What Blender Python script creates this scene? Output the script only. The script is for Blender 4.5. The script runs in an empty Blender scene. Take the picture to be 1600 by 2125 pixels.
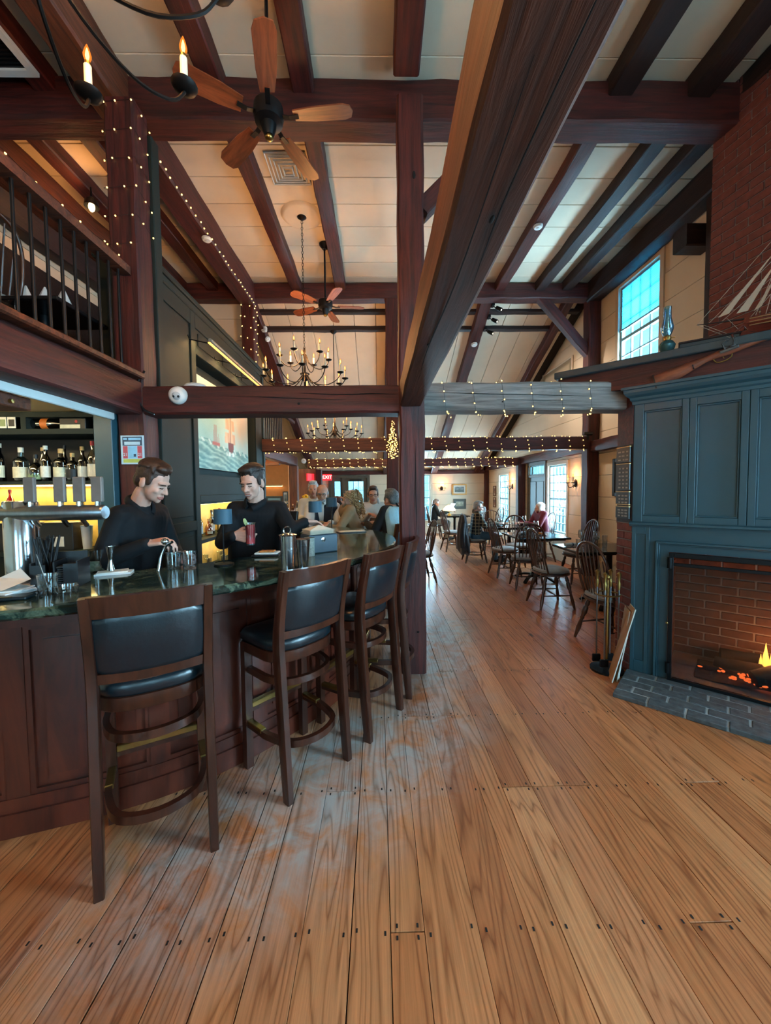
import bpy, math, random
from mathutils import Vector, Matrix
R = random.Random(7)
sc = bpy.context.scene
C = sc.collection
rad = math.radians
# ---------------------------------------------------------------- camera
cam_d = bpy.data.cameras.new('camera'); cam = bpy.data.objects.new('camera', cam_d); C.objects.link(cam)
cam_d.sensor_fit = 'HORIZONTAL'; cam_d.sensor_width = 36; cam_d.lens = 18.0
cam_d.shift_x = -0.0002; cam_d.shift_y = -0.0065; cam_d.clip_start = .02
cam.matrix_world = Matrix.Translation((0, 0, 1.5)) @ Matrix.Rotation(rad(-1.07), 4, 'Z') @ Matrix.Rotation(rad(90 - 2.6), 4, 'X') @ Matrix.Rotation(rad(-.6), 4, 'Z')
sc.camera = cam
# ---------------------------------------------------------------- world and exposure
sc.view_settings.view_transform = 'Standard'; sc.view_settings.look = 'None'
sc.view_settings.exposure = -0.5; sc.view_settings.gamma = 1; sc.view_settings.use_curve_mapping = False
sc.cycles.use_denoising = True
try:
    sc.cycles.max_bounces = 5; sc.cycles.diffuse_bounces = 3; sc.cycles.glossy_bounces = 3; sc.cycles.light_sampling_threshold = .02; sc.cycles.adaptive_threshold = .18; sc.cycles.adaptive_min_samples = 12; sc.cycles.transparent_max_bounces = 12; sc.cycles.sample_clamp_indirect = 6
    sc.cycles.caustics_reflective = False; sc.cycles.caustics_refractive = False
except Exception: pass
w = bpy.data.worlds.new('world'); sc.world = w; w.use_nodes = True
bg = w.node_tree.nodes['Background']; bg.inputs[0].default_value = (.24, .72, 1.0, 1); bg.inputs[1].default_value = 3.6
# ---------------------------------------------------------------- daylight at the windows (area lights just outside the glass), added uplights and lamps
def area(name, loc, direction, sx, sy, power, col):
    d = bpy.data.lights.new(name, 'AREA'); d.shape = 'RECTANGLE'; d.size = sx; d.size_y = sy; d.energy = power; d.color = col
    o = bpy.data.objects.new(name, d); C.objects.link(o); o.location = loc
    o.rotation_euler = Vector(direction).to_track_quat('-Z', 'Y').to_euler(); return o
def point(name, loc, power, col, r=.05):
    d = bpy.data.lights.new(name, 'POINT'); d.energy = power; d.color = col; d.shadow_soft_size = r
    o = bpy.data.objects.new(name, d); C.objects.link(o); o.location = loc; return o
DAY = (.46, .80, 1.0); WARM = (1.0, .45, .15); NICHE = (1.0, .74, .30)
area('daylight_window_near', (3.95, .35, 1.5), (-1, .0, -.1), 1.1, 1.6, 420, DAY)
area('daylight_window_rear_side', (3.95, -1.6, 1.5), (-1, 0.1, -.1), 1.2, 1.6, 360, DAY)
area('daylight_window_back_one', (1.6, -3.95, 1.6), (0, 1, -.05), 1.4, 1.8, 150, DAY)
area('daylight_window_back_two', (-1.2, -3.95, 1.6), (0, 1, -.05), 1.4, 1.8, 100, DAY)
area('daylight_window_upper', (3.95, 5.5, 3.75), (-1, -.1, .05), .8, 1.4, 220, DAY)
area('daylight_added_window', (3.95, .6, 3.75), (-1, .1, .05), .8, 1.4, 160, DAY)  # daylight for the added high window
area('daylight_window_dining', (3.95, 7.9, 1.3), (-1, 0, -.1), .8, 1.4, 600, DAY)
area('daylight_window_far', (3.95, 11.3, 1.25), (-1, 0, -.1), .8, 1.2, 500, DAY)
area('daylight_window_end', (1.35, 13.2, 1.25), (0, -1, -.1), .8, 1.3, 420, DAY)
area('added_ceiling_uplight', (5.1, 5.3, 2.2), (-1, 0, .95), 3.0, 1.4, 1600, DAY)  # added uplight outside the wall, brightens the ceiling through the high window
area('added_ceiling_uplight_near', (5.1, .6, 2.2), (-1, .1, .95), 3.0, 1.4, 1300, DAY)  # second added uplight, through the added high window
# ---------------------------------------------------------------- helpers
def srgb(h):
    h = h.lstrip('#'); o = []
    for i in (0, 2, 4):
        c = int(h[i:i+2], 16) / 255; o.append(c / 12.92 if c <= .04045 else ((c + .055) / 1.055) ** 2.4)
    return tuple(o)
class MB:
    def __init__(s): s.v = []; s.f = []
    def add(s, vs, fs, M=None):
        n = len(s.v)
        s.v += [tuple(M @ Vector(p)) for p in vs] if M is not None else [tuple(p) for p in vs]
        s.f += [tuple(n + i for i in f) for f in fs]; return s
    def box(s, a, b, M=None, c=0):
        x0, y0, z0 = (min(a[i], b[i]) for i in range(3)); x1, y1, z1 = (max(a[i], b[i]) for i in range(3))
        c = min(c, (x1-x0)*.45, (y1-y0)*.45, (z1-z0)*.45)
        if c <= 0:
            return s.add([(x0,y0,z0),(x1,y0,z0),(x1,y1,z0),(x0,y1,z0),(x0,y0,z1),(x1,y0,z1),(x1,y1,z1),(x0,y1,z1)],
                  [(0,3,2,1),(4,5,6,7),(0,1,5,4),(1,2,6,5),(2,3,7,6),(3,0,4,7)], M)
        vs = []; X = (x0, x1); Y = (y0, y1); Z = (z0, z1); sg = (1, -1)
        for k in (0, 1):
            for j in (0, 1):
                for i in (0, 1):
                    x, y, z = X[i], Y[j], Z[k]; cx, cy, cz = sg[i]*c, sg[j]*c, sg[k]*c
                    vs += [(x, y+cy, z+cz), (x+cx, y, z+cz), (x+cx, y+cy, z)]
        def ix(i, j, k, a): return (k*4 + j*2 + i)*3 + a
        fs = []
        fs.append([ix(0,0,0,0), ix(0,0,1,0), ix(0,1,1,0), ix(0,1,0,0)]); fs.append([ix(1,0,0,0), ix(1,1,0,0), ix(1,1,1,0), ix(1,0,1,0)])
        fs.append([ix(0,0,0,1), ix(1,0,0,1), ix(1,0,1,1), ix(0,0,1,1)]); fs.append([ix(0,1,0,1), ix(0,1,1,1), ix(1,1,1,1), ix(1,1,0,1)])
        fs.append([ix(0,0,0,2), ix(0,1,0,2), ix(1,1,0,2), ix(1,0,0,2)]); fs.append([ix(0,0,1,2), ix(1,0,1,2), ix(1,1,1,2), ix(0,1,1,2)])
        for j in (0, 1):
            for k in (0, 1): fs.append([ix(0,j,k,1), ix(1,j,k,1), ix(1,j,k,2), ix(0,j,k,2)])
        for i in (0, 1):
            for k in (0, 1): fs.append([ix(i,0,k,0), ix(i,1,k,0), ix(i,1,k,2), ix(i,0,k,2)])
            for j in (0, 1): fs.append([ix(i,j,0,0), ix(i,j,1,0), ix(i,j,1,1), ix(i,j,0,1)])
        for i in (0, 1):
            for j in (0, 1):
                for k in (0, 1): fs.append([ix(i,j,k,0), ix(i,j,k,1), ix(i,j,k,2)])
        ctr = Vector(((x0+x1)/2, (y0+y1)/2, (z0+z1)/2)); out = []
        for f in fs:
            p = [Vector(vs[q]) for q in f]; nn = (p[1]-p[0]).cross(p[2]-p[0])
            out.append(tuple(f) if nn.dot(sum(p, Vector())/len(p) - ctr) > 0 else tuple(reversed(f)))
        return s.add(vs, out, M)
    def loft(s, rings, closed_ends=True, M=None, loop=False):
        n = len(rings[0]); vs = [p for r in rings for p in r]; fs = []; m = len(rings)
        for a in range(m if loop else m-1):
            b = (a+1) % m
            for i in range(n):
                j = (i+1) % n; fs.append((a*n+i, a*n+j, b*n+j, b*n+i))
        if closed_ends and not loop: fs.append(tuple(reversed(range(n)))); fs.append(tuple((m-1)*n+i for i in range(n)))
        return s.add(vs, fs, M)
    def tube(s, pts, r, n=8, M=None, closed=False, flat=None):
        pts = [Vector(p) for p in pts]; m = len(pts); rs = r if isinstance(r, (list, tuple)) else [r]*m
        rings = []; up = None
        for i, p in enumerate(pts):
            if closed: t = pts[(i+1) % m] - pts[i-1]
            else: t = pts[min(i+1, m-1)] - pts[max(i-1, 0)]
            if t.length < 1e-9: t = Vector((0, 0, 1))
            t.normalize()
            if up is None:
                up = Vector((0, 0, 1)) if abs(t.z) < .9 else Vector((1, 0, 0))
            u = up - t*up.dot(t)
            if u.length < 1e-6: u = t.orthogonal()
            u.normalize(); up = u; v = t.cross(u)
            fu, fv = flat if flat else (1, 1)
            rings.append([p + u*(math.cos(2*math.pi*k/n)*rs[i]*fu) + v*(math.sin(2*math.pi*k/n)*rs[i]*fv) for k in range(n)])
        return s.loft(rings, True, M, closed)
    def bar(s, pts, wd, ht, M=None, up=(0, 0, 1), closed=False):
        pts = [Vector(p) for p in pts]; m = len(pts); rings = []; U = Vector(up)
        for i, p in enumerate(pts):
            t = (pts[(i+1) % m] - pts[i-1]) if closed else (pts[min(i+1, m-1)] - pts[max(i-1, 0)])
            t.normalize(); u = U - t*U.dot(t); u.normalize(); v = t.cross(u)
            rings.append([p + v*(a*wd/2) + u*(b*ht/2) for a, b in ((-1,-1),(1,-1),(1,1),(-1,1))])
        return s.loft(rings, True, M, closed)
    def lathe(s, prof, n=16, M=None):
        rings = [[(r*math.cos(2*math.pi*k/n), r*math.sin(2*math.pi*k/n), z) for k in range(n)] for r, z in prof]
        return s.loft(rings, True, M)
    def ell(s, c, r, nu=12, nv=8, M=None):
        c = Vector(c); r = (r, r, r) if not isinstance(r, (tuple, list)) else r
        rings = []
        for j in range(nv+1):
            a = -math.pi/2 + math.pi*j/nv; a = max(min(a, math.pi/2-.02), -math.pi/2+.02)
            rings.append([(c.x + r[0]*math.cos(a)*math.cos(2*math.pi*k/nu), c.y + r[1]*math.cos(a)*math.sin(2*math.pi*k/nu), c.z + r[2]*math.sin(a)) for k in range(nu)])
        return s.loft(rings, True, M)
    def cap(s, a, b, ra, rb, n=10, M=None):
        a = Vector(a); b = Vector(b); d = b-a; L = d.length
        if L < 1e-6: return s.ell(a, max(ra, rb), n, 6, M)
        t = d/L; pts = []; rs = []
        for q in (-1, -.7, -.35): pts.append(a + t*(q*ra)); rs.append(ra*math.sqrt(max(.01, 1-q*q)))
        for q in (0, .5, 1): pts.append(a + d*q); rs.append(ra + (rb-ra)*q)
        for q in (.35, .7, 1): pts.append(b + t*(q*rb)); rs.append(rb*math.sqrt(max(.01, 1-q*q)))
        return s.tube(pts, rs, n, M)
    def prism(s, poly, z0, z1, M=None):
        n = len(poly); vs = [(x, y, z0) for x, y in poly] + [(x, y, z1) for x, y in poly]
        fs = [tuple(reversed(range(n))), tuple(range(n, 2*n))] + [(i, (i+1) % n, n+(i+1) % n, n+i) for i in range(n)]
        return s.add(vs, fs, M)
    def mesh(s, name, smooth=0):
        me = bpy.data.meshes.new(name); me.from_pydata(s.v, [], s.f); me.update()
        import bmesh
        bm = bmesh.new(); bm.from_mesh(me); bmesh.ops.recalc_face_normals(bm, faces=bm.faces); bm.to_mesh(me); bm.free()
        if smooth:
            me.polygons.foreach_set('use_smooth', [True]*len(me.polygons))
            try: me.set_sharp_from_angle(angle=rad(smooth))
            except Exception: pass
        return me
    def build(s, name, mat, parent=None, smooth=0, M=None):
        return link(name, s.mesh(name, smooth), mat, parent, M)
def link(name, me, mat, parent=None, M=None):
    o = bpy.data.objects.new(name, me); C.objects.link(o)
    if mat is not None and not me.materials: me.materials.append(MAT[mat] if isinstance(mat, str) else mat)
    if parent is not None: o.parent = parent
    if M is not None: o.matrix_basis = M
    return o
def tag(o, label=None, cat=None, group=None, kind=None):
    if label: o['label'] = label
    if cat: o['category'] = cat
    if group: o['group'] = group
    if kind: o['kind'] = kind
    return o
def thing(name, label, cat, loc=(0, 0, 0), rz=0, group=None, M=None):
    o = bpy.data.objects.new(name, None); C.objects.link(o); o.empty_display_size = .1
    o.matrix_basis = M if M is not None else Matrix.Translation(loc) @ Matrix.Rotation(rz, 4, 'Z')
    return tag(o, label, cat, group)
def dup(root, label, loc=None, rz=None, group=None, M=None, skip=()):
    r = root.copy(); C.objects.link(r); r['label'] = label
    if group: r['group'] = group
    if M is not None: r.matrix_basis = M
    elif loc is not None: r.matrix_basis = Matrix.Translation(loc) @ Matrix.Rotation(rz or 0, 4, 'Z')
    for ch in list(root.children):
        if ch.name.split('.')[0] in skip: continue
        c = ch.copy(); C.objects.link(c); c.parent = r
        for g in list(ch.children):
            e = g.copy(); C.objects.link(e); e.parent = c
    return r
def T(x, y, z): return Matrix.Translation((x, y, z))
def RX(a): return Matrix.Rotation(a, 4, 'X')
def RY(a): return Matrix.Rotation(a, 4, 'Y')
def RZ(a): return Matrix.Rotation(a, 4, 'Z')
def aim(p, d, up=(0, 0, 1)):            # matrix with local +Z along d
    d = Vector(d).normalized(); u = Vector(up); u = u - d*u.dot(d)
    if u.length < 1e-5: u = d.orthogonal()
    u.normalize(); x = u.cross(d)
    return Matrix(((x.x, u.x, d.x, p[0]), (x.y, u.y, d.y, p[1]), (x.z, u.z, d.z, p[2]), (0, 0, 0, 1)))
def spline(pts, per=8, closed=False):   # Catmull-Rom
    P = [Vector(p) for p in pts]; n = len(P); out = []
    for i in range(n if closed else n-1):
        if closed: p0, p1, p2, p3 = P[i-1], P[i], P[(i+1) % n], P[(i+2) % n]
        else: p0, p1, p2, p3 = P[max(i-1, 0)], P[i], P[i+1], P[min(i+2, n-1)]
        for k in range(per):
            t = k/per; out.append(.5*((2*p1) + (p2-p0)*t + (2*p0-5*p1+4*p2-p3)*t*t + (-p0+3*p1-3*p2+p3)*t**3))
    if not closed: out.append(P[-1])
    return out
# ---------------------------------------------------------------- materials
MAT = {}
def nt(name):
    m = bpy.data.materials.new(name); m.use_nodes = True; MAT[name] = m
    t = m.node_tree; return m, t, t.nodes['Principled BSDF']
def N(t, kind, **kw):
    n = t.nodes.new('ShaderNode' + kind)
    for k, v in kw.items(): setattr(n, k, v)
    return n
def setin(n, **kw):
    for k, v in kw.items(): n.inputs[k.replace('_', ' ')].default_value = v
def coords(t, scale, use='Object', rnd=False):
    tc = N(t, 'TexCoord'); mp = N(t, 'Mapping'); mp.inputs['Scale'].default_value = scale
    t.links.new(tc.outputs[use], mp.inputs['Vector'])
    if rnd:
        oi = N(t, 'ObjectInfo'); mu = N(t, 'Math', operation='MULTIPLY'); mu.inputs[1].default_value = 37
        t.links.new(oi.outputs['Random'], mu.inputs[0]); cb = N(t, 'CombineXYZ')
        t.links.new(mu.outputs[0], cb.inputs[0]); t.links.new(mu.outputs[0], cb.inputs[1]); t.links.new(cb.outputs[0], mp.inputs['Location'])
    return mp.outputs['Vector']
def c4(c, k=1): return (min(c[0]*k, 1), min(c[1]*k, 1), min(c[2]*k, 1), 1)
def ramp(t, fac, stops):
    r = N(t, 'ValToRGB'); e = r.color_ramp.elements
    while len(e) < len(stops): e.new(.5)
    for i, (p, c) in enumerate(stops): e[i].position = p; e[i].color = c
    t.links.new(fac, r.inputs[0]); return r.outputs['Color']
def mix(t, fac, a, b, mode='MIX'):
    m = N(t, 'Mix', data_type='RGBA', blend_type=mode)
    for s, v in ((0, fac), (6, a), (7, b)):
        if hasattr(v, 'is_output'): t.links.new(v, m.inputs[s])
        else: m.inputs[s].default_value = v
    return m.outputs[2]
def mk(name, col, rough=.5, metal=0, var=.18, scale=(9, 9, 9), bump=0, spec=.5, coat=0, rnd=False, detail=4, sheen=0):
    m, t, b = nt(name); col = srgb(col) if isinstance(col, str) else col
    v = coords(t, scale, rnd=rnd); nz = N(t, 'TexNoise'); setin(nz, Scale=1, Detail=detail, Roughness=.6); t.links.new(v, nz.inputs['Vector'])
    cl = ramp(t, nz.outputs['Fac'], [(.3, c4(col, 1-var)), (.72, c4(col, 1+var))])
    t.links.new(cl, b.inputs['Base Color']); setin(b, Roughness=rough, Metallic=metal)
    b.inputs['Specular IOR Level'].default_value = spec; b.inputs['Coat Weight'].default_value = coat; b.inputs['Sheen Weight'].default_value = sheen
    if bump:
        bp = N(t, 'Bump'); bp.inputs['Strength'].default_value = bump; bp.inputs['Distance'].default_value = .01
        t.links.new(nz.outputs['Fac'], bp.inputs['Height']); t.links.new(bp.outputs[0], b.inputs['Normal'])
    return m
def wood(name, dark, light, scale=(2.2, 30, 30), rough=.45, bump=.25, rnd=True, coat=0, spec=.5, spread=.25):
    m, t, b = nt(name); dark = srgb(dark) if isinstance(dark, str) else dark; light = srgb(light) if isinstance(light, str) else light
    v = coords(t, scale, rnd=rnd); nz = N(t, 'TexNoise'); setin(nz, Scale=1, Detail=6, Roughness=.65, Distortion=.6); t.links.new(v, nz.inputs['Vector'])
    v2 = coords(t, tuple(s*.16 for s in scale), rnd=rnd); n2 = N(t, 'TexNoise'); setin(n2, Scale=1, Detail=3); t.links.new(v2, n2.inputs['Vector'])
    c1 = ramp(t, nz.outputs['Fac'], [(.32, c4(dark)), (.68, c4(light))])
    c2 = ramp(t, n2.outputs['Fac'], [(.3, (1-spread, 1-spread, 1-spread, 1)), (.7, (1+spread, 1+spread, 1+spread, 1))])
    cl = mix(t, 1, c1, c2, 'MULTIPLY'); t.links.new(cl, b.inputs['Base Color'])
    setin(b, Roughness=rough); b.inputs['Coat Weight'].default_value = coat; b.inputs['Specular IOR Level'].default_value = spec
    if bump:
        bp = N(t, 'Bump'); bp.inputs['Strength'].default_value = bump; bp.inputs['Distance'].default_value = .008
        t.links.new(nz.outputs['Fac'], bp.inputs['Height']); t.links.new(bp.outputs[0], b.inputs['Normal'])
    return m
def glow(name, col, strength):
    m, t, b = nt(name); col = srgb(col) if isinstance(col, str) else col
    setin(b, Base_Color=c4(col), Roughness=.5); b.inputs['Emission Color'].default_value = c4(col); b.inputs['Emission Strength'].default_value = strength
    try: m.cycles.emission_sampling = 'NONE'
    except Exception: pass
    return m
def glass(name, tint, gloss=.1, rough=.02):
    m = bpy.data.materials.new(name); m.use_nodes = True; MAT[name] = m; t = m.node_tree; t.nodes.clear()
    o = N(t, 'OutputMaterial'); tr = N(t, 'BsdfTransparent'); tr.inputs[0].default_value = c4(srgb(tint) if isinstance(tint, str) else tint)
    gl = N(t, 'BsdfGlossy'); gl.inputs['Roughness'].default_value = rough; lw = N(t, 'LayerWeight'); lw.inputs[0].default_value = .35
    mp = N(t, 'MapRange'); t.links.new(lw.outputs['Facing'], mp.inputs[0]); mp.inputs[3].default_value = gloss; mp.inputs[4].default_value = min(gloss*6, .8)
    ms = N(t, 'MixShader'); t.links.new(mp.outputs[0], ms.inputs[0]); t.links.new(tr.outputs[0], ms.inputs[1]); t.links.new(gl.outputs[0], ms.inputs[2]); t.links.new(ms.outputs[0], o.inputs[0]); return m
def attr_mat(name, rough=.5):
    m, t, b = nt(name); a = N(t, 'Attribute'); a.attribute_name = 'paint'; nz = N(t, 'TexNoise'); setin(nz, Scale=90, Detail=3)
    t.links.new(mix(t, .10, a.outputs['Color'], nz.outputs['Fac'], 'OVERLAY'), b.inputs['Base Color']); setin(b, Roughness=rough); return m
wood('timber', '#270b09', '#561d17', rough=.6, bump=.5)
wood('timber_warm', '#381b10', '#6e381f', rough=.6, bump=.5)
wood('timber_grey', '#57524f', '#8d8884', rough=.75, bump=.5)
wood('timber_dark', '#170d0d', '#2e1a18', rough=.65, bump=.5)
mk('ceiling_board', '#dccbb2', .75, var=.06, scale=(1.5, 1.5, 1.5), bump=.08)
mk('wall_board', '#dccab0', .75, var=.05, scale=(1.2, 1.2, 1.2), bump=.05)
mk('seam', '#2b2118', .9)
mk('green_paint', '#242c29', .68, var=.07, scale=(4, 4, 4), bump=.04, spec=.2)
mk('green_daylit_paint', '#2b4d59', .42, var=.08, scale=(3, 3, 3), bump=.05)  # the green paint again, blue daylight mixed into its colour
mk('cream_paint', '#d8c49a', .7, var=.05)
mk('white_paint', '#d8dcdb', .5, var=.04)
mk('black_metal', '#15171a', .45, metal=.6)
mk('iron', '#1c1613', .5, metal=.7)
mk('brass', '#a58a52', .28, metal=1, var=.15)
mk('steel', '#c4c8cc', .16, metal=1, var=.05)
mk('steel_brushed', '#9aa0a6', .32, metal=1, var=.1, scale=(60, 60, 4))
mk('white_plastic', '#e2e4e2', .4, var=.03)
mk('black_plastic', '#121316', .4, var=.2)
mk('leather', '#0d1a20', .3, var=.2, scale=(60, 60, 60), bump=.08, spec=.6)
wood('stool_wood', '#25100a', '#472114', scale=(20, 20, 3), rough=.3, bump=.06, coat=.35)
wood('bar_wood', '#3a140c', '#622717', scale=(9, 9, 1.6), rough=.34, bump=.06, coat=.3, spread=.15)
wood('chair_wood', '#2e1a12', '#5e3a28', scale=(14, 14, 4), rough=.32, bump=.05, coat=.3)
wood('black_table', '#0c0b0c', '#1d1a1a', scale=(3, 20, 20), rough=.22, bump=.03)
mk('cushion', '#8d8881', .85, var=.08, scale=(25, 25, 25), bump=.15, sheen=.3)
mk('red_wood', '#5a2a1c', .4)
glass('window_glass', (.95, .98, 1.0), .05)
glass('clear_glass', (.93, .96, .97), .13)
glow('bulb_glow', (1.0, .42, .10), 5)
glow('bulb_core', (1.0, .62, .25), 14)
glow('string_glow', (1.0, .66, .20), 5)
def shell(name, col, e, a):
    m = bpy.data.materials.new(name); m.use_nodes = True; MAT[name] = m; t = m.node_tree; t.nodes.clear()
    o = N(t, 'OutputMaterial'); tr = N(t, 'BsdfTransparent'); tr.inputs[0].default_value = (1, .75, .45, 1); em = N(t, 'Emission'); em.inputs[0].default_value = c4(col); em.inputs[1].default_value = e; ms = N(t, 'MixShader'); ms.inputs[0].default_value = a
    t.links.new(tr.outputs[0], ms.inputs[1]); t.links.new(em.outputs[0], ms.inputs[2]); t.links.new(ms.outputs[0], o.inputs[0])
    try: m.cycles.emission_sampling = 'NONE'
    except Exception: pass
shell('bulb_shell', (1.0, .30, .04), 1.9, .5)
mk('candle_tube', '#e6cfae', .6)
# ================================================================ THE SETTING
# ---- floor boards
def floor_material():
    m, t, b = nt('floor_plank'); L = t.links
    tc = N(t, 'TexCoord'); oi = N(t, 'ObjectInfo')
    ro = N(t, 'Math', operation='MULTIPLY'); ro.inputs[1].default_value = 53; L.new(oi.outputs['Random'], ro.inputs[0])
    cb = N(t, 'CombineXYZ'); L.new(ro.outputs[0], cb.inputs[0]); L.new(ro.outputs[0], cb.inputs[1])
    ad = N(t, 'VectorMath', operation='ADD'); L.new(tc.outputs['Object'], ad.inputs[0]); L.new(cb.outputs[0], ad.inputs[1])
    def mapped(s):
        mp = N(t, 'Mapping'); mp.inputs['Scale'].default_value = s; L.new(ad.outputs[0], mp.inputs['Vector']); return mp.outputs[0]
    big = N(t, 'TexNoise'); setin(big, Scale=1, Detail=2, Roughness=.5, Distortion=.3); L.new(mapped((6.5, .42, 1)), big.inputs['Vector'])
    mu = N(t, 'Math', operation='MULTIPLY'); mu.inputs[1].default_value = 17; L.new(big.outputs['Fac'], mu.inputs[0])
    fr = N(t, 'Math', operation='PINGPONG'); fr.inputs[1].default_value = .5; L.new(mu.outputs[0], fr.inputs[0])
    rings = ramp(t, fr.outputs[0], [(.0, (.58, .49, .43, 1)), (.10, (.82, .78, .75, 1)), (.28, (1, 1, 1, 1))])
    fine = N(t, 'TexNoise'); setin(fine, Scale=1, Detail=5, Roughness=.7); L.new(mapped((95, 2.2, 1)), fine.inputs['Vector'])
    fc = ramp(t, fine.outputs['Fac'], [(.3, (.70, .67, .64, 1)), (.65, (1.1, 1.08, 1.06, 1))])
    base = ramp(t, oi.outputs['Random'], [(0, c4(srgb('#a5633c'))), (.35, c4(srgb('#b87346'))), (.7, c4(srgb('#c68558'))), (1, c4(srgb('#ae6d48')))])
    col = mix(t, 1, mix(t, 1, base, rings, 'MULTIPLY'), fc, 'MULTIPLY')
    # knots
    vo = N(t, 'TexVoronoi'); setin(vo, Scale=1, Randomness=1); L.new(mapped((3.4, 1.15, 1)), vo.inputs['Vector'])
    kn = ramp(t, vo.outputs['Distance'], [(.035, (1, 1, 1, 1)), (.075, (0, 0, 0, 1))])
    col = mix(t, kn, col, c4(srgb('#3a2318')))
    # grey wear at the stools and further out, with bluish light sheen painted in
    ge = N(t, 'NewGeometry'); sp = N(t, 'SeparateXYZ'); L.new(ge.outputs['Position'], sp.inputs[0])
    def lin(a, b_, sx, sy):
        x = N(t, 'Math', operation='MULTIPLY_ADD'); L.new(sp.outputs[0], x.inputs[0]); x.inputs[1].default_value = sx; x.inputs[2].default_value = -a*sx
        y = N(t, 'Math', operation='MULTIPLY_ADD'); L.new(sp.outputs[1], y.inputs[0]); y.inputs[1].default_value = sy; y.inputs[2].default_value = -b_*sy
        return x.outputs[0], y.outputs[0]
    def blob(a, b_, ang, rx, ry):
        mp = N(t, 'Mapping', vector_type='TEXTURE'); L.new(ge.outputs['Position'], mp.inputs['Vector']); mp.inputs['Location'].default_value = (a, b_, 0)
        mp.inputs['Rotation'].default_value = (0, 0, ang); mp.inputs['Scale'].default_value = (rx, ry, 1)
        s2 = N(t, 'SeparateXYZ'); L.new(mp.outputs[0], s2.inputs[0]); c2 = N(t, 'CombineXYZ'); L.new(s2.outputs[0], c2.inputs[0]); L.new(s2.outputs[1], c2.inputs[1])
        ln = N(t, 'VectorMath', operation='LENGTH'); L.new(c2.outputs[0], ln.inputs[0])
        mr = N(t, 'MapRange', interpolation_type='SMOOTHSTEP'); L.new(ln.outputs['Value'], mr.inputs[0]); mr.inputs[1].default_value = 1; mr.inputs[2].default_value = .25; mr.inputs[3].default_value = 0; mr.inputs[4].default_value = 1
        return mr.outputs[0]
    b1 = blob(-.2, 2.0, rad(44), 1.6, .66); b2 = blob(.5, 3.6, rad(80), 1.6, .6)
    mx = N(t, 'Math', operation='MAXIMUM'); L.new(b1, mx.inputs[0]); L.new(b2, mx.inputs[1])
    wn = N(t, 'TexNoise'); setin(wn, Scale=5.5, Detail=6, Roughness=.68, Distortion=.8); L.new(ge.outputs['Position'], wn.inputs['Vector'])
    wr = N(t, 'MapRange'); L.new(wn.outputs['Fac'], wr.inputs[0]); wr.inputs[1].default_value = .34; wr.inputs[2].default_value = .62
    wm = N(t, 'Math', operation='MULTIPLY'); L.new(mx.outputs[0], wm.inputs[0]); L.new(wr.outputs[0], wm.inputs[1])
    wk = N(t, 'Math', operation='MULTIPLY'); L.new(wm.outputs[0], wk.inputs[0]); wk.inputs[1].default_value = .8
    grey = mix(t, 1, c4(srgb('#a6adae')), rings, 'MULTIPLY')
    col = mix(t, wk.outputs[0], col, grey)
    L.new(col, b.inputs['Base Color'])
    rr = N(t, 'MapRange'); L.new(wn.outputs['Fac'], rr.inputs[0]); rr.inputs[3].default_value = .28; rr.inputs[4].default_value = .46; L.new(rr.outputs[0], b.inputs['Roughness'])
    b.inputs['Specular IOR Level'].default_value = .45
    bp = N(t, 'Bump'); bp.inputs['Strength'].default_value = .12; bp.inputs['Distance'].default_value = .004; L.new(fine.outputs['Fac'], bp.inputs['Height']); L.new(bp.outputs[0], b.inputs['Normal'])
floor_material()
mk('subfloor', '#3b2617', .8)
mk('nail_black', '#17110e', .6)
fl = tag(MB().box((-4.6, -3.7, -.2), (3.8, 13.1, -.022)).build('floor', 'subfloor'), kind='structure')
ROW = [1.24 + .62*k for k in range(-4, 19)]
x = -2.35; nails = MB(); fr = random.Random(3)
while x < 3.66:
    wd = fr.choice((.115, .135, .15, .165, .185)); x1 = min(x + wd, 3.69)
    k = 0; y0 = -1.3
    k = fr.choice((1, 2, 3, 4, 5, 6, 7))
    cuts = [y0]
    while k < len(ROW): cuts.append(ROW[k]); k += fr.choice((4, 5, 6, 7, 8))
    cuts.append(12.93)
    for a, b_ in zip(cuts, cuts[1:]):
        if b_ - a < .25: continue
        g = fr.choice((.0010, .0013, .0016, .0034))
        dz = fr.uniform(-.0008, .0008)
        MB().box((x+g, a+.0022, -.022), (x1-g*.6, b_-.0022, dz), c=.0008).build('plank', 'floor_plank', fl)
        for yy in (a+.018, b_-.018):
            for xx in (x+.022, x1-.022):
                if yy > -.5: nails.add([(xx-.0035, yy-.007, .0012), (xx+.0035, yy-.007, .0012), (xx+.0035, yy+.007, .0012), (xx-.0035, yy+.007, .0012)], [(0, 1, 2, 3)])
    for yy in ROW:
        if yy < .4 or min(abs(yy-c) for c in cuts) < .1: continue
        for xx in (x+.022, x1-.022):
            q = xx + fr.uniform(-.004, .004); r2 = yy + fr.uniform(-.012, .012)
            nails.add([(q-.0035, r2-.007, .0012), (q+.0035, r2-.007, .0012), (q+.0035, r2+.007, .0012), (q-.0035, r2+.007, .0012)], [(0, 1, 2, 3)])
    x = x1
tag(nails.build('nail_heads', 'nail_black', fl), kind='stuff')
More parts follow.
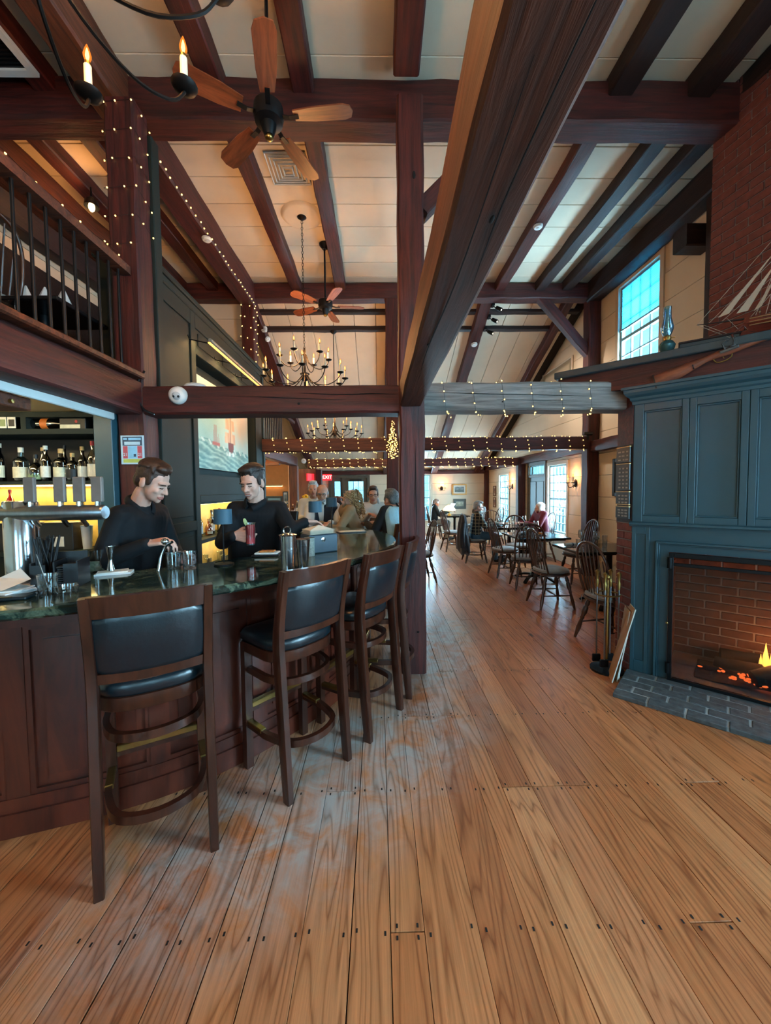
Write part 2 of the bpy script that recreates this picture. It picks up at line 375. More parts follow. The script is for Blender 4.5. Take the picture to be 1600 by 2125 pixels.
# ---- flat ceiling boards, sloping ceiling boards
ce = tag(MB().box((-3.8, -3.7, 4.90), (3.8, 6.5, 5.0)).build('ceiling', 'seam'), kind='structure')
y = -3.6
ys = [3.54 + .39*k for k in range(-19, 8)] + [6.5]
for a, b_ in zip(ys, ys[1:]):
    for xa, xb in ((-3.78, fr.uniform(-.6, .1)), ):
        MB().box((xa, a+.004, 4.865), (3.72, b_-.004, 4.9), c=.003).build('board', 'ceiling_board', ce)
SL = .418
def slope_z(yv): return 4.86 - SL*(yv - 6.4)
cs = tag(MB().add([(-4.6, 6.5, slope_z(6.5)+.06), (3.8, 6.5, slope_z(6.5)+.06), (3.8, 13.1, slope_z(13.1)+.06), (-4.6, 13.1, slope_z(13.1)+.06),
                   (-4.6, 6.5, slope_z(6.5)+.12), (3.8, 6.5, slope_z(6.5)+.12), (3.8, 13.1, slope_z(13.1)+.12), (-4.6, 13.1, slope_z(13.1)+.12)],
                  [(0, 3, 2, 1), (4, 5, 6, 7), (0, 1, 5, 4), (1, 2, 6, 5), (2, 3, 7, 6), (3, 0, 4, 7)]).build('ceiling', 'seam'), kind='structure')
xs = [-4.3 + .39*k for k in range(21)]
Ms = T(0, 6.45, slope_z(6.45)) @ RX(-math.atan(SL)); Ls = (13.05 - 6.45) / math.cos(math.atan(SL))
for a, b_ in zip(xs, xs[1:]):
    MB().box((a+.004, 0, 0), (min(b_, 3.72)-.004, Ls, .05), c=.003).build('board', 'ceiling_board', cs, M=Ms)
# ---- walls made of wide horizontal boards, cut round their openings
def wall(name, axis, at, lo, hi, z0, z1, out, openings, board=.36, mat='wall_board', phase=0, back=.09, boards=True):
    """axis 'X': plane x=at running along y; axis 'Y': plane y=at running along x. out = sign pointing outside."""
    def rects(za, zb):
        zs = sorted({za, zb} | {q for o in openings for q in (o[2], o[3]) if za < q < zb}); res = []
        for p, q in zip(zs, zs[1:]):
            segs = [(lo, hi)]
            for o in openings:
                if o[2] < q - 1e-6 and o[3] > p + 1e-6:
                    ns = []
                    for s in segs:
                        if o[1] <= s[0] or o[0] >= s[1]: ns.append(s); continue
                        if o[0] > s[0]: ns.append((s[0], o[0]))
                        if o[1] < s[1]: ns.append((o[1], s[1]))
                    segs = ns
            res += [(s[0], s[1], p, q) for s in segs]
        return res
    def put(mb, r, d0, d1, gap=0):
        a, b_, p, q = r
        if axis == 'X': mb.box((at+d0, a, p+gap), (at+d1, b_, q-gap))
        else: mb.box((a, at+d0, p+gap), (b_, at+d1, q-gap))
    bk = MB()
    for r in rects(z0, z1): put(bk, r, out*.022 if boards else 0, out*back)
    wo = tag(bk.build(name, 'seam' if boards else mat), kind='structure')
    if boards:
        z = z0 - phase
        while z < z1:
            a, b_ = max(z, z0), min(z + board, z1)
            if b_ - a > .02:
                mb = MB(); rs = rects(a, b_)
                for r in rs:
                    ga = .003 if abs(r[2]-a) < 1e-6 else 0; gb = .003 if abs(r[3]-b_) < 1e-6 else 0
                    put(mb, (r[0], r[1], r[2]+ga, r[3]-gb), 0, out*.024)
                if rs: mb.build('board', mat, wo)
            z += board
    return wo
W_UP = (5.06, 5.92, 2.95, 4.5); W_DIN = (7.5, 8.3, .56, 1.97); W_DOOR = (8.5, 9.4, 0, 2.03); W_FAR = (10.85, 11.7, .5, 1.89)
W_N1 = (-.2, .9, .7, 2.3); W_ADDED = (.2, 1.05, 2.95, 4.5); W_N2 = (-2.2, -1.0, .7, 2.3)
wall('wall_right', 'X', 3.70, -3.7, 13.0, 0, 4.88, 1, [W_UP, W_DIN, W_DOOR, W_FAR, W_N1, W_N2, W_ADDED], phase=.1)
E_WIN = (.95, 1.75, .45, 1.97); E_DOOR = (-1.57, -.37, 0, 1.90)
wall('wall_far', 'Y', 12.95, -4.6, 3.79, 0, 2.4, 1, [E_WIN, E_DOOR], phase=.12)
wall('wall_left', 'X', -3.75, -3.7, 6.5, 0, 4.88, -1, [], phase=.2)
wall('wall_left', 'X', -4.5, 6.5, 13.0, 0, 4.88, -1, [], boards=False, mat='cream_paint')
B1 = (.9, 2.3, .6, 2.5); B2 = (-1.9, -.5, .6, 2.5)
wall('wall_back', 'Y', -3.65, -3.8, 3.79, 0, 4.88, -1, [B1, B2], phase=.1)
# gable infill between the flat ceiling and the left bay beyond the panelled wall
wall('wall_gable', 'Y', 6.6, -4.5, -2.16, 2.3, 4.7, 1, [], phase=.1)
tag(MB().box((-30, -25, -.6), (40, 45, -.5)).build('ground', mk('ground_grey', '#8f968f', .9)), kind='structure')
# ---- windows and doors
mk('sash_paint', '#7fa9b4', .5, var=.05)
mk('trim_paint', '#c9b9a2', .6, var=.05)
mk('door_paint', '#3c4744', .5, var=.08)
mk('frame_dark', '#5b5446', .55, var=.08)
def window(n, axis, at, op, nx, ny, out, sash='sash_paint', trim='trim_paint', meeting=True, casing=.07):
    a, b_, z0, z1 = op
    def P(mb, a0, a1, p, q, d0, d1):
        if axis == 'X': mb.box((at+out*d0, a0, p), (at+out*d1, a1, q))
        else: mb.box((a0, at+out*d0, p), (a1, at+out*d1, q))
    root = bpy.data.objects.new('window_%d' % n, None); C.objects.link(root); root['kind'] = 'structure'
    root.location = (at, (a+b_)/2, z0) if axis == 'X' else ((a+b_)/2, at, z0)
    inv = Matrix.Translation(root.location).inverted()
    def B(name, mb, mat):
        return mb.build(name, mat, root, M=inv)
    mb = MB()
    if casing:
        c = casing; P(mb, a-c, a, z0-c, z1+c, -.022, .0); P(mb, b_, b_+c, z0-c, z1+c, -.022, 0); P(mb, a, b_, z1, z1+c, -.022, 0); B('window_frame', mb, trim)
        mb = MB(); P(mb, a-c-.02, b_+c+.02, z0-.035, z0, -.06, .0); B('window_sill', mb, trim)
    mb = MB(); f = .035
    P(mb, a, a+f, z0, z1, .02, .07); P(mb, b_-f, b_, z0, z1, .02, .07); P(mb, a+f, b_-f, z0, z0+f, .02, .07); P(mb, a+f, b_-f, z1-f, z1, .02, .07)
    if meeting: P(mb, a+f, b_-f, (z0+z1)/2-.022, (z0+z1)/2+.022, .02, .07)
    B('sash', mb, sash)
    gx = (b_-a-2*f)/nx; gz = (z1-z0-2*f)/ny
    for i in range(1, nx):
        mb = MB(); P(mb, a+f+gx*i-.009, a+f+gx*i+.009, z0+f, z1-f, .03, .06); B('glazing_bar', mb, sash)
    for j in range(1, ny):
        mb = MB(); P(mb, a+f, b_-f, z0+f+gz*j-.009, z0+f+gz*j+.009, .03, .06); B('glazing_bar', mb, sash)
    pane = MB()
    if axis == 'X': pane.box((-.0015, -gx/2, -gz/2), (.0015, gx/2, gz/2))
    else: pane.box((-gx/2, -.0015, -gz/2), (gx/2, .0015, gz/2))
    pm = pane.mesh('pane')
    for i in range(nx):
        for j in range(ny):
            s = a+f+gx*(i+.5); zz = z0+f+gz*(j+.5)
            link('pane', pm, 'window_glass', root, inv @ (T(at+out*.045, s, zz) if axis == 'X' else T(s, at+out*.045, zz)))
    return root, inv
w1, w1i = window(1, 'X', 3.70, W_UP, 4, 6, 1)
window(2, 'X', 3.70, W_DIN, 5, 8, 1)
window(3, 'X', 3.70, W_FAR, 5, 8, 1)
window(4, 'Y', 12.95, E_WIN, 1, 6, 1, meeting=True)
window(5, 'X', 3.70, W_N1, 4, 6, 1); window(6, 'X', 3.70, W_N2, 4, 6, 1)
window(9, 'X', 3.70, W_ADDED, 4, 6, 1)  # unseen high window, added to bring cool light to the upper right
window(7, 'Y', -3.65, B1, 4, 6, -1); window(8, 'Y', -3.65, B2, 4, 6, -1)
def translucent(name, col, wgt=.55):
    m = bpy.data.materials.new(name); m.use_nodes = True; MAT[name] = m; t = m.node_tree; t.nodes.clear()
    o = N(t, 'OutputMaterial'); d = N(t, 'BsdfDiffuse'); tr = N(t, 'BsdfTranslucent'); ms = N(t, 'MixShader'); ms.inputs[0].default_value = wgt
    d.inputs[0].default_value = c4(col); tr.inputs[0].default_value = c4(col)
    t.links.new(d.outputs[0], ms.inputs[1]); t.links.new(tr.outputs[0], ms.inputs[2]); t.links.new(ms.outputs[0], o.inputs[0])
translucent('blind_cloth', (.07, .42, .62), .45)  # cloth itself is whitish; the cyan daylight cast is put into its colour
bl = thing('window_blind', 'cyan-lit pleated blind half drawn over the high window above the mantel', 'blind', (3.715, 5.49, 3.85))
for k in range(26):
    z = .02 + k*.0245
    MB().add([(0, -.41, z), (0, .41, z), (.012, .41, z+.0122), (.012, -.41, z+.0122), (0, -.41, z+.0244), (0, .41, z+.0244)], [(0, 1, 2, 3), (3, 2, 5, 4)]).build('pleat', 'blind_cloth', bl)
MB().box((-.012, -.42, 0), (.018, .42, .025)).build('bottom_rail', 'sash_paint', bl)
MB().box((-.015, -.425, .655), (.022, .425, .69)).build('head_rail', 'sash_paint', bl)
# side door with a transom in the right wall
d1 = bpy.data.objects.new('door_1', None); C.objects.link(d1); d1['kind'] = 'structure'; d1.location = (3.7, 8.95, 0)
def LD(mb, name, mat, root=d1): return mb.build(name, mat, root, M=Matrix.Translation(root.location).inverted())
mb = MB(); mb.box((3.675, 8.43, 0), (3.7, 8.5, 2.10)); mb.box((3.675, 9.4, 0), (3.7, 9.47, 2.10)); mb.box((3.675, 8.5, 2.03), (3.7, 9.4, 2.10)); mb.box((3.68, 8.5, 1.75), (3.74, 9.4, 1.80)); LD(mb, 'door_frame', 'frame_dark')
LD(MB().box((3.71, 8.5, 0), (3.75, 9.4, 1.75)), 'leaf', 'door_paint')
for ya, yb in ((8.58, 8.91), (8.99, 9.32)):
    for za, zb in ((.2, .75), (.85, 1.65)): LD(MB().box((3.698, ya, za), (3.712, yb, zb), c=.006), 'panel', 'door_paint')
LD(MB().ell((3.68, 8.58, .9), .028), 'knob', 'brass')
for k in range(5):
    ya = 8.53 + k*.168; LD(MB().box((3.73, ya+.008, 1.82), (3.735, ya+.160, 2.0)), 'pane', 'window_glass')
mb = MB()
for k in range(6): mb.box((3.715, 8.522+k*.168, 1.8), (3.745, 8.538+k*.168, 2.03))
mb.box((3.715, 8.5, 1.8), (3.745, 9.4, 1.825)); mb.box((3.715, 8.5, 2.0), (3.745, 9.4, 2.03)); LD(mb, 'transom_frame', 'sash_paint')
# glazed entry doors in the far wall
d2 = bpy.data.objects.new('door_2', None); C.objects.link(d2); d2['kind'] = 'structure'; d2.location = (-.97, 12.95, 0)
mb = MB(); mb.box((-1.66, 12.92, 0), (-1.57, 12.98, 1.99)); mb.box((-.37, 12.92, 0), (-.28, 12.98, 1.99)); mb.box((-1.57, 12.92, 1.90), (-.37, 12.98, 1.99)); mb.box((-1.2, 12.93, 0), (-1.12, 12.98, 1.9)); LD(mb, 'door_frame', 'frame_dark', d2)
mb = MB(); mb.box((-1.57, 12.96, 0), (-1.46, 13.0, 1.9)); mb.box((-1.27, 12.96, 0), (-1.2, 13.0, 1.9)); mb.box((-1.46, 12.96, 1.78), (-1.27, 13.0, 1.9)); mb.box((-1.46, 12.96, 0), (-1.27, 13.0, .7)); LD(mb, 'sidelight', 'frame_dark', d2)
mb = MB(); mb.box((-1.12, 12.96, 0), (-1.0, 13.0, 1.9)); mb.box((-.5, 12.96, 0), (-.37, 13.0, 1.9)); mb.box((-1.0, 12.96, 1.78), (-.5, 13.0, 1.9)); mb.box((-1.0, 12.96, 0), (-.5, 13.0, .6)); LD(mb, 'leaf', 'frame_dark', d2)
for i in range(3):
    for j in range(4):
        LD(MB().box((-1.0+i*.1667+.006, 12.978, .6+j*.295+.006), (-1.0+(i+1)*.1667-.006, 12.982, .6+(j+1)*.295-.006)), 'pane', 'window_glass', d2)
mb = MB()
for i in range(1, 3): mb.box((-1.008+i*.1667, 12.965, .6), (-.992+i*.1667, 12.995, 1.78))
for j in range(1, 4): mb.box((-1.0, 12.965, .592+j*.295), (-.5, 12.995, .608+j*.295))
LD(mb, 'glazing_bars', 'frame_dark', d2)
for j in range(4): LD(MB().box((-1.46, 12.978, .7+j*.27+.006), (-1.27, 12.982, .7+(j+1)*.27-.006)), 'pane', 'window_glass', d2)
LD(MB().box((-.95, 12.86, 1.80), (-.55, 12.92, 1.84)), 'door_closer', 'black_metal', d2)
# ---- timber frame: every beam is a thing of its own
def beam(name, label, p0, p1, wd, ht, mat='timber', cat='beam', hew=.006, group=None, up=(0, 0, 1), seed=None):
    p0 = Vector(p0); p1 = Vector(p1); d = p1-p0; Ln = d.length; n = max(2, int(Ln/.28)); q = random.Random(seed if seed is not None else hash((round(p0.x, 2), round(p0.y, 2), round(p1.z, 2))) & 0xffff)
    rings = []; ch = min(wd, ht)*.07
    sec = [(-wd/2+ch, -ht/2), (wd/2-ch, -ht/2), (wd/2, -ht/2+ch), (wd/2, ht/2-ch), (wd/2-ch, ht/2), (-wd/2+ch, ht/2), (-wd/2, ht/2-ch), (-wd/2, -ht/2+ch)]
    for i in range(n+1):
        k = 0 if i in (0, n) else hew
        jy, jz = q.uniform(-k, k), q.uniform(-k, k)
        rings.append([(Ln*i/n, a+jy+q.uniform(-k, k)*.5, b_+jz+q.uniform(-k, k)*.5) for a, b_ in sec])
    mb = MB().loft(rings)
    x = d.normalized(); u = Vector(up); u = u - x*u.dot(x)
    if u.length < 1e-4: u = Vector((0, 1, 0)) - x*x.y
    u.normalize(); yv = u.cross(x)
    M = Matrix(((x.x, yv.x, u.x, p0.x), (x.y, yv.y, u.y, p0.y), (x.z, yv.z, u.z, p0.z), (0, 0, 0, 1)))
    return tag(mb.build(name, mat, None, 35, M), label, cat, group)
def beamY(name, label, x, y0, y1, z0, z1, wd, mat='timber', **k): return beam(name, label, (x, y0, (z0+z1)/2), (x, y1, (z0+z1)/2), wd, z1-z0, mat, **k)
def beamX(name, label, y, x0, x1, z0, z1, wd, mat='timber', **k): return beam(name, label, (x0, y, (z0+z1)/2), (x1, y, (z0+z1)/2), wd, z1-z0, mat, **k)
def post(name, label, x, y, z0, z1, wx, wy, mat='timber', **k): return beam(name, label, (x, y, z0), (x, y, z1), wx, wy, mat, cat='post', up=(0, 1, 0), **k)
post('timber_post', 'tall square timber post beside the last bar stool, in the middle of the room', .275, 3.16, 0, 4.5, .20, .20)
post('timber_post', 'dark timber post at the far bar end, hung with bunched string lights', .25, 6.5, 0, 4.6, .20, .2)
post('timber_post', 'timber post wrapped in string lights at the end of the loft railing', -1.945, 3.2, 0, 4.5, .22, .2)
post('timber_post', 'timber post wrapped in string lights at the far end of the green panelled wall', -2.08, 6.5, 0, 4.6, .2, .2)
post('timber_post', 'dark timber post on the right wall, between the high window and the diagonal brace', 3.6, 6.5, 0, 4.6, .2, .2)
post('timber_post', 'dark timber post on the right wall, between the side door and the far dining window', 3.6, 9.7, 0, 2.26, .18, .18)
post('timber_post', 'slim dark timber post in the far right corner of the dining room', 3.62, 12.87, 0, 2.1, .13, .13)
post('timber_post', 'dark timber post against the right wall, just left of the brick chimney', 3.6, 4.12, 2.5, 4.6, .16, .12, 'timber_dark')
post('timber_post', 'brown timber post carrying the far loft, seen past the second bartender', -2.08, 9.6, 0, 2.1, .2, .18, 'timber_warm')
wood('timber_summer', '#2f160d', '#5c2f1b', rough=.6, bump=.5)
beamY('summer_beam', 'huge low beam running overhead from the camera to the middle post', .262, -2.5, 3.06, 2.15, 2.35, .168, 'timber_summer', hew=.004)
beamX('tie_beam', 'dark cracked tie beam over the bar, with the dome camera at its left end', 3.2, -1.84, .18, 2.11, 2.33, .2)
beamX('tie_beam', 'weathered grey tie beam wrapped in string lights, between middle post and mantel', 3.2, .37, 2.08, 2.125, 2.345, .2, 'timber_grey')
beamX('tie_beam', 'timber tie beam wrapped in string lights at the far end of the bar', 6.5, -1.98, .15, 2.14, 2.35, .2, 'timber_warm')
beamX('tie_beam', 'dark tie beam wrapped in string lights across the middle of the dining room', 6.5, .35, 3.5, 2.14, 2.35, .2)
beamX('tie_beam', 'farthest string-lit tie beam, left of the middle posts, above the exit sign', 9.7, -1.75, .3, 2.07, 2.26, .18, 'timber_warm')
beamX('tie_beam', 'farthest string-lit tie beam of the dining room, right of the middle posts', 9.7, .3, 3.5, 2.07, 2.26, .18)
beamX('ceiling_tie', 'heavy dark ceiling beam crossing the room behind the first ceiling fan', 3.38, -3.74, 3.69, 4.5, 4.83, .22, 'timber')
beamX('ceiling_tie', 'dark ceiling beam crossing the room behind the second ceiling fan', 6.5, -3.74, 3.5, 4.6, 4.85, .2)
for y, z0, z1, lb in ((6.95, 4.60, 4.74, 'first thin dark purlin under the sloping ceiling, just past the second fan'), (7.3, 4.44, 4.58, 'second thin dark purlin under the sloping ceiling, holding the far chandelier')):
    beamX('purlin', lb, y, -2.1, 3.6, z0, z1, .12, 'timber_dark')
JL = [(-3.12, 'outer joist over the loft, nearer the left wall'), (-2.62, 'inner joist over the loft, next to the wall plate'), (-1.28, 'joist'), (-.57, 'joist'), (1.25, 'joist'), (2.02, 'joist'), (2.68, 'joist'), (3.12, 'joist')]
nearlab = {-3.12: 'dark ceiling joist above the vent at top left, nearer the left wall', -2.62: 'dark ceiling joist at top left beside the dark ceiling vent', -1.28: 'ceiling joist at the top of the frame, left of the first fan', -.57: 'ceiling joist at the top of the frame, right of the first fan',
           1.25: 'ceiling joist at the top, hidden above the huge low beam', 2.02: 'wide dark ceiling joist at the top, right of the huge low beam', 2.68: 'dark ceiling joist at the top, nearest the brick chimney', 3.12: 'outermost dark ceiling joist at the top, over the brick chimney'}
midlab = {-3.12: 'joist over the loft beyond the wrapped post, nearer the left wall', -2.62: 'joist over the loft beyond the wrapped post, next to the string-lit plate', -1.28: 'rough joist left of the square ceiling vent', -.57: 'rough joist right of the square ceiling vent',
          1.25: 'joist over the dining room hidden behind the huge low beam', 2.02: 'dark joist over the dining room with the smoke detector on it', 2.68: 'second dark joist from the huge low beam over the dining room', 3.12: 'third dark joist from the huge low beam, next to the wall plate'}
for xj, _ in JL:
    beamY('ceiling_joist', nearlab[xj], xj, -.6, 3.30, 4.70, 4.866, .17 if xj < 1.5 else .2, 'timber' if xj < 1 else 'timber_dark')
    beamY('ceiling_joist', midlab[xj], xj, 3.44, 6.45, 4.72, 4.866, .16, 'timber' if xj < 2.2 else 'timber_dark')
beamY('ceiling_joist', 'ceiling joist in line with the middle post, running up out of the frame', .25, -.6, 3.1, 4.66, 4.866, .2)
beamY('wall_plate', 'long dark plate strung with lights above the green panelled wall', -2.08, 3.3, 6.45, 4.5, 4.84, .24)
beamY('wall_plate', 'dark plate at the top left above the loft railing, behind the candle lamp', -2.08, -.8, 3.28, 4.5, 4.84, .24, 'timber_warm')
beamY('wall_plate', 'broad dark plate along the top of the right wall above the high window', 3.58, -.5, 6.45, 4.55, 4.866, .22, 'timber_dark')
beamY('girt', 'dark girt along the right wall at door-head height, past the mantel', 3.62, 3.3, 12.9, 2.10, 2.28, .14)
beamX('girt', 'thin dark plate along the top of the far dining wall', 12.88, -2.0, 3.6, 2.0, 2.12, .12)
beamX('purlin_end', 'stubby dark beam end sticking out beside the brick chimney', 4.35, 3.38, 3.69, 4.12, 4.36, .2, 'timber_dark', hew=0)
beam('brace', 'diagonal brace rising right from the middle post', (.36, 3.2, 3.72), (1.12, 3.3, 4.5), .14, .13)
beam('brace', 'long diagonal brace between the right wall post and the ceiling beam', (2.72, 6.5, 4.66), (3.56, 6.5, 3.72), .13, .14)
def rafter(label, x, y0=6.55, y1=12.85, wd=.16, ht=.15, mat='timber'):
    beam('rafter', label, (x, y0, slope_z(y0)-ht/2-.005), (x, y1, slope_z(y1)-ht/2-.005), wd, ht, mat)
rafter('sloping rafter on the far left, behind the big chandelier', -2.13, wd=.2)
rafter('sloping rafter in line with the middle posts', .25)
rafter('sloping rafter over the dining room with the spotlights at its top', 1.86, wd=.2)
rafter('sloping rafter nearest the right wall over the dining room', 3.28, wd=.14)
# drying cracks and peg holes in the two near tie beams and the middle post
mk('crack_black', '#0d0807', .95)
def marks(label, cracks, holes):
    o = [b for b in bpy.data.objects if b.get('label') == label][0]; inv = o.matrix_basis.inverted()
    for pts, r_ in cracks: MB().tube(spline(pts, 5), [r_*(.15 + .85*math.sin(math.pi*k/(5*(len(pts)-1)))) for k in range(5*(len(pts)-1)+1)], 5, inv).build('crack', 'crack_black', o)
    for p_, r_ in holes: MB().ell(p_, r_, 8, 6, inv).build('peg_hole', 'crack_black', o)
marks('dark cracked tie beam over the bar, with the dome camera at its left end', [([(-.62, 3.093, 2.27), (-.3, 3.093, 2.255), (-.05, 3.093, 2.26), (.16, 3.093, 2.255)], .004), ([(-1.25, 3.093, 2.25), (-.9, 3.093, 2.24), (-.6, 3.093, 2.225), (-.25, 3.093, 2.215)], .003)], [((-.62, 3.093, 2.185), (.011, .004, .009))])
marks('weathered grey tie beam wrapped in string lights, between middle post and mantel', [([(.42, 3.093, 2.27), (.8, 3.093, 2.255), (1.2, 3.093, 2.245), (1.75, 3.093, 2.23)], .003), ([(.95, 3.093, 2.21), (1.3, 3.093, 2.2), (1.6, 3.093, 2.2)], .002)], [((1.0, 3.093, 2.19), (.007, .004, .006))])
marks('tall square timber post beside the last bar stool, in the middle of the room', [([(.30, 3.0525, 1.9), (.297, 3.0525, 1.5), (.303, 3.0525, 1.1)], .003), ([(.24, 3.0525, 1.3), (.243, 3.0525, .9), (.238, 3.0525, .5)], .0022)], [((.30, 3.0525, 3.9), (.012, .004, .03)), ((.25, 3.0525, 2.6), (.009, .004, .009)), ((.31, 3.0525, .35), (.01, .004, .008))])
marks('huge low beam running overhead from the camera to the middle post', [([(.24, .6, 2.1445), (.25, 1.2, 2.1445), (.235, 1.8, 2.1445), (.245, 2.3, 2.1445)], .0025), ([(.3, .4, 2.1445), (.29, .9, 2.1445), (.31, 1.3, 2.1445)], .002)], [((.28, .95, 2.1445), (.006, .016, .003)), ((.23, 1.75, 2.1445), (.006, .012, .003))])
# ---- loft on the left
beamY('loft_beam', 'heavy loft edge beam over the back bar, running to the wrapped post', -1.95, -1.2, 3.1, 2.11, 2.37, .2)
lf = tag(MB().box((-3.74, -1.2, 2.22), (-2.05, 3.3, 2.38)).box((-3.74, 3.3, 2.22), (-2.33, 6.4, 2.38)).build('loft_floor', 'timber_dark'), 'dark underside and boards of the loft behind the railing', 'loft')
ll = tag(MB().box((-2.06, -1.2, 2.375), (-1.80, 3.08, 2.42), c=.01).build('loft_ledge', 'timber_warm'), 'projecting brown ledge board along the loft edge below the balusters', 'ledge')
tag(MB().box((-3.74, -.5, 2.13), (-2.05, 3.35, 2.2)).build('ceiling', mk('bar_ceiling', '#e3c995', .8, var=.04)), kind='structure')
tag(MB().box((-2.06, -.5, 2.06), (-2.03, 3.05, 2.13), c=.006).build('trim_1', 'white_paint'), kind='structure')
rl = thing('loft_railing', 'loft railing with round dark iron balusters and a wooden handrail', 'railing', (-1.93, 2.0, 2.42))
MB().box((-.03, -3.0, 0), (.03, 1.08, .05), c=.008).build('bottom_rail', 'timber_warm', rl)
MB().bar([(0, -3.0, .78), (0, 1.08, .78)], .09, .06).build('handrail', 'timber_warm', rl)
bm_ = MB().tube([(0, 0, .05), (0, 0, .75)], .0095, 10).mesh('baluster', 40)
for k in range(32): link('baluster', bm_, 'black_metal', rl, T(0, 1.0 - .105*k, 0))
beamY('wall_log', 'thick brown log beam along the loft wall, above the handrail', -3.55, 2.6, 6.35, 4.48, 4.84, .3, 'timber_warm', hew=.012)
beamY('wall_log', 'dark lower log beam along the loft wall, seen between the balusters', -3.66, 2.6, 6.35, 4.17, 4.44, .16, 'timber_dark', hew=.01)
tag(MB().box((-3.74, -1, 2.4), (-3.70, 6.4, 3.97)).build('trim_2', 'timber_dark'), kind='structure')
# ---- far loft and the service corner behind the second bartender
beamY('loft_beam', 'beam of the far loft above the service corner, behind the second bartender', -2.08, 6.62, 9.62, 2.1, 2.32, .18)
tag(MB().box((-4.48, 6.7, 2.2), (-2.18, 10.5, 2.3)).build('ceiling', 'bar_ceiling'), kind='structure')
for k, yb in enumerate((7.6, 8.7)): beamX('ceiling_joist', ('nearer low joist over the service corner', 'farther low joist over the service corner')[k], yb, -4.4, -2.2, 2.07, 2.2, .12, 'timber_warm')
rl2 = thing('loft_railing', 'far loft railing with slim dark balusters beside the panelled wall', 'railing', (-2.08, 6.7, 2.33))
MB().box((-.03, 0, .82), (.03, 3.0, .88)).build('handrail', 'timber', rl2)
b2 = MB().tube([(0, 0, 0), (0, 0, .82)], .012, 6).mesh('baluster')
for k in range(14): link('baluster', b2, 'timber_dark', rl2, T(0, .06+k*.13, 0))
tag(MB().box((-4.48, 10.45, 0), (-2.42, 10.55, 2.2)).build('wall_service', mk('orange_wall', '#d98a4c', .75, var=.06)), kind='structure')
tag(MB().box((-2.42, 10.9, 0), (-1.72, 11.0, 2.1)).build('trim_3', wood('plank_red', '#7a4a34', '#a8704e', scale=(16, 16, 1.5), rough=.5)), kind='structure')
post('timber_post', 'dark red timber post left of the exit sign', -1.66, 10.9, 0, 2.08, .16, .16, 'timber')
# ================================================================ THE BAR
def marble():
    m, t, b = nt('green_marble'); v = coords(t, (3, 3, 3)); n1 = N(t, 'TexNoise'); setin(n1, Scale=1.6, Detail=8, Roughness=.62, Distortion=1.6); t.links.new(v, n1.inputs['Vector'])
    c = ramp(t, n1.outputs['Fac'], [(.36, c4(srgb('#0d1715'))), (.5, c4(srgb('#1f302a'))), (.56, c4(srgb('#5a6a58'))), (.62, c4(srgb('#1b2b27'))), (.8, c4(srgb('#2c4039')))])
    t.links.new(c, b.inputs['Base Color']); setin(b, Roughness=.09); b.inputs['Specular IOR Level'].default_value = .6
marble()
EDGE = [(-2.75, 1.14), (-2.2, 1.2), (-1.75, 1.30), (-1.38, 1.41), (-1.15, 1.495), (-.93, 1.60), (-.70, 1.755), (-.49, 1.945), (-.32, 2.14), (-.17, 2.34), (-.02, 2.62), (.085, 2.90), (.14, 3.2), (.145, 3.5), (.07, 3.84), (-.12, 4.18), (-.42, 4.5), (-.85, 4.72), (-1.4, 4.8)]
EC = spline([(x, y, 0) for x, y in EDGE], 8)
NRM = []
for i, p in enumerate(EC):
    tg = (EC[min(i+1, len(EC)-1)] - EC[max(i-1, 0)]).normalized(); NRM.append(Vector((-tg.y, tg.x, 0)))
ARC = [0.0]
for a, b_ in zip(EC, EC[1:]): ARC.append(ARC[-1] + (b_-a).length)
def at_arc(s):
    s = max(0, min(s, ARC[-1]-1e-4)); i = max(k for k in range(len(ARC)) if ARC[k] <= s); i = min(i, len(EC)-2)
    f = (s-ARC[i])/(ARC[i+1]-ARC[i]); return EC[i].lerp(EC[i+1], f), NRM[i].lerp(NRM[i+1], f).normalized()
def strip(mb, s0, s1, off0, off1, z0, z1, step=.06):
    n = max(1, int((s1-s0)/step)); rings = []
    for k in range(n+1):
        p, nn = at_arc(s0 + (s1-s0)*k/n); a = p + nn*off0; c = p + nn*off1
        rings.append([(a.x, a.y, z0), (c.x, c.y, z0), (c.x, c.y, z1), (a.x, a.y, z1)])
    return mb.loft(rings)
S1 = ARC[-1]
bar = thing('bar_counter', 'curved dark wood bar with panelled front below the green marble top', 'bar', (-.9, 2.2, 0))
bi = T(.9, -2.2, 0)
strip(MB(), 0, S1, .325, .50, 0, 1.025).build('body', 'bar_wood', bar, M=bi)
strip(MB(), 0, S1, .29, .33, 0, .105).build('plinth', 'bar_wood', bar, M=bi)
strip(MB(), 0, S1, .302, .33, .105, .165).build('base_rail', 'bar_wood', bar, M=bi)
strip(MB(), 0, S1, .285, .33, .925, 1.025).build('top_rail', 'bar_wood', bar, M=bi)
strip(MB(), 0, S1, .22, .33, 1.0, 1.03).build('cornice', 'bar_wood', bar, M=bi)
s = .03; k = 0
while s < S1 - .6:
    strip(MB(), s, s+.085, .306, .33, .165, .925, .03).build('stile', 'bar_wood', bar, M=bi)
    a, e = s+.085, s+.60
    mo = MB()
    for (u0, u1, z0, z1) in ((a, a+.022, .165, .925), (e-.022, e, .165, .925)): strip(mo, u0, u1, .311, .33, z0, z1, .03)
    strip(mo, a, e, .311, .33, .165, .187); strip(mo, a, e, .311, .33, .903, .925); mo.build('panel_moulding', 'bar_wood', bar, M=bi)
    strip(MB(), a+.07, e-.07, .316, .33, .235, .855).build('raised_panel', 'bar_wood', bar, M=bi)
    s += .60
top = MB(); n = len(EC); rings = []
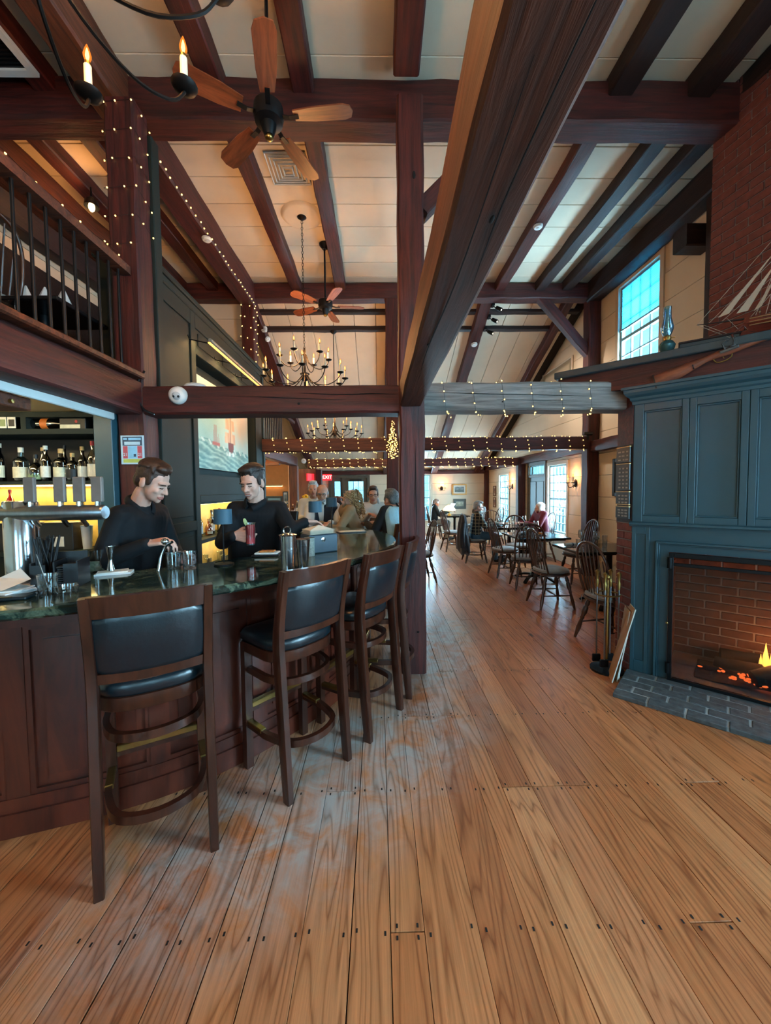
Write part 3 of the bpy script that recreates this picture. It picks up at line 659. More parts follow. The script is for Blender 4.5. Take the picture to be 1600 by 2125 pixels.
for i in range(n):
    a = EC[i]; c = EC[i] + NRM[i]*.66
    b0 = EC[i] + NRM[i]*.012
    rings.append([(b0.x, b0.y, 1.03), (c.x, c.y, 1.03), (c.x, c.y, 1.07), (b0.x, b0.y, 1.07), (a.x, a.y, 1.062), (a.x, a.y, 1.04)])
top.loft(rings)
tag(top.build('marble_counter', 'green_marble', None, 30), 'curved polished green marble bar top with a rounded front edge', 'bar top')
# ---- bar stools
def make_stool(label):
    t = thing('bar_stool', label, 'stool', group='bar stools along the counter')
    for sx in (-1, 1):
        prof = [(.196*sx, -.235, 0), (.196*sx, -.215, .25), (.196*sx, -.19, .6), (.196*sx, -.182, .76), (.198*sx, -.2, .9), (.201*sx, -.25, 1.125)]
        pts = spline(prof, 4); rg = []
        for q, p in enumerate(pts):
            f = q/(len(pts)-1); wx = .034 + .004*math.sin(math.pi*f); wy = .046 + .014*math.sin(math.pi*min(1, f*1.2))
            rg.append([(p.x+a*wx/2, p.y+c*wy/2, p.z) for a, c in ((-.8,-1),(.8,-1),(1,-.8),(1,.8),(.8,1),(-.8,1),(-1,.8),(-1,-.8))])
        MB().loft(rg).build('rear_leg', 'stool_wood', t, 40)
        MB().loft([[(.185*sx+a*.02, .14+c*.02, z) for a, c in ((-1,-1),(1,-1),(1,1),(-1,1))] for z in (0, .3, .69)]).build('front_leg', 'stool_wood', t)
    def back(z0, z1, y0, y1, hw, th, name, mat, bulge=.035, tb=0, nx=14):
        rings = []
        for i in range(nx+1):
            f = -1 + 2*i/nx; x = f*hw; dy = -bulge*(1-f*f) + bulge*.0
            if tb:
                e = 1 - abs(f)**8
                sec = [(0, 0), (.0, 1)]
                r = []
                for q in range(12):
                    an = 2*math.pi*q/12; cz = math.cos(an); cy = math.sin(an)
                    cz = math.copysign(abs(cz)**.35, cz); cy = math.copysign(abs(cy)**.8, cy)
                    zz = (z0+z1)/2 + (z1-z0)/2*cz*(.9+.1*e); ff = (zz-z0)/(z1-z0)
                    r.append((x, y0+(y1-y0)*ff+dy - cy*(th/2)*(.35+.65*e), zz))
                rings.append(r)
            else:
                rings.append([(x, y0+dy-th/2, z0), (x, y0+dy+th/2, z0), (x, y1+dy+th/2, z1), (x, y1+dy-th/2, z1)])
        return MB().loft(rings).build(name, mat, t, 50)
    back(1.045, 1.128, -.232, -.252, .195, .03, 'top_rail', 'stool_wood')
    back(.782, .822, -.184, -.19, .188, .03, 'lower_rail', 'stool_wood', .028)
    back(.814, 1.052, -.188, -.235, .188, .05, 'back_pad', 'leather', .032, tb=1)
    # seat cushion and curved apron
    def dshape(hw, y0, y1, n=18, front=.03):
        pts = []
        for i in range(n+1):
            a = math.pi + math.pi*i/n; pts.append((hw*math.copysign(abs(math.cos(a))**.75, math.cos(a)), y0*1.0 + (y0*0) + (-.16)*math.copysign(abs(math.sin(a))**.75, -math.sin(a)) + 0))
        return pts + [(hw, y1-.02), (hw-front, y1), (-hw+front, y1), (-hw, y1-.02)]
    def seat_ring(sc_, z): return [(x*sc_, (y-.0)*sc_, z) for x, y in dshape(.208, -.03, .17)]
    MB().loft([seat_ring(.93, .70), seat_ring(1.0, .715), seat_ring(1.0, .745), seat_ring(.94, .766), seat_ring(.7, .775), seat_ring(.2, .777)]).build('seat_cushion', 'leather', t, 60)
    MB().loft([seat_ring(.96, .645), seat_ring(.98, .65), seat_ring(.98, .70), seat_ring(.9, .705)]).build('seat_apron', 'stool_wood', t, 40)
    def ushape(z, hw, yb, yf):
        return spline([(-hw, yf, z), (-hw, yf*.3, z), (-hw*.98, -.06, z), (-hw*.72, yb*.80, z), (0, yb, z), (hw*.72, yb*.80, z), (hw*.98, -.06, z), (hw, yf*.3, z), (hw, yf, z)], 4)
    MB().bar(ushape(.545, .178, -.20, .125), .024, .034).build('upper_stretcher', 'stool_wood', t, 40)
    MB().bar(ushape(.245, .182, -.245, .125), .026, .034).build('foot_ring', 'stool_wood', t, 40)
    MB().box((-.17, .128, .30), (.17, .152, .345)).build('front_rail', 'stool_wood', t)
    MB().box((-.165, .122, .322), (.165, .156, .352), c=.003).build('brass_guard', 'brass', t)
    for sx in (-1, 1): MB().box((sx*.182-.016, -.01, .246), (sx*.182+.016, .12, .268), c=.003).build('brass_guard', 'brass', t)
    return t
st = make_stool('nearest bar stool, at the left, seen squarely from behind')
def place_stool(o, a, b_):       # a, b_ = floor points of the two rear legs
    a = Vector(a); b_ = Vector(b_); d = (b_-a).normalized(); rz = math.atan2(d.y, d.x); mid = (a+b_)/2
    f = Vector((-d.y, d.x)); p = mid + f*.235
    o.matrix_basis = Matrix.Translation((p.x, p.y, 0)) @ RZ(rz)
SP = [((-1.053, 1.385), (-.707, 1.575)), ((-.446, 1.799), (-.192, 2.09)), ((-.074, 2.235), (.131, 2.57)), ((.215, 2.76), (.262, 3.03))]
SLAB = ['', 'second bar stool from the left, its teal-black back pad catching the window', 'third bar stool, just left of the middle post', 'bar stool seen edge-on against the middle post']
place_stool(st, *SP[0])
for k in (1, 2, 3): place_stool(dup(st, SLAB[k]), *SP[k])
fx = dup(st, 'bar stool at the far bend of the bar under the person in the pale sweater', (.15, 4.48, 0), rad(49))
for lab, x, y, a in (('bar stool under the older bearded man', -.72, 5.02, 175), ('bar stool under the curly-haired woman', -.26, 4.86, 110), ('bar stool under the man in the open white shirt', -.06, 5.55, 175), ('stool under the dark red-haired person', -.70, 6.3, -15), ('stool under the half-hidden grey-haired person', -.98, 5.85, 175)): dup(st, lab, (x, y, 0), rad(a))
# ---- green panelled wall with its niches, running away behind the bar
WX = -1.90
pw = bpy.data.objects.new('wall_panelled', None); C.objects.link(pw); pw['kind'] = 'structure'; pw.location = (WX, 3.3, 0)
pi_ = Matrix.Translation(pw.location).inverted()
def PW(mb, name, mat='green_paint', sm=0): return mb.build(name, mat, pw, sm, pi_)
Y0, Y1, ZT = 3.30, 6.42, 3.42
NA = (4.12, 6.05, 1.72, 2.90)      # picture niche
NB = (4.12, 6.05, .55, 1.36)       # bottle niche
mb = MB(); th = .36
for (a, b_, p, q) in ((Y0, 4.12, 0, ZT), (6.05, Y1, 0, ZT), (4.12, 6.05, 2.93, ZT), (4.12, 6.05, 1.36, 1.68), (4.12, 6.05, 0, .55)): mb.box((WX-th, a, p), (WX, b_, q))
mb.box((WX-th-.03, Y0, 0), (WX-th, Y1, ZT)); mb.box((WX-th, 4.12, 1.68), (WX-.16, 6.05, 2.93)); PW(mb, 'wall_body')
PW(MB().box((WX-th-.06, Y0-.03, ZT), (WX+.05, Y1+.04, ZT+.05), c=.012), 'cap')
PW(MB().box((WX-.02, Y0-.02, ZT-.07), (WX+.03, Y1+.03, ZT), c=.01), 'cap_moulding')
for ya, yb in ((3.32, 3.40), (4.02, 4.12), (6.05, 6.15)): PW(MB().box((WX, ya, 0), (WX+.018, yb, ZT-.07), c=.005), 'stile')
for ya, yb, za, zb in ((3.40, 4.02, 3.2, 3.35), (3.40, 4.02, 1.10, 1.2), (4.12, 6.05, 3.2, 3.35), (4.12, 6.05, 1.38, 1.46), (4.12, 6.05, 2.93, 3.0)): PW(MB().box((WX, ya, za), (WX+.018, yb, zb), c=.005), 'rail')
for ya, yb, za, zb in ((3.45, 3.97, 1.25, 3.15), (3.45, 3.97, .25, 1.05), (4.2, 4.75, 3.04, 3.17), (4.85, 5.4, 3.04, 3.17), (5.5, 6.0, 3.04, 3.17)): PW(MB().box((WX, ya, za), (WX+.01, yb, zb), c=.004), 'panel')
PW(MB().box((-2.05, Y0+.005, 0), (WX+.085, Y0+.11, 4.4), c=.006), 'corner_post')
PW(MB().box((WX-.14, 6.42, 0), (WX+.02, 6.5, ZT)), 'end_board')
glow('strip_yellow', NICHE, 9)
# picture niche: painting and the bar light in front of it
def painted_panel(name, label, cat, w_, h_, nx, ny, fn, M, depth=.03, frame=None, fw=.05, kind=None, matn='paint_canvas', fmat=None, roll=None):
    t = thing(name, label, cat, M=M)
    vs = [(-w_/2 + w_*i/nx, h_*j/ny, 0) for j in range(ny+1) for i in range(nx+1)]
    fs = [(j*(nx+1)+i, j*(nx+1)+i+1, (j+1)*(nx+1)+i+1, (j+1)*(nx+1)+i) for j in range(ny) for i in range(nx)]
    me = bpy.data.meshes.new('picture'); me.from_pydata(vs, [], fs); at = me.color_attributes.new('paint', 'FLOAT_COLOR', 'POINT')
    for q, v in enumerate(vs):
        c = fn((v[0]+w_/2)/w_, v[1]/h_); at.data[q].color = (c[0], c[1], c[2], 1)
    link('picture', me, matn, t, T(0, 0, depth+.001) @ Matrix.Identity(4))
    MB().box((-w_/2, 0, 0), (w_/2, h_, depth)).build('backing', 'black_plastic' if fmat is None else fmat, t)
    if frame:
        for a, b_ in (((-w_/2-fw, -fw, 0), (-w_/2, h_+fw, depth+.015)), ((w_/2, -fw, 0), (w_/2+fw, h_+fw, depth+.015)), ((-w_/2, -fw, 0), (w_/2, 0, depth+.015)), ((-w_/2, h_, 0), (w_/2, h_+fw, depth+.015))):
            MB().box(a, b_, c=.006).build('frame_side', frame, t)
    return t
attr_mat('paint_canvas', .55)
# picture faces: local x right, y up, z toward the viewer
def facing(p, n_):
    n_ = Vector(n_).normalized(); up = Vector((0, 0, 1)); x = up.cross(n_)
    return Matrix(((x.x, up.x, n_.x, p[0]), (x.y, up.y, n_.y, p[1]), (x.z, up.z, n_.z, p[2]), (0, 0, 0, 1)))
pr = random.Random(5)
def fbm(x, y):
    v = 0; a = .5
    for k in range(4):
        v += a*math.sin(x*(3.1*2**k)+1.7*k+math.sin(y*(2.3*2**k)+k))*math.sin(y*(2.7*2**k)+.9*k); a *= .5
    return v
def lerp3(a, b_, f): f = max(0, min(1, f)); return tuple(p+(q-p)*f for p, q in zip(a, b_))
SKY1, SKY2, PINK, SEA1, SEA2, RED, SAIL = srgb('#7fb6b0'), srgb('#a9d2cd'), srgb('#e3b79a'), srgb('#3f7f80'), srgb('#a6d3c6'), srgb('#6b2b26'), srgb('#d9b58d')
def sea(u, v):
    hz = .35 - .09*u + .012*math.sin(u*9)
    if v > hz:
        c = lerp3(SKY2, SKY1, .5+.6*fbm(u*2, v*1.4)); c = lerp3(c, PINK, max(0, (u-.45)*.7+(v-.55)*1.0 + .45*fbm(u*3+2, v)))
    else:
        w_ = .5+.5*math.sin(v*95+u*26+5*fbm(u*3, v*5)); c = lerp3(SEA1, SEA2, .15+.7*w_*w_+.25*fbm(u*9, v*17)); c = lerp3(c, srgb('#2f5f66'), .45*(fbm(u*6+3, v*9)))
        if hz - v < .05 and math.sin(u*60+v*40) > .6: c = lerp3(c, srgb('#dff0e8'), .6)
    dx = u-.60
    if .36 < v < 1.0:
        f = (v-.36)/.64; hw = .10*(1-.45*f)*(1 if math.sin(v*34) > -.75 else .35)
        if -hw*1.15 < dx < hw: c = lerp3(c, lerp3(SAIL, srgb('#c58f6a'), .5+.5*math.sin(dx*60+v*8)), .82)
        if abs(dx) < .007: c = srgb('#4a3a34')
    if .235 < v < .375 and abs(dx-.005) < .055*(.55+.45*min(1, (v-.235)/.07)): c = lerp3(RED, srgb('#3a1c1a'), max(0, (.30-v)*8))
    if .20 < v < .245 and abs(dx) < .085: c = lerp3(c, srgb('#e4f2ea'), .55+.4*math.sin(u*90))
    d2 = u-.33
    if .285 < v < .335 and abs(d2) < .065: c = srgb('#a2564e')
    if .335 < v < .53 and abs(d2) < .06*(1-(v-.335)*2.6)*(1 if math.sin(d2*150) > -.5 else .5): c = lerp3(c, srgb('#8f7f78'), .7)
    return c
painted_panel('seascape_painting', 'large unframed seascape of sailing ships on a green sea, on the panelled wall', 'painting', 1.72, 1.02, 110, 74, sea, facing((WX-.155, 5.05, 1.76), (1, 0, 0)), .09)
lb = thing('picture_light', 'long glowing bar light on thin arms above the seascape painting', 'lamp', (-1.62, 4.7, 2.97))
MB().tube([(0, -.85, 0), (0, .95, 0)], .018, 8).build('tube', mk('light_housing', '#8b8578', .4), lb, 40)
MB().box((-.03, -.83, -.022), (-.004, .93, -.012)).build('strip', glow('picture_strip', (1.0, .45, .09), 4), lb)
for ya in (-.72, -.1, .55): MB().tube([(0, ya, 0), (-.26, ya, .06), (-.275, ya, .10)], .006, 6).build('arm', 'black_metal', lb)
for k, ya in enumerate((-.6, 0, .6)):
    d = area('picture_light_beam', (-1.63, 4.7+ya, 2.94), (-.55, 0, -1), .05, .5, 5, (1, .62, .25)); d.parent = lb; d.matrix_parent_inverse = lb.matrix_basis.inverted()
# bottle niche
MB().box((WX-th+.005, 4.125, .93), (WX-.02, 6.045, .97), c=.004).build('shelf', 'green_paint', pw, M=pi_)
for zz in (1.335, .905): MB().box((WX-th+.03, 4.2, zz), (WX-th+.05, 6.0, zz+.012)).build('light_strip', 'strip_yellow', pw, M=pi_)
for zz, e in ((1.32, 9), (.9, 8)): area('niche_light', (WX-.2, 5.08, zz), (-.25, 0, -1), 1.8, .06, e, NICHE).rotation_euler[2] += 0
PW(MB().box((WX-th, 4.12, .55), (WX-th+.004, 6.05, 1.36)), 'niche_back', mk('niche_gold', '#d8b765', .6))
# ================================================================ HANGING AND CEILING FIXTURES
BULB = MB().lathe([(.001, 0), (.007, .004), (.012, .018), (.0125, .028), (.008, .045), (.003, .058), (.001, .062)], 10).mesh('bulb', 60)
TUBE = MB().lathe([(.001, 0), (.0115, 0), (.0115, .1), (.001, .102)], 10).mesh('candle', 40)
PAN = MB().lathe([(.001, -.004), (.012, -.004), (.036, .006), (.042, .016), (.039, .016), (.012, .003), (.001, .004)], 14).mesh('drip_pan', 40)
FILA = MB().lathe([(.001, .008), (.0045, .014), (.0065, .024), (.0045, .038), (.001, .05)], 8).mesh('filament', 60)
BASE = MB().lathe([(.001, 0), (.009, 0), (.009, .012), (.001, .012)], 8).mesh('bulb_base', 40)
def chandelier(label, x, y, zcup, zceil, tiers, energy, chain=True, scale=1.0, canopy=True):
    t = thing('candle_chandelier', label, 'chandelier', (x, y, zcup))
    H = zceil - zcup
    for (r, n, dz, off) in tiers:
        for k in range(n):
            a = off + 2*math.pi*k/n; M = RZ(a)
            pts = spline([(.02, 0, dz+.05), (r*.25, 0, dz-.07), (r*.6, 0, dz-.115), (r*.88, 0, dz-.075), (r, 0, dz-.006)], 5)
            ar = MB().tube(pts, .0055, 6).build('arm', 'iron', t, 40, M)
            for nm, me, mt, zz in (('drip_pan', PAN, 'iron', dz), ('candle', TUBE, 'candle_tube', dz+.004), ('bulb_base', BASE, 'brass', dz+.104), ('bulb', BULB, 'bulb_shell', dz+.112), ('filament', FILA, 'bulb_core', dz+.112)):
                link(nm, me, mt, ar, T(r, 0, zz))
    MB().lathe([(.001, -.16), (.012, -.15), (.03, -.12), (.012, -.09), (.014, -.04), (.05, -.02), (.05, .02), (.016, .04), (.012, .3), (.02, .33), (.006, .37), (.001, .38)], 12).build('hub', 'iron', t, 40)
    MB().tube([(.052*math.cos(a), .052*math.sin(a), .05) for a in [2*math.pi*k/16 for k in range(16)]], .008, 6, closed=True).build('hub_ring', 'iron', t, 40)
    if chain:
        ch = MB(); z = .37; k = 0
        while z < H-.06:
            M = T(0, 0, z) @ RZ(math.pi/2*(k % 2)); ch.tube([(.011*math.cos(q)*1, 0, .022*math.sin(q)) for q in [2*math.pi*j/8 for j in range(8)]], .003, 4, M, closed=True); z += .036; k += 1
        ch.build('chain', 'iron', t)
    else: MB().tube([(0, 0, .35), (0, 0, H-.03)], .007, 6).build('rod', 'iron', t)
    if canopy: MB().lathe([(.001, H-.05), (.02, H-.05), (.06, H-.02), (.065, H-.001), (.001, H-.001)], 16).build('canopy', 'iron', t, 40)
    for k in range(3):
        a = 2*math.pi*k/3+.4; r = tiers[0][0]*.35
        d = point('chandelier_light', (x+r*math.cos(a), y+r*math.sin(a), zcup+.30), energy/3, WARM, .06); d.parent = t; d.matrix_parent_inverse = t.matrix_basis.inverted()
    return t
chandelier('big two-tier candle chandelier hanging on a chain in front of the second fan', -.90, 4.9, 2.90, 4.864, [(.50, 12, 0, .13), (.30, 6, .24, .3)], 95)
chandelier('smaller candle chandelier on a rod, low beyond the tie beam over the bar', -.80, 7.3, 2.55, 4.44, [(.50, 10, 0, .1), (.33, 5, .10, .5)], 75, chain=False)
chandelier('nearest candle chandelier, two of its lit arms reaching in at the top left', -.838, .98, 2.85, 4.864, [(.442, 8, 0, rad(18))], 125)
ro = thing('ceiling_medallion', 'round plain white ceiling medallion above the chain of the big chandelier', 'medallion', (-.90, 4.9, 4.842))
MB().lathe([(.001, 0), (.2, 0), (.235, .006), (.25, .022), (.001, .023)], 32).build('disc', 'ceiling_board', ro, 40)
def fan(label, x, y, z, r, off, zc=4.864):
    t = thing('ceiling_fan', label, 'fan', (x, y, z))
    MB().lathe([(.001, -.13), (.03, -.13), (.045, -.09), (.05, -.06), (.09, -.045), (.1, 0), (.095, .05), (.06, .07), (.03, .085), (.001, .09)], 20).build('motor', 'black_metal', t, 40)
    MB().tube([(0, 0, .08), (0, 0, zc-z-.05)], .012, 8).build('rod', 'black_metal', t, 40)
    MB().lathe([(.001, zc-z-.07), (.03, zc-z-.07), (.07, zc-z-.02), (.072, zc-z), (.001, zc-z)], 16).build('canopy', 'black_metal', t, 40)
    MB().ell((0, 0, -.14), (.028, .028, .02)).build('cap', 'brass', t, 60)
    for k in range(5):
        M = RZ(off + 2*math.pi*k/5)
        ir = MB().bar([(.08, 0, -.01), (.14, 0, -.025), (.2, 0, -.02)], .03, .006, None).build('blade_iron', 'black_metal', t, 0, M)
        poly = [(.17, -.045), (.3, -.062), (r-.06, -.068), (r-.015, -.05), (r, 0), (r-.015, .05), (r-.06, .068), (.3, .062), (.17, .045)]
        MB().prism(poly, -.004, .004, RX(rad(12))).build('blade', 'fan_blade', t, 0, M @ T(0, 0, -.012))
    return t
wood('fan_blade', '#5a2b18', '#8f4d2b', scale=(4, 30, 30), rough=.4, bump=.05)
fan('nearer wooden ceiling fan with five brown blades below the heavy ceiling beam', -.697, 2.68, 3.98, .56, rad(-5))
fan('farther ceiling fan, behind the chain of the big chandelier', -.70, 5.45, 4.05, .54, rad(8))
# vents, detectors, cameras
v = thing('ceiling_vent', 'square white stepped ceiling vent beyond the nearer fan', 'vent', (-.90, 4.2, 4.864))
for k in range(5):
    h = .20-.038*k; z = -.012-.006*k
    MB().tube([(h, h, z), (-h, h, z), (-h, -h, z), (h, -h, z)], .011, 4, closed=True).build('louvre', 'white_paint', v)
MB().box((-.2, -.2, -.004), (.2, .2, 0)).build('backing', 'trim_paint', v)
v = thing('ceiling_vent', 'large dark return grille in a white frame at the top left corner', 'vent', (-2.88, 2.72, 4.70))
for a, b_ in (((-.45, -.5, -.03), (-.40, .42, .0)), ((.28, -.5, -.03), (.33, .42, .0)), ((-.4, .37, -.03), (.28, .42, 0)), ((-.4, -.5, -.03), (.28, -.45, 0))): MB().box(a, b_).build('frame_side', 'white_paint', v)
gm = MB().box((-.4, 0, -.012), (.28, .012, -.004)).mesh('slat')
for k in range(30): link('slat', gm, 'black_metal', v, T(0, -.44+k*.0275, 0))
MB().box((-.42, -.48, -.002), (.3, .4, .0)).build('backing', 'black_plastic', v)
def disc(label, x, y, z, r, nrm=(0, 0, -1), name='smoke_detector', cat='smoke detector'):
    t = thing(name, label, cat, M=aim((x, y, z), nrm))
    MB().lathe([(.001, 0), (r, 0), (r, .015), (r*.8, .03), (.001, .034)], 20).build('housing', 'white_plastic', t, 40)
    MB().lathe([(.001, .032), (r*.3, .032), (r*.28, .04), (.001, .041)], 12).build('sensor', 'white_paint', t, 40); return t
disc('white smoke detector under the string-lit plate, left of the medallion', -2.0, 4.75, 4.498, .055)
disc('white smoke detector on a dark joist over the dining room', 2.0, 4.85, 4.718, .055)
disc('white smoke detector on the sloping rafter below the spotlights', 1.86, 7.45, slope_z(7.45)-.17, .06, (0, -.3, -1))
disc('lower white smoke detector on the far left rafter', -2.0, 7.25, 4.28, .05, (.6, -.5, -.6))
em = thing('emergency_light', 'small white wall fitting above the lower smoke detector on the far left rafter', 'lamp', (-2.03, 7.15, 4.42))
MB().box((-.05, -.04, -.05), (.05, .04, .05), c=.02).build('housing', 'white_plastic', em); MB().ell((.03, -.04, -.04), .03).build('head', 'white_plastic', em, 60)
for k, (yy, lab) in enumerate(((6.62, 'topmost of the three black spotlights on the dining room rafter'), (6.85, 'middle of the three black spotlights on the dining room rafter'), (7.1, 'lowest of the three black spotlights on the dining room rafter'))):
    z = slope_z(yy)-.2; t = thing('spotlight', lab, 'spotlight', (1.97, yy, z))
    MB().box((-.02, -.05, .0), (.02, .05, .045)).build('base', 'black_metal', t)
    MB().tube([(0, 0, .02), (.05, 0, -.03)], .008, 6).build('arm', 'black_metal', t)
    MB().lathe([(.001, -.05), (.03, -.05), (.034, .05), (.03, .06), (.001, .055)], 12, aim((.09, -.03, -.05), (.6, -.5, -.55))).build('head', 'black_metal', t, 40)
    MB().lathe([(.001, .0565), (.026, .0565), (.001, .0575)], 12, aim((.09, -.03, -.05), (.6, -.5, -.55))).build('lens', glow('spot_lens_%d' % k, (1, .8, .5), 8), t)
    d = bpy.data.lights.new('spot_beam', 'SPOT'); d.energy = 120; d.color = (1, .88, .74); d.spot_size = rad(75); d.spot_blend = .6; d.shadow_soft_size = .03
    o = bpy.data.objects.new('spot_beam', d); C.objects.link(o); o.parent = t; o.location = (.13, -.065, -.09); o.rotation_euler = Vector((.6, .5-.4*k, -.75)).to_track_quat('-Z', 'Y').to_euler()
cm = thing('security_camera', 'white dome security camera on the tie beam beside the loft post', 'camera', M=aim((-1.56, 3.098, 2.255), (.12, -1, -.28)))
MB().lathe([(.001, -.03), (.062, -.03), (.07, 0), (.066, .03), (.045, .052), (.001, .058)], 24).build('housing', 'white_plastic', cm, 40)
MB().ell((0, 0, .045), (.036, .036, .02)).build('eyeball', mk('camera_grey', '#b9c0c4', .3), cm, 60)
for sx in (-1, 1): MB().ell((sx*.016, -.004, .06), (.010, .010, .006)).build('lens', 'black_plastic', cm, 60)
ap = thing('wireless_access_point', 'flat round white disc lying on the tie beam behind the dome camera', 'access point', (-1.47, 3.2, 2.337))
MB().lathe([(.001, 0), (.085, 0), (.09, .012), (.075, .026), (.001, .03)], 24).build('housing', 'white_plastic', ap, 40)
MB().lathe([(.001, .03), (.02, .03), (.001, .033)], 12).build('logo_disc', 'camera_grey', ap, 40)
cb = tag(MB().tube(spline([(-1.80, 3.07, 2.44), (-1.86, 3.08, 2.36), (-1.87, 3.08, 2.25), (-1.83, 3.085, 2.15), (-1.75, 3.09, 2.11)], 6), .008, 6).build('cable', 'black_plastic', None, 40), 'loose black cable hanging beside the dome camera', 'cable')
sw = thing('small_camera', 'small black camera on the right wall post above the girt', 'camera', (3.48, 6.4, 2.39))
MB().box((-.05, -.03, -.02), (.09, .03, .03), c=.008).build('housing', 'black_plastic', sw); MB().box((.0, -.01, -.1), (.03, .03, -.02)).build('bracket', 'black_metal', sw)
# string lights
SB = None
def string(label, pts, gap=.09, r=.0075, jitter=.01, seed=1):
    q = random.Random(seed); t = thing('string_lights', label, 'string lights', tuple(pts[0])); inv = t.matrix_basis.inverted()
    pts = [Vector(p) for p in pts]
    MB().tube(pts, .0016, 3).build('wire', 'black_plastic', t, 0, inv)
    bl = MB(); acc = 0; nxt = .02
    for a, b_ in zip(pts, pts[1:]):
        L = (b_-a).length
        while nxt <= acc + L and L > 0:
            p = a.lerp(b_, (nxt-acc)/L) + Vector((q.uniform(-jitter, jitter), q.uniform(-jitter, jitter), q.uniform(-jitter, jitter)))
            bl.ell(p, r, 6, 4); nxt += gap*q.uniform(.75, 1.25)
        acc += L
    tag(bl.build('light_beads', 'string_glow', t, 0, inv), kind='stuff'); return t
def wrapX(x0, x1, y, z, hw, hh, pitch):
    pts = []; x = x0; k = 0; e = .012
    while x < x1:
        for dx, a, b_ in ((0, -1, 1), (.12, -1, -1), (.5, 1, -1), (.6, 1, 1)): pts.append((x+dx*pitch, y+a*(hw+e), z+b_*(hh+e)))
        x += pitch
    return pts
string('string lights wound round the weathered grey tie beam', wrapX(.52, 1.75, 3.2, 2.235, .1, .11, .235), .075, .0055, seed=1)
string('string lights wound round the dark tie beam across the dining room', wrapX(.42, 3.45, 6.5, 2.245, .1, .105, .23), .085, .0085, seed=2)
string('string lights wound round the tie beam at the far end of the bar', wrapX(-1.95, .12, 6.5, 2.245, .1, .105, .23), .085, .0085, seed=3)
string('string lights wound round the farthest tie beam above the exit sign', wrapX(-1.7, .2, 9.7, 2.165, .09, .095, .2), .09, .011, seed=4)
string('string lights wound round the farthest tie beam of the dining room', wrapX(.35, 3.45, 9.7, 2.165, .09, .095, .2), .09, .011, seed=5)
hp = []
for k in range(8):
    z = 4.45 - .21*k
    for a, b_, dz in ((-1, -1, 0), (0, -1, .01), (1, -1, .02), (1, 1, -.04), (-1, 1, -.12)): hp.append((-1.945+a*.122, 3.2+b_*.112, z+dz))
string('string lights wound round the post at the end of the loft railing', hp[:28], .105, .0065, .004, seed=6)
string('string lights along the string-lit plate above the panelled wall', [(-1.94, 3.3+.1*k, 4.49+(-.012 if k % 2 else 0)) for k in range(32)], .1, .0085, .006, seed=7)
string('string lights along the wooden loft handrail', [(-1.885+.01*math.sin(k), 1.0+.13*k, 3.235+.008*math.cos(k*1.7)) for k in range(16)], .17, .006, .006, seed=8)
hp = []
for k in range(11):
    z = 4.5 - .17*k
    for a, b_, dz in ((-1, -1, 0), (1, -1, -.04), (1, 1, -.08), (-1, 1, -.12)): hp.append((-2.08+a*.112, 6.5+b_*.112, z+dz))
string('string lights wound round the post at the far end of the panelled wall', hp, .12, .0095, .006, seed=9)
q = random.Random(4); pts = []
for k in range(150):
    f = k/150; sp = .015 + .085*math.sin(math.pi*min(1, f*.75))**1.5; a = k*2.4
    pts.append((.245+sp*math.cos(a), 6.385+.02*math.sin(a*1.3), 2.62-.62*f))
string('bunch of string lights hanging down the far bar post', pts, .10, .0085, .01, seed=10)
string('string lights running down the edge of the far loft', [(-1.97+.01*math.sin(k*2), 6.72, 2.95-.07*k) for k in range(9)], .07, .009, .005, seed=11)
# sconces
def sconce(label, p, n_, e=12):
    t = thing('wall_sconce', label, 'sconce', M=facing(p, n_))
    MB().lathe([(.001, 0), (.05, 0), (.05, .008), (.03, .02), (.001, .024)], 16, Matrix.Scale(1.5, 4, (0, 1, 0))).build('backplate', 'iron', t, 40)
    for sx in (-1, 1):
        ar = MB().tube(spline([(0, -.02, .02), (sx*.04, -.075, .06), (sx*.085, -.07, .09), (sx*.1, -.01, .1)], 5), .006, 6).build('arm', 'iron', t, 40)
        for nm, me, mt, zz in (('drip_pan', PAN, 'iron', 0), ('candle', TUBE, 'candle_tube', .004), ('bulb_base', BASE, 'brass', .104), ('bulb', BULB, 'bulb_shell', .112), ('filament', FILA, 'bulb_core', .112)):
            link(nm, me, mt, ar, T(sx*.1, zz, .1) @ RX(rad(-90)))
    p2 = Vector(p) + Vector(n_)*.14 + Vector((0, 0, .15)); d = point('sconce_light', p2, e, (1, .42, .14), .03); d.parent = t; d.matrix_parent_inverse = t.matrix_basis.inverted()
    return t
sconce('two-candle sconce on the right wall beside the large dining window', (3.69, 7.15, 1.58), (-1, 0, 0), 10)
sconce('two-candle sconce on the right wall beside the far dining window', (3.69, 10.55, 1.55), (-1, 0, 0), 12)
sconce('two-candle sconce on the far dining wall left of the gold frame', (2.13, 12.94, 1.52), (0, -1, 0), 12)
ls = thing('loft_lamp', 'small lit wall lamp in the loft behind the wrapped post', 'lamp', (-3.0, 4.28, 4.52))
MB().lathe([(.02, .1), (.06, .06), (.07, 0), (.068, 0), (.055, .055), (.02, .095)], 14).build('shade', 'black_metal', ls, 40)
MB().ell((0, 0, .0), (.03, .03, .05)).build('bulb', 'bulb_core', ls, 60); MB().tube([(0, 0, .1), (0, 0, .2)], .01, 6).build('stem', 'black_metal', ls)
d = point('loft_lamp_light', (-3.0, 4.2, 4.42), 14, WARM, .04)
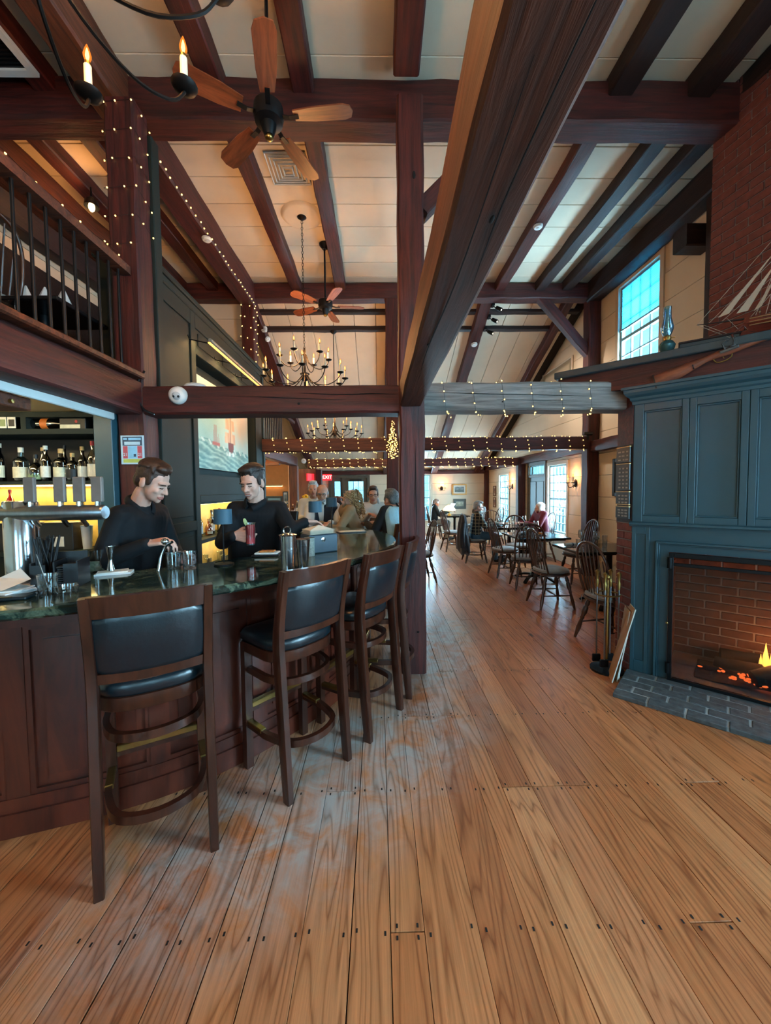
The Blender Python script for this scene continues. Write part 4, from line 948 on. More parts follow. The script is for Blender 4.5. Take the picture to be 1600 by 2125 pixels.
# exit sign and red blank sign
def text_mesh(s, size, extrude=.002):
    cu = bpy.data.curves.new('lettering', 'FONT'); cu.body = s; cu.size = size; cu.extrude = extrude; cu.align_x = 'CENTER'; cu.align_y = 'CENTER'
    o = bpy.data.objects.new('tmp', cu); C.objects.link(o); dg = bpy.context.evaluated_depsgraph_get(); me = bpy.data.meshes.new_from_object(o.evaluated_get(dg)); bpy.data.objects.remove(o); bpy.data.curves.remove(cu); return me
glow('exit_red', (1, .02, .03), 2.2); glow('exit_letter', (1, .75, .7), 3)
def exitsign(label, p, n_, lettered=True):
    t = thing('exit_sign', label, 'sign', M=facing(p, n_)); MB().box((-.15, -.1, 0), (.15, .1, .04), c=.006).build('panel', 'exit_red', t)
    if lettered: link('lettering', text_mesh('EXIT', .15), 'exit_letter', t, T(0, 0, .041))
exitsign('red exit sign with pale letters above the glazed entry doors', (-1.68, 12.80, 1.92), (.05, -1, 0))
exitsign('red sign seen side-on left of the lettered exit sign', (-1.90, 10.78, 1.86), (.95, -.5, 0), False)
ck = thing('wall_clock', 'small round white clock where the far string-lit beam meets the loft', 'clock', M=facing((-1.83, 9.58, 2.22), (0.2, -1, 0)))
MB().lathe([(.001, 0), (.062, 0), (.062, .02), (.054, .026), (.001, .026)], 20).build('case', 'white_plastic', ck, 40)
MB().box((-.003, 0, .027), (.003, .035, .029)).build('hand', 'black_plastic', ck); MB().box((0, -.003, .027), (.026, .003, .029)).build('hand', 'black_plastic', ck)
# framed pictures of the dining room
def tonal(cols, sx, sy, ph):
    def f(u, v):
        e = .12
        if not (e < u < 1-e and e*1.2 < v < 1-e*1.2): return cols[0]
        k = .5+.5*fbm(u*sx+ph, v*sy+ph*2); k2 = (v < .45)
        return lerp3(cols[1], cols[2], k) if not k2 else lerp3(cols[2], cols[3], k)
    return f
G1 = [srgb('#d8d4c6'), srgb('#9aa7a4'), srgb('#3c4a50'), srgb('#6c7468')]; G2 = [srgb('#58605c'), srgb('#cfcab4'), srgb('#6d7a68'), srgb('#b9b79f')]
G3 = [srgb('#c9c2b4'), srgb('#5e6a78'), srgb('#7c4a3a'), srgb('#b08f78')]; G4 = [srgb('#3b4650'), srgb('#5a7694'), srgb('#8a5a54'), srgb('#b0a8a0')]
mk('gold_frame', '#c89654', .4, metal=.5); mk('frame_green', '#4b524c', .5); mk('frame_brown', '#6f4a34', .5); mk('frame_black', '#20262c', .45)
painted_panel('framed_print', 'gold framed landscape print on the far dining wall', 'picture', .40, .27, 24, 16, tonal(G1, 5, 4, 1), facing((2.73, 12.945, 1.34), (0, -1, 0)), .012, 'gold_frame', .05)
painted_panel('framed_print', 'dark green framed print below the gold frame on the far wall', 'picture', .33, .24, 20, 14, tonal(G2, 5, 4, 2), facing((2.74, 12.945, .87), (0, -1, 0)), .012, 'frame_green', .05)
painted_panel('framed_print', 'small upper print between the corner post and the far window', 'picture', .2, .26, 12, 14, tonal(G3, 4, 4, 3), facing((3.695, 12.15, 1.29), (-1, 0, 0)), .012, 'frame_brown', .03)
painted_panel('framed_print', 'small lower print between the corner post and the far window', 'picture', .2, .26, 12, 14, tonal(G3, 4, 4, 5), facing((3.695, 12.15, .93), (-1, 0, 0)), .012, 'frame_brown', .03)
painted_panel('framed_print', 'dark framed picture on the right wall beside the mantel plaques', 'picture', .36, .46, 18, 22, tonal(G4, 4, 5, 4), facing((3.695, 5.75, 1.42), (-1, 0, 0)), .015, 'frame_black', .06)
painted_panel('framed_print', 'smaller framed picture below the dark frame beside the mantel plaques', 'picture', .24, .34, 14, 18, tonal(G4, 4, 5, 7), facing((3.695, 5.72, .98), (-1, 0, 0)), .012, 'frame_brown', .03)
painted_panel('framed_print', 'large pale framed panel high on the right wall beyond the brace', 'picture', 1.25, .75, 20, 14, lambda u, v: srgb('#cdb99a') if .06 < u < .94 and .08 < v < .92 else srgb('#8f8068'), facing((3.695, 7.95, 3.2), (-1, 0, 0)), .015, 'trim_paint', .04)
# ================================================================ BACK BAR UNDER THE LOFT
bb = thing('back_bar', 'dark green back-bar cabinet of bottle shelves under the loft', 'cabinet', (-2.9, 3.05, 0)); bbi = T(2.9, -3.05, 0)
def BB(mb, name, mat='green_paint'): return mb.build(name, mat, bb, 0, bbi)
BB(MB().box((-3.72, 3.38, 0), (-2.06, 3.42, 2.125)), 'back_panel', 'black_plastic')
BB(MB().box((-2.20, 3.05, 0), (-2.06, 3.40, 2.125), c=.004), 'end_stile', 'green_daylit_paint')  # cabinet green with the cool light put into its paint
BB(MB().box((-3.72, 3.05, 2.085), (-2.2, 3.40, 2.125)), 'header_top'); BB(MB().box((-3.72, 3.05, 1.955), (-2.2, 3.40, 1.995)), 'header_shelf')
for xx in (-3.4, -2.90, -2.75): BB(MB().box((xx, 3.05, 1.995), (xx+.04, 3.38, 2.085)), 'divider')
BB(MB().box((-3.72, 3.37, 1.995), (-2.2, 3.38, 2.085)), 'header_back', 'green_paint')
BB(MB().box((-3.72, 3.05, 1.57), (-2.2, 3.38, 1.592)), 'bottle_shelf')
BB(MB().box((-3.72, 3.05, 1.0), (-2.2, 3.38, 1.04), c=.004), 'counter'); BB(MB().box((-3.72, 3.07, 0), (-2.2, 3.38, 1.0)), 'base_cabinet')
BB(MB().box((-3.72, 3.365, 1.04), (-2.2, 3.378, 1.57)), 'lit_back', 'niche_gold')
BB(MB().box((-3.72, 3.05, 1.30), (-2.2, 3.38, 1.315)), 'lower_shelf')
BB(MB().box((-3.7, 3.30, 1.555), (-2.22, 3.33, 1.568)), 'light_strip', 'strip_yellow')
area('back_bar_light', (-2.95, 3.30, 1.55), (0, -.15, -1), 1.4, .05, 9, NICHE); area('back_bar_light_low', (-2.95, 3.30, 1.29), (0, -.1, -1), 1.4, .05, 5, NICHE)
area('back_bar_downlight', (-2.9, 2.55, 2.12), (0, .55, -1), 1.3, .12, 16, (1, .76, .4))
point('loft_soffit_light', (-2.9, 1.7, 1.98), 10, (1, .76, .4), .05)
# bottles
for nm, tint in (('glass_clear_blue', (.55, .66, .66)), ('glass_green', (.04, .10, .05)), ('glass_brown', (.10, .04, .015)), ('glass_black', (.015, .015, .018)), ('glass_amber', (.72, .34, .08)), ('glass_red', (.55, .06, .05)), ('glass_pale', (.72, .70, .56))): glass(nm, tint, .14)
for nm, c in (('label_cream', '#d9d2b4'), ('label_white', '#dedcd2'), ('label_orange', '#c56a28'), ('label_black', '#1b1a1a'), ('cap_red', '#a01c22'), ('cap_cork', '#c49d62'), ('cap_white', '#d5d0c0'), ('cap_black', '#191718'), ('cap_blue', '#24506f'), ('label_green', '#7c8f63')): mk(nm, c, .5, var=.1, scale=(40, 40, 40))
BS = {}
def bottle_mesh(kind):
    if kind in BS: return BS[kind]
    P = {'tall': [(.001, 0), (.036, 0), (.038, .006), (.038, .175), (.03, .2), (.0145, .235), (.0135, .285), (.001, .286)],
         'square': [(.001, 0), (.044, 0), (.046, .008), (.046, .135), (.04, .155), (.017, .175), (.015, .215), (.001, .216)],
         'round': [(.001, 0), (.04, 0), (.052, .02), (.054, .09), (.042, .13), (.016, .16), (.0145, .205), (.001, .206)],
         'slim': [(.001, 0), (.03, 0), (.031, .006), (.031, .2), (.014, .25), (.013, .315), (.001, .316)],
         'wine': [(.001, 0), (.037, 0), (.038, .006), (.038, .19), (.015, .235), (.0145, .305), (.001, .306)]}[kind]
    BS[kind] = (MB().lathe(P, 16).mesh('bottle_glass', 35), P); return BS[kind]
CAPM = MB().lathe([(.001, 0), (.0165, 0), (.0165, .034), (.001, .036)], 12).mesh('bottle_cap', 40)
LABM = {}
def label_mesh(r, h):
    k = (round(r, 3), round(h, 3))
    if k not in LABM:
        a0 = -math.pi*.98; pts = [a0+math.pi*.96*i/10 for i in range(11)]
        vs = [((r+.0008)*math.cos(a), (r+.0008)*math.sin(a), z) for z in (0, h) for a in pts]
        me = bpy.data.meshes.new('bottle_label'); me.from_pydata(vs, [], [(i, i+1, 12+i, 11+i) for i in range(10)]); LABM[k] = me
    return LABM[k]
def bottle(label, x, y, z, kind, gm, cap, lab, sc_=1, group='bottles behind the bar', rz=0):
    t = thing('bottle', label, 'bottle', M=T(x, y, z) @ RZ(rz) @ Matrix.Scale(sc_, 4), group=group)
    me, P = bottle_mesh(kind); o = bpy.data.objects.new('bottle_glass', me); C.objects.link(o); o.parent = t
    if not me.materials: me.materials.append(MAT['glass_green'])
    o.material_slots[0].link = 'OBJECT'; o.material_slots[0].material = MAT[gm]
    for nm, m2, mt, zz in (('bottle_cap', CAPM, cap, P[-1][1]-.012), ('bottle_label', label_mesh(P[2][0], P[3][1]*.55), lab, P[3][1]*.2)):
        c = bpy.data.objects.new(nm, m2); C.objects.link(c); c.parent = t; c.location = (0, 0, zz)
        if not m2.materials: m2.materials.append(MAT[mt])
        c.material_slots[0].link = 'OBJECT'; c.material_slots[0].material = MAT[mt]
    return t
SH = [(-3.62, 'tall', 'glass_brown', 'cap_black', 'label_cream', 1, 'brown bottle at the far left end of the back-bar shelf'),
 (-3.50, 'round', 'glass_green', 'cap_cork', 'label_white', 1, 'round green bottle second from the left on the back-bar shelf'),
 (-3.38, 'slim', 'glass_black', 'cap_red', 'label_cream', 1, 'slim black bottle third from the left on the back-bar shelf'),
 (-3.26, 'tall', 'glass_amber', 'cap_black', 'label_orange', 1, 'amber bottle with an orange label, left of the tap tower, back-bar shelf'),
 (-3.13, 'wine', 'glass_green', 'cap_black', 'label_green', 1, 'green wine-shaped bottle at the left edge of the shelf in view'),
 (-3.03, 'tall', 'glass_black', 'cap_white', 'label_cream', 1, 'dark bottle with a white cap cut by the left frame edge'),
 (-2.86, 'square', 'glass_clear_blue', 'cap_white', 'label_cream', 1.15, 'squat clear bottle with pale contents on the back-bar shelf'),
 (-2.745, 'round', 'glass_black', 'cap_black', 'label_green', .95, 'short black bottle with a dark cap behind the cream-labelled bottles'),
 (-2.665, 'tall', 'glass_black', 'cap_white', 'label_white', .93, 'black bottle with a white cap and a white label'),
 (-2.545, 'square', 'glass_black', 'cap_cork', 'label_cream', 1.1, 'squat black bottle with a cork and a wide cream label'),
 (-2.455, 'square', 'glass_black', 'cap_cork', 'label_black', .95, 'squat black bottle with a cork and no pale label'),
 (-2.375, 'tall', 'glass_black', 'cap_cork', 'label_white', .9, 'narrow black bottle with a small white band label'),
 (-2.29, 'tall', 'glass_pale', 'cap_red', 'label_white', 1.04, 'clear bottle with a tall red cap on the back-bar shelf')]
for x, kd, g, cp, lb_, s_, nm in SH: bottle(nm, x, 3.16, 1.592, kd, g, cp, lb_, s_)
SH2 = [(-2.215, 3.115, 'tall', 'glass_red', 'cap_white', 'label_white', 1.0, 'reddish bottle with a white oval label near the right end of the shelf'),
 (-2.24, 3.27, 'tall', 'glass_amber', 'cap_red', 'label_orange', .98, 'amber bottle with a red cap behind the reddish bottle'),
 (-2.32, 3.30, 'slim', 'glass_brown', 'cap_blue', 'label_orange', .9, 'amber bottle with a blue cap and an orange label'),
 (-2.62, 3.29, 'slim', 'glass_black', 'cap_black', 'label_black', .9, 'slim black bottle in the back row of the shelf'),
 (-2.8, 3.29, 'slim', 'glass_green', 'cap_cork', 'label_black', .85, 'slim green bottle in the back row of the shelf')]
for x, y, kd, g, cp, lb_, s_, nm in SH2: bottle(nm, x, y, 1.592, kd, g, cp, lb_, s_)
LOW = [(-2.27, 'round', 'glass_pale', 'cap_red', 'label_white', .9, 'pale bottle with a red cap in the lit niche behind the first bartender'),
 (-2.44, 'tall', 'glass_pale', 'cap_white', 'label_white', .75, 'small pale bottle between two tap handles in the lit niche'),
 (-2.82, 'round', 'glass_pale', 'cap_cork', 'label_cream', .85, 'round pale bottle glowing behind the tap tower in the lit niche'),
 (-3.0, 'tall', 'glass_red', 'cap_red', 'label_white', .7, 'small red bottle at the left edge of the lit niche'),
 (-3.2, 'tall', 'glass_pale', 'cap_cork', 'label_white', .75, 'pale bottle hidden at the left end of the lit niche')]
for x, kd, g, cp, lb_, s_, nm in LOW: bottle(nm, x, 3.2, 1.315, kd, g, cp, lb_, s_)
gb = thing('green_carton', 'small bright green carton standing in the lit niche', 'carton', (-2.43, 3.1, 1.315)); MB().box((-.05, -.02, 0), (.05, .02, .07), c=.003).build('box', mk('bright_green', '#1f9a48', .5), gb); MB().box((-.05, -.021, .045), (.05, -.02, .06)).build('band', 'label_white', gb)
sz = thing('kitchen_scissors', 'orange-handled scissors lying in the lit niche', 'scissors', (-2.62, 3.12, 1.317))
for k in (-1, 1):
    MB().tube([(.035*math.cos(a)-.06, .02*math.sin(a)+k*.025, .012) for a in [2*math.pi*j/12 for j in range(12)]], .006, 6, closed=True).build('handle', mk('scissor_orange', '#c9641e', .4) if k < 0 else 'scissor_orange', sz, 40)
    MB().box((-.03, k*.01-.006, .008), (.11, k*.01+.006, .012), RZ(-k*.12)).build('blade', 'steel', sz)
for k, xx in enumerate((-2.95, -2.6)):
    t = thing('black_box', ('black carton with a white square label below the lit niche', 'black carton with a cream round sticker below the lit niche')[1-k], 'carton', (xx+.02, 3.2, 1.04))
    MB().box((-.13, -.08, 0), (.13, .08, .22), c=.004).build('box', 'label_black', t)
    if k: MB().box((-.02, -.082, .03), (.06, -.08, .11)).build('sticker', 'label_white', t)
    else: MB().lathe([(.001, 0), (.03, 0), (.001, .002)], 16, T(.05, -.08, .16) @ RX(rad(90))).build('sticker', 'label_cream', t)
pp = thing('paper_stack', 'white paper cups stacked beside the black cartons', 'cups', (-2.38, 3.18, 1.04)); MB().lathe([(.001, 0), (.03, 0), (.042, .19), (.001, .19)], 16).build('cup', 'white_paint', pp, 40); MB().lathe([(.041, .185), (.046, .19), (.041, .195)], 16).build('rim', 'white_paint', pp, 40)
# header shelf things
t = thing('photo_cards', 'pair of small white photo cards on the back-bar header', 'photo', M=facing((-2.80-.04, 3.04, 2.0), (0, -1, 0)))
for k, sx in enumerate((-.034, .034)):
    MB().box((sx-.03, 0, 0), (sx+.03, .085, .004)).build('card', 'label_white', t); MB().box((sx-.022, .014, .004), (sx+.022, .066, .005)).build('print', 'label_black' if k else 'label_green', t)
t = thing('magnum_bottle', 'big dark bottle with an orange label lying on the back-bar header', 'bottle', M=T(-2.62, 3.13, 2.045) @ RY(rad(90)))
MB().lathe([(.001, -.12), (.04, -.12), (.045, -.11), (.045, .06), (.02, .11), (.016, .16), (.001, .16)], 18).build('bottle_glass', 'glass_black', t, 35); MB().lathe([(.046, -.02), (.0465, -.02), (.0465, .035), (.046, .035)], 18).build('bottle_label', 'label_orange', t, 35)
t = thing('gift_box', 'printed gift box of a black and cream bottle on the back-bar header', 'box', (-2.38, 3.12, 1.996))
MB().box((-.1, -.04, 0), (.1, .04, .085), c=.003).build('box', 'label_black', t); MB().box((-.095, -.042, .006), (.06, -.04, .036)).build('print', 'label_cream', t); MB().ell((.03, -.041, .06), (.012, .002, .012)).build('seal', 'cap_red', t)
# the hanging shelf stub at the left edge
t = thing('hanging_shelf', 'short wooden shelf hanging below the bar ceiling at the left edge', 'shelf', (-2.3, 2.3, 2.0))
MB().box((-.4, -.12, 0), (.19, .12, .075), c=.006).build('board', 'timber_warm', t)
for xx in (-.3, .1): MB().tube([(xx, .09, .075), (xx, .09, .13)], .006, 6).build('hanger', 'black_metal', t)
MB().lathe([(.001, 0), (.012, 0), (.012, .02), (.001, .022)], 10, T(.19, -.02, .03) @ RY(rad(90))).build('hook', 'brass', t, 40)
t = thing('spirit_measure', 'small dark jar with a black lid standing on the hanging shelf', 'jar', (-2.17, 2.27, 2.075)); MB().lathe([(.001, 0), (.022, 0), (.022, .03), (.01, .04), (.001, .04)], 12).build('jar', 'glass_pale', t, 40); MB().lathe([(.001, .04), (.016, .04), (.012, .052), (.001, .052)], 12).build('lid', 'cap_black', t, 40)
# poster on the post
t = thing('notice_poster', 'small red and blue notice in a white border pinned to the wrapped post', 'poster', M=facing((-1.93, 3.093, 1.72), (0, -1, 0)))
MB().box((-.09, 0, 0), (.09, .225, .004)).build('sheet', mk('poster_white', '#a9cfe6', .5, var=.02), t)
mk('poster_blue', '#123c5c', .5); mk('poster_red', '#b0475a', .5); mk('poster_cyan', '#7fc2ea', .5); mk('poster_lime', '#a9bd5c', .5)
for a, b_, m_ in (((-.076, .145), (.076, .215), 'poster_blue'), ((-.062, .152), (.06, .176), 'poster_white'), ((-.074, .045), (-.038, .142), 'poster_red'), ((.038, .045), (.074, .142), 'poster_red'), ((-.034, .045), (.034, .142), 'poster_cyan'), ((-.074, .012), (.074, .04), 'poster_lime'), ((.008, .058), (.026, .08), 'poster_blue'), ((-.07, .19), (-.04, .205), 'poster_cyan'), ((-.03, .188), (.068, .206), 'poster_cyan')):
    MB().box((a[0], a[1], .004), (b_[0], b_[1], .0046 + (.0006 if m_ in ('poster_white', 'poster_cyan') and a[1] > .14 else 0) + (.0006 if m_ == 'poster_blue' and a[1] < .1 else 0))).build('print', m_, t)
for sx in (-.056, .056): link('lettering', text_mesh('21', .032, .0004), 'poster_white', t, T(sx, .075, .0052))
# ================================================================ THINGS ON THE BAR TOP
Z = 1.0705
t = thing('beer_tap_tower', 'polished steel T-shaped beer tap tower with flat grey tap handles', 'beer tap', (-1.735, 1.90, Z))
MB().lathe([(.001, 0), (.085, 0), (.085, .012), (.067, .016), (.066, .385), (.062, .392), (.001, .393)], 32).build('column', 'steel', t, 40)
MB().lathe([(.001, -.42), (.03, -.42), (.036, -.41), (.036, .42), (.03, .43), (.001, .43)], 20, T(0, -.035, .335) @ RY(rad(90))).build('cross_tube', 'steel_brushed', t, 40)
mk('handle_grey', '#6d6762', .55)
for k, xx in enumerate((-.36, -.24, -.1, .085, .225, .315, .40)):
    h = MB().box((xx-.026, -.05, .385), (xx+.026, -.03, .505), c=.004).build('tap_handle', 'handle_grey', t)
    MB().lathe([(.001, .36), (.012, .36), (.012, .388), (.001, .388)], 8, T(xx, -.04, 0)).build('ferrule', 'steel', t if False else h)
for k, xx in enumerate((-.24, .085, .225, .315)): MB().tube([(xx, -.04, .33), (xx, -.02, .29), (xx, .0, .27)], .011, 8).build('spout', 'steel', t, 40)
dm = tag(MB().box((-2.15, 1.72, Z), (-1.62, 1.84, Z+.015), c=.004).build('drip_tray', 'steel_brushed'), 'low steel drip tray under the beer taps', 'tray')
t = thing('napkin_caddy', 'black plastic bar caddy full of napkins and black straws', 'caddy', (-1.475, 1.80, Z), rad(18))
MB().box((-.085, -.07, 0), (.09, .07, .008)).build('base', 'black_plastic', t)
for a, b_ in (((-.085, -.07, .008), (-.079, .07, .12)), ((.084, -.07, .008), (.09, .07, .12)), ((-.079, .064, .008), (.084, .07, .15)), ((-.079, -.07, .008), (-.03, -.064, .11)), ((.035, -.07, .008), (.084, -.064, .11)), ((-.004, -.064, .008), (.002, .064, .12))): MB().box(a, b_).build('wall', 'black_plastic', t)
for k in range(9): MB().box((.008, -.055, .01+k*.010), (.078, .055, .017+k*.010), RZ(rad(R.uniform(-3, 3)))).build('napkin', 'black_plastic' if k < 8 else 'label_black', t)
for k in range(26): MB().tube([(-.07+.06*R.random(), -.05+.1*R.random(), .02), (-.085+.08*R.random(), -.06+.12*R.random(), .215+.02*R.random())], .0032, 5).build('straw', 'black_plastic', t)
glass('drink_clear', (.88, .93, .95), .12)
def tumbler(label, x, y, z=Z, r=.036, h=.085, name='rocks_glass', group=None, mat='clear_glass', fill=None, fh=.4, cat='glass'):
    t = thing(name, label, cat, (x, y, z), group=group)
    MB().lathe([(.001, 0), (r*.86, 0), (r, h), (r-.003, h), (r*.86-.003, .01), (.001, .009)], 16).build('bowl', mat, t, 40)
    if fill: MB().lathe([(.001, .0095), (r*.8, .0095), (r*.84, h*fh), (.001, h*fh)], 16).build('drink', fill, t, 40)
    MB().tube([(r*math.cos(2*math.pi*k/16), r*math.sin(2*math.pi*k/16), h) for k in range(16)], .0014, 4, closed=True).build('rim', mat, t)
    return t
t = tumbler('short clear glass with a bar spoon, in front of the black caddy', -1.405, 1.645)
MB().tube([(.005, 0, .012), (-.05, .01, .17)], .0022, 5).build('bar_spoon', 'steel', t)
tumbler('clear ashtray-low glass right of the spoon glass', -1.335, 1.655, r=.042, h=.035)
t = thing('folded_napkins', 'pile of white folded napkins at the left end of the bar', 'napkins', (-1.60, 1.655, Z))
for k in range(4): MB().box((-.1, -.06, .002+k*.006), (.09, .06, .007+k*.006), RZ(rad(R.uniform(-14, 14)))).build('napkin', 'white_plastic', t)
MB().add([(-.1, -.05, .026), (.05, -.06, .03), (.1, .02, .06), (.02, .06, .10), (-.07, .06, .06)], [(0, 1, 2, 3, 4)]).build('loose_fold', 'white_plastic', t)
dk = thing('check_presenter', 'black check folder lying beside the white napkins', 'folder', (-1.53, 1.575, Z), rad(12)); MB().box((-.1, -.035, 0), (.1, .035, .014), c=.004).build('folder', 'leather', dk); MB().box((-.07, -.03, .014), (.05, -.026, .016)).build('clip', 'brass', dk)
ORD = ['first', 'second', 'third', 'fourth']
for k in range(4): tumbler('%s shot glass from the left beside the tap column' % ORD[k], -1.98+.07*k+(.02 if k % 2 else 0), 1.98+.03*(k % 2), r=.022, h=.07, name='shot_glass', group='shot glasses beside the taps')
t = thing('jigger', 'steel double jigger standing on a white tray by the first bartender', 'jigger', (-1.425, 2.06, Z+.016)); MB().lathe([(.001, 0), (.021, 0), (.01, .052), (.0105, .06), (.021, .128), (.019, .128), (.009, .066), (.001, .064)], 14).build('cup', 'steel', t, 40); MB().tube([(.021, 0, .128), (.03, 0, .128)], .003, 5).build('lip', 'steel', t)
t = thing('guest_checks', 'white order pads under the steel jigger', 'notepad', (-1.40, 2.05, Z), rad(22)); MB().box((-.08, -.045, 0), (.08, .045, .009)).build('pad', 'white_plastic', t); MB().box((-.075, -.04, .009), (.06, .04, .015), RZ(rad(8))).build('pad', 'label_white', t)
bn = thing('fruit_tub', 'clear plastic tub of garnish behind the black caddy', 'tub', (-1.55, 2.12, Z)); MB().lathe([(.001, 0), (.055, 0), (.06, .12), (.057, .12), (.052, .008), (.001, .008)], 18).build('tub', 'clear_glass', bn, 40); MB().lathe([(.001, .008), (.05, .008), (.053, .06), (.001, .06)], 18).build('garnish', mk('garnish', '#8a8f76', .6, var=.4, scale=(90, 90, 90)), bn, 40)
fc = tag(MB().tube(spline([(-1.20, 2.10, Z+.0), (-1.195, 2.12, Z+.07), (-1.17, 2.13, Z+.13), (-1.13, 2.12, Z+.155)], 6), .0085, 8).build('steel_arc_handle', 'steel', None, 50), 'curved steel bar tool arching up in front of the first bartender', 'bar tool')
tumbler('empty rocks glass nearest the first bartender\'s lower hand', -1.135, 2.14, r=.040, h=.095); tumbler('second empty rocks glass, right of the bartender\'s lower hand', -1.055, 2.155, r=.040, h=.095)
glow('shade_glow', (1, .72, .4), 1.2)
mk('shade_blue', '#2c4e60', .6, var=.06)
def bar_lamp(label, x, y, h=.33, lit=6):
    t = thing('table_lamp', label, 'lamp', (x, y, Z))
    MB().lathe([(.001, 0), (.055, 0), (.055, .008), (.01, .014), (.001, .014)], 20).build('base', 'black_metal', t, 40)
    MB().tube([(0, 0, .012), (0, 0, h-.03)], .0048, 8).build('stem', 'black_metal', t, 40)
    MB().lathe([(.052, h-.085), (.050, h), (.001, h), (.001, h-.004), (.046, h-.004), (.049, h-.085)], 24).build('shade', 'shade_blue', t, 40)
    MB().lathe([(.001, h-.05), (.02, h-.05), (.02, h-.02), (.001, h-.02)], 12).build('bulb', 'bulb_glow', t, 40)
    d = point('table_lamp_light', (x, y, Z+h-.07), lit*.25, WARM, .015); d.parent = t; d.matrix_parent_inverse = t.matrix_basis.inverted()
bar_lamp('blue-shaded table lamp between the two bartenders', -.907, 2.256, .325)
bar_lamp('blue-shaded table lamp on the bar before the older man', -.489, 2.985, .345)
bar_lamp('third blue-shaded lamp, farther along the bar behind the napkin box', -.44, 3.62, .36)
t = thing('cocktail_shaker', 'tall steel cocktail shaker with a strainer on top', 'shaker', (-.495, 2.095, Z)); MB().lathe([(.001, 0), (.036, 0), (.036, .004), (.042, .17), (.043, .185), (.040, .186), (.001, .18)], 24).build('tin', 'steel', t, 40); MB().lathe([(.001, .186), (.046, .186), (.048, .19), (.02, .2), (.001, .2)], 20, T(0, 0, .0)).build('strainer', 'steel', t, 40); MB().tube([(.02*math.cos(a), -.01, .215+.02*math.sin(a)) for a in [2*math.pi*k/12 for k in range(12)]], .0035, 5, closed=True).build('ring', 'steel', t)
t = thing('cocktail_shaker', 'shorter steel mixing tin just right of the tall shaker', 'shaker', (-.435, 2.20, Z)); MB().lathe([(.001, 0), (.03, 0), (.042, .15), (.040, .15), (.028, .006), (.001, .006)], 20).build('tin', 'steel', t, 40); MB().lathe([(.041, .147), (.0435, .151), (.041, .154)], 20).build('rim', 'steel', t)
mk('can_grey', '#7c8078', .5, var=.35, scale=(70, 70, 70))
t = thing('drinks_tin', 'speckled grey tin beside the napkin box', 'tin', (-.455, 2.52, Z)); MB().lathe([(.001, 0), (.034, 0), (.034, .12), (.001, .12)], 18).build('can', 'can_grey', t, 40); MB().lathe([(.03, .12), (.034, .122), (.001, .124)], 18).build('lid', 'steel_brushed', t, 40)
mk('box_blue', '#2f4250', .5)
t = thing('napkin_box', 'dark blue bar box with white napkins heaped on top', 'box', (-.42, 2.70, Z), rad(35)); MB().box((-.11, -.07, 0), (.11, .07, .125), c=.006).build('box', 'box_blue', t); MB().lathe([(.001, 0), (.016, 0), (.001, .003)], 12, T(.0, -.07, .09) @ RX(rad(90))).build('lock', 'steel', t)
for k in range(5): MB().add([(-.10, -.065, .128+.007*k), (.09, -.07, .130+.006*k), (.10, .06, .135+.006*k), (0, .0, .155+.008*k), (-.1, .065, .13+.007*k)], [(0, 1, 3), (1, 2, 3), (2, 4, 3), (4, 0, 3)]).build('napkin', 'cap_white', t)
t = thing('bar_plate', 'white plate with toast on a black mat before the second bartender', 'plate', (-.74, 2.56, Z)); MB().box((-.09, -.06, 0), (.09, .06, .012), c=.004).build('mat', 'black_plastic', t); MB().box((-.075, -.05, .012), (.075, .05, .024), c=.006).build('plate', 'white_plastic', t); MB().box((-.05, -.03, .024), (.05, .03, .034), c=.006).build('toast', mk('toast', '#b8763a', .8, var=.3, scale=(60, 60, 60)), t)
t = thing('pos_terminal', 'black card terminal standing behind the second bartender\'s arm', 'terminal', (-1.0, 4.35, Z), rad(-15)); MB().box((-.08, -.02, .04), (.08, .02, .2), RX(rad(-15)), .006).build('screen', 'black_plastic', t); MB().box((-.05, -.05, 0), (.05, .05, .02), c=.004).build('foot', 'black_plastic', t); MB().tube([(0, 0, .02), (0, .0, .08)], .012, 6).build('neck', 'black_plastic', t)
t = thing('menu_board', 'flat black menu lying on the bar before the curly-haired woman', 'menu', (-.28, 3.92, Z), rad(20)); MB().box((-.14, -.07, 0), (.14, .07, .008)).build('cover', 'black_plastic', t); MB().box((-.13, -.065, .008), (.13, .065, .011)).build('page', 'cap_white', t)
# bottles in the panelled wall niche
ORD = ['first', 'second', 'third', 'fourth', 'fifth', 'sixth', 'seventh', 'eighth', 'ninth', 'tenth', 'eleventh', 'twelfth', 'thirteenth']
nb = [('wine', 'glass_brown', 'cap_black', 'label_white'), ('wine', 'glass_green', 'cap_red', 'label_cream'), ('tall', 'glass_pale', 'cap_cork', 'label_white'), ('round', 'glass_amber', 'cap_cork', 'label_cream')]
for k in range(11):
    kd, g, cp, lb_ = nb[k % 4]; yy = 4.22 + k*.165
    bottle('%s %s bottle from the left on the upper shelf of the lit wall niche' % (ORD[k], ('brown wine', 'green wine', 'pale', 'amber')[k % 4]), WX-.2+.03*(k % 2), yy, .97, kd, g, cp, lb_, .86 + .04*(k % 3), 'bottles in the wall niche', rad(90))
for k in range(13):
    t = tumbler('%s clear glass from the left on the lower shelf of the lit wall niche' % ORD[k], WX-.14-.08*(k % 3), 4.2+k*.14, .55, .034, .12+.03*(k % 2), 'stacked_glass', 'glasses in the wall niche')
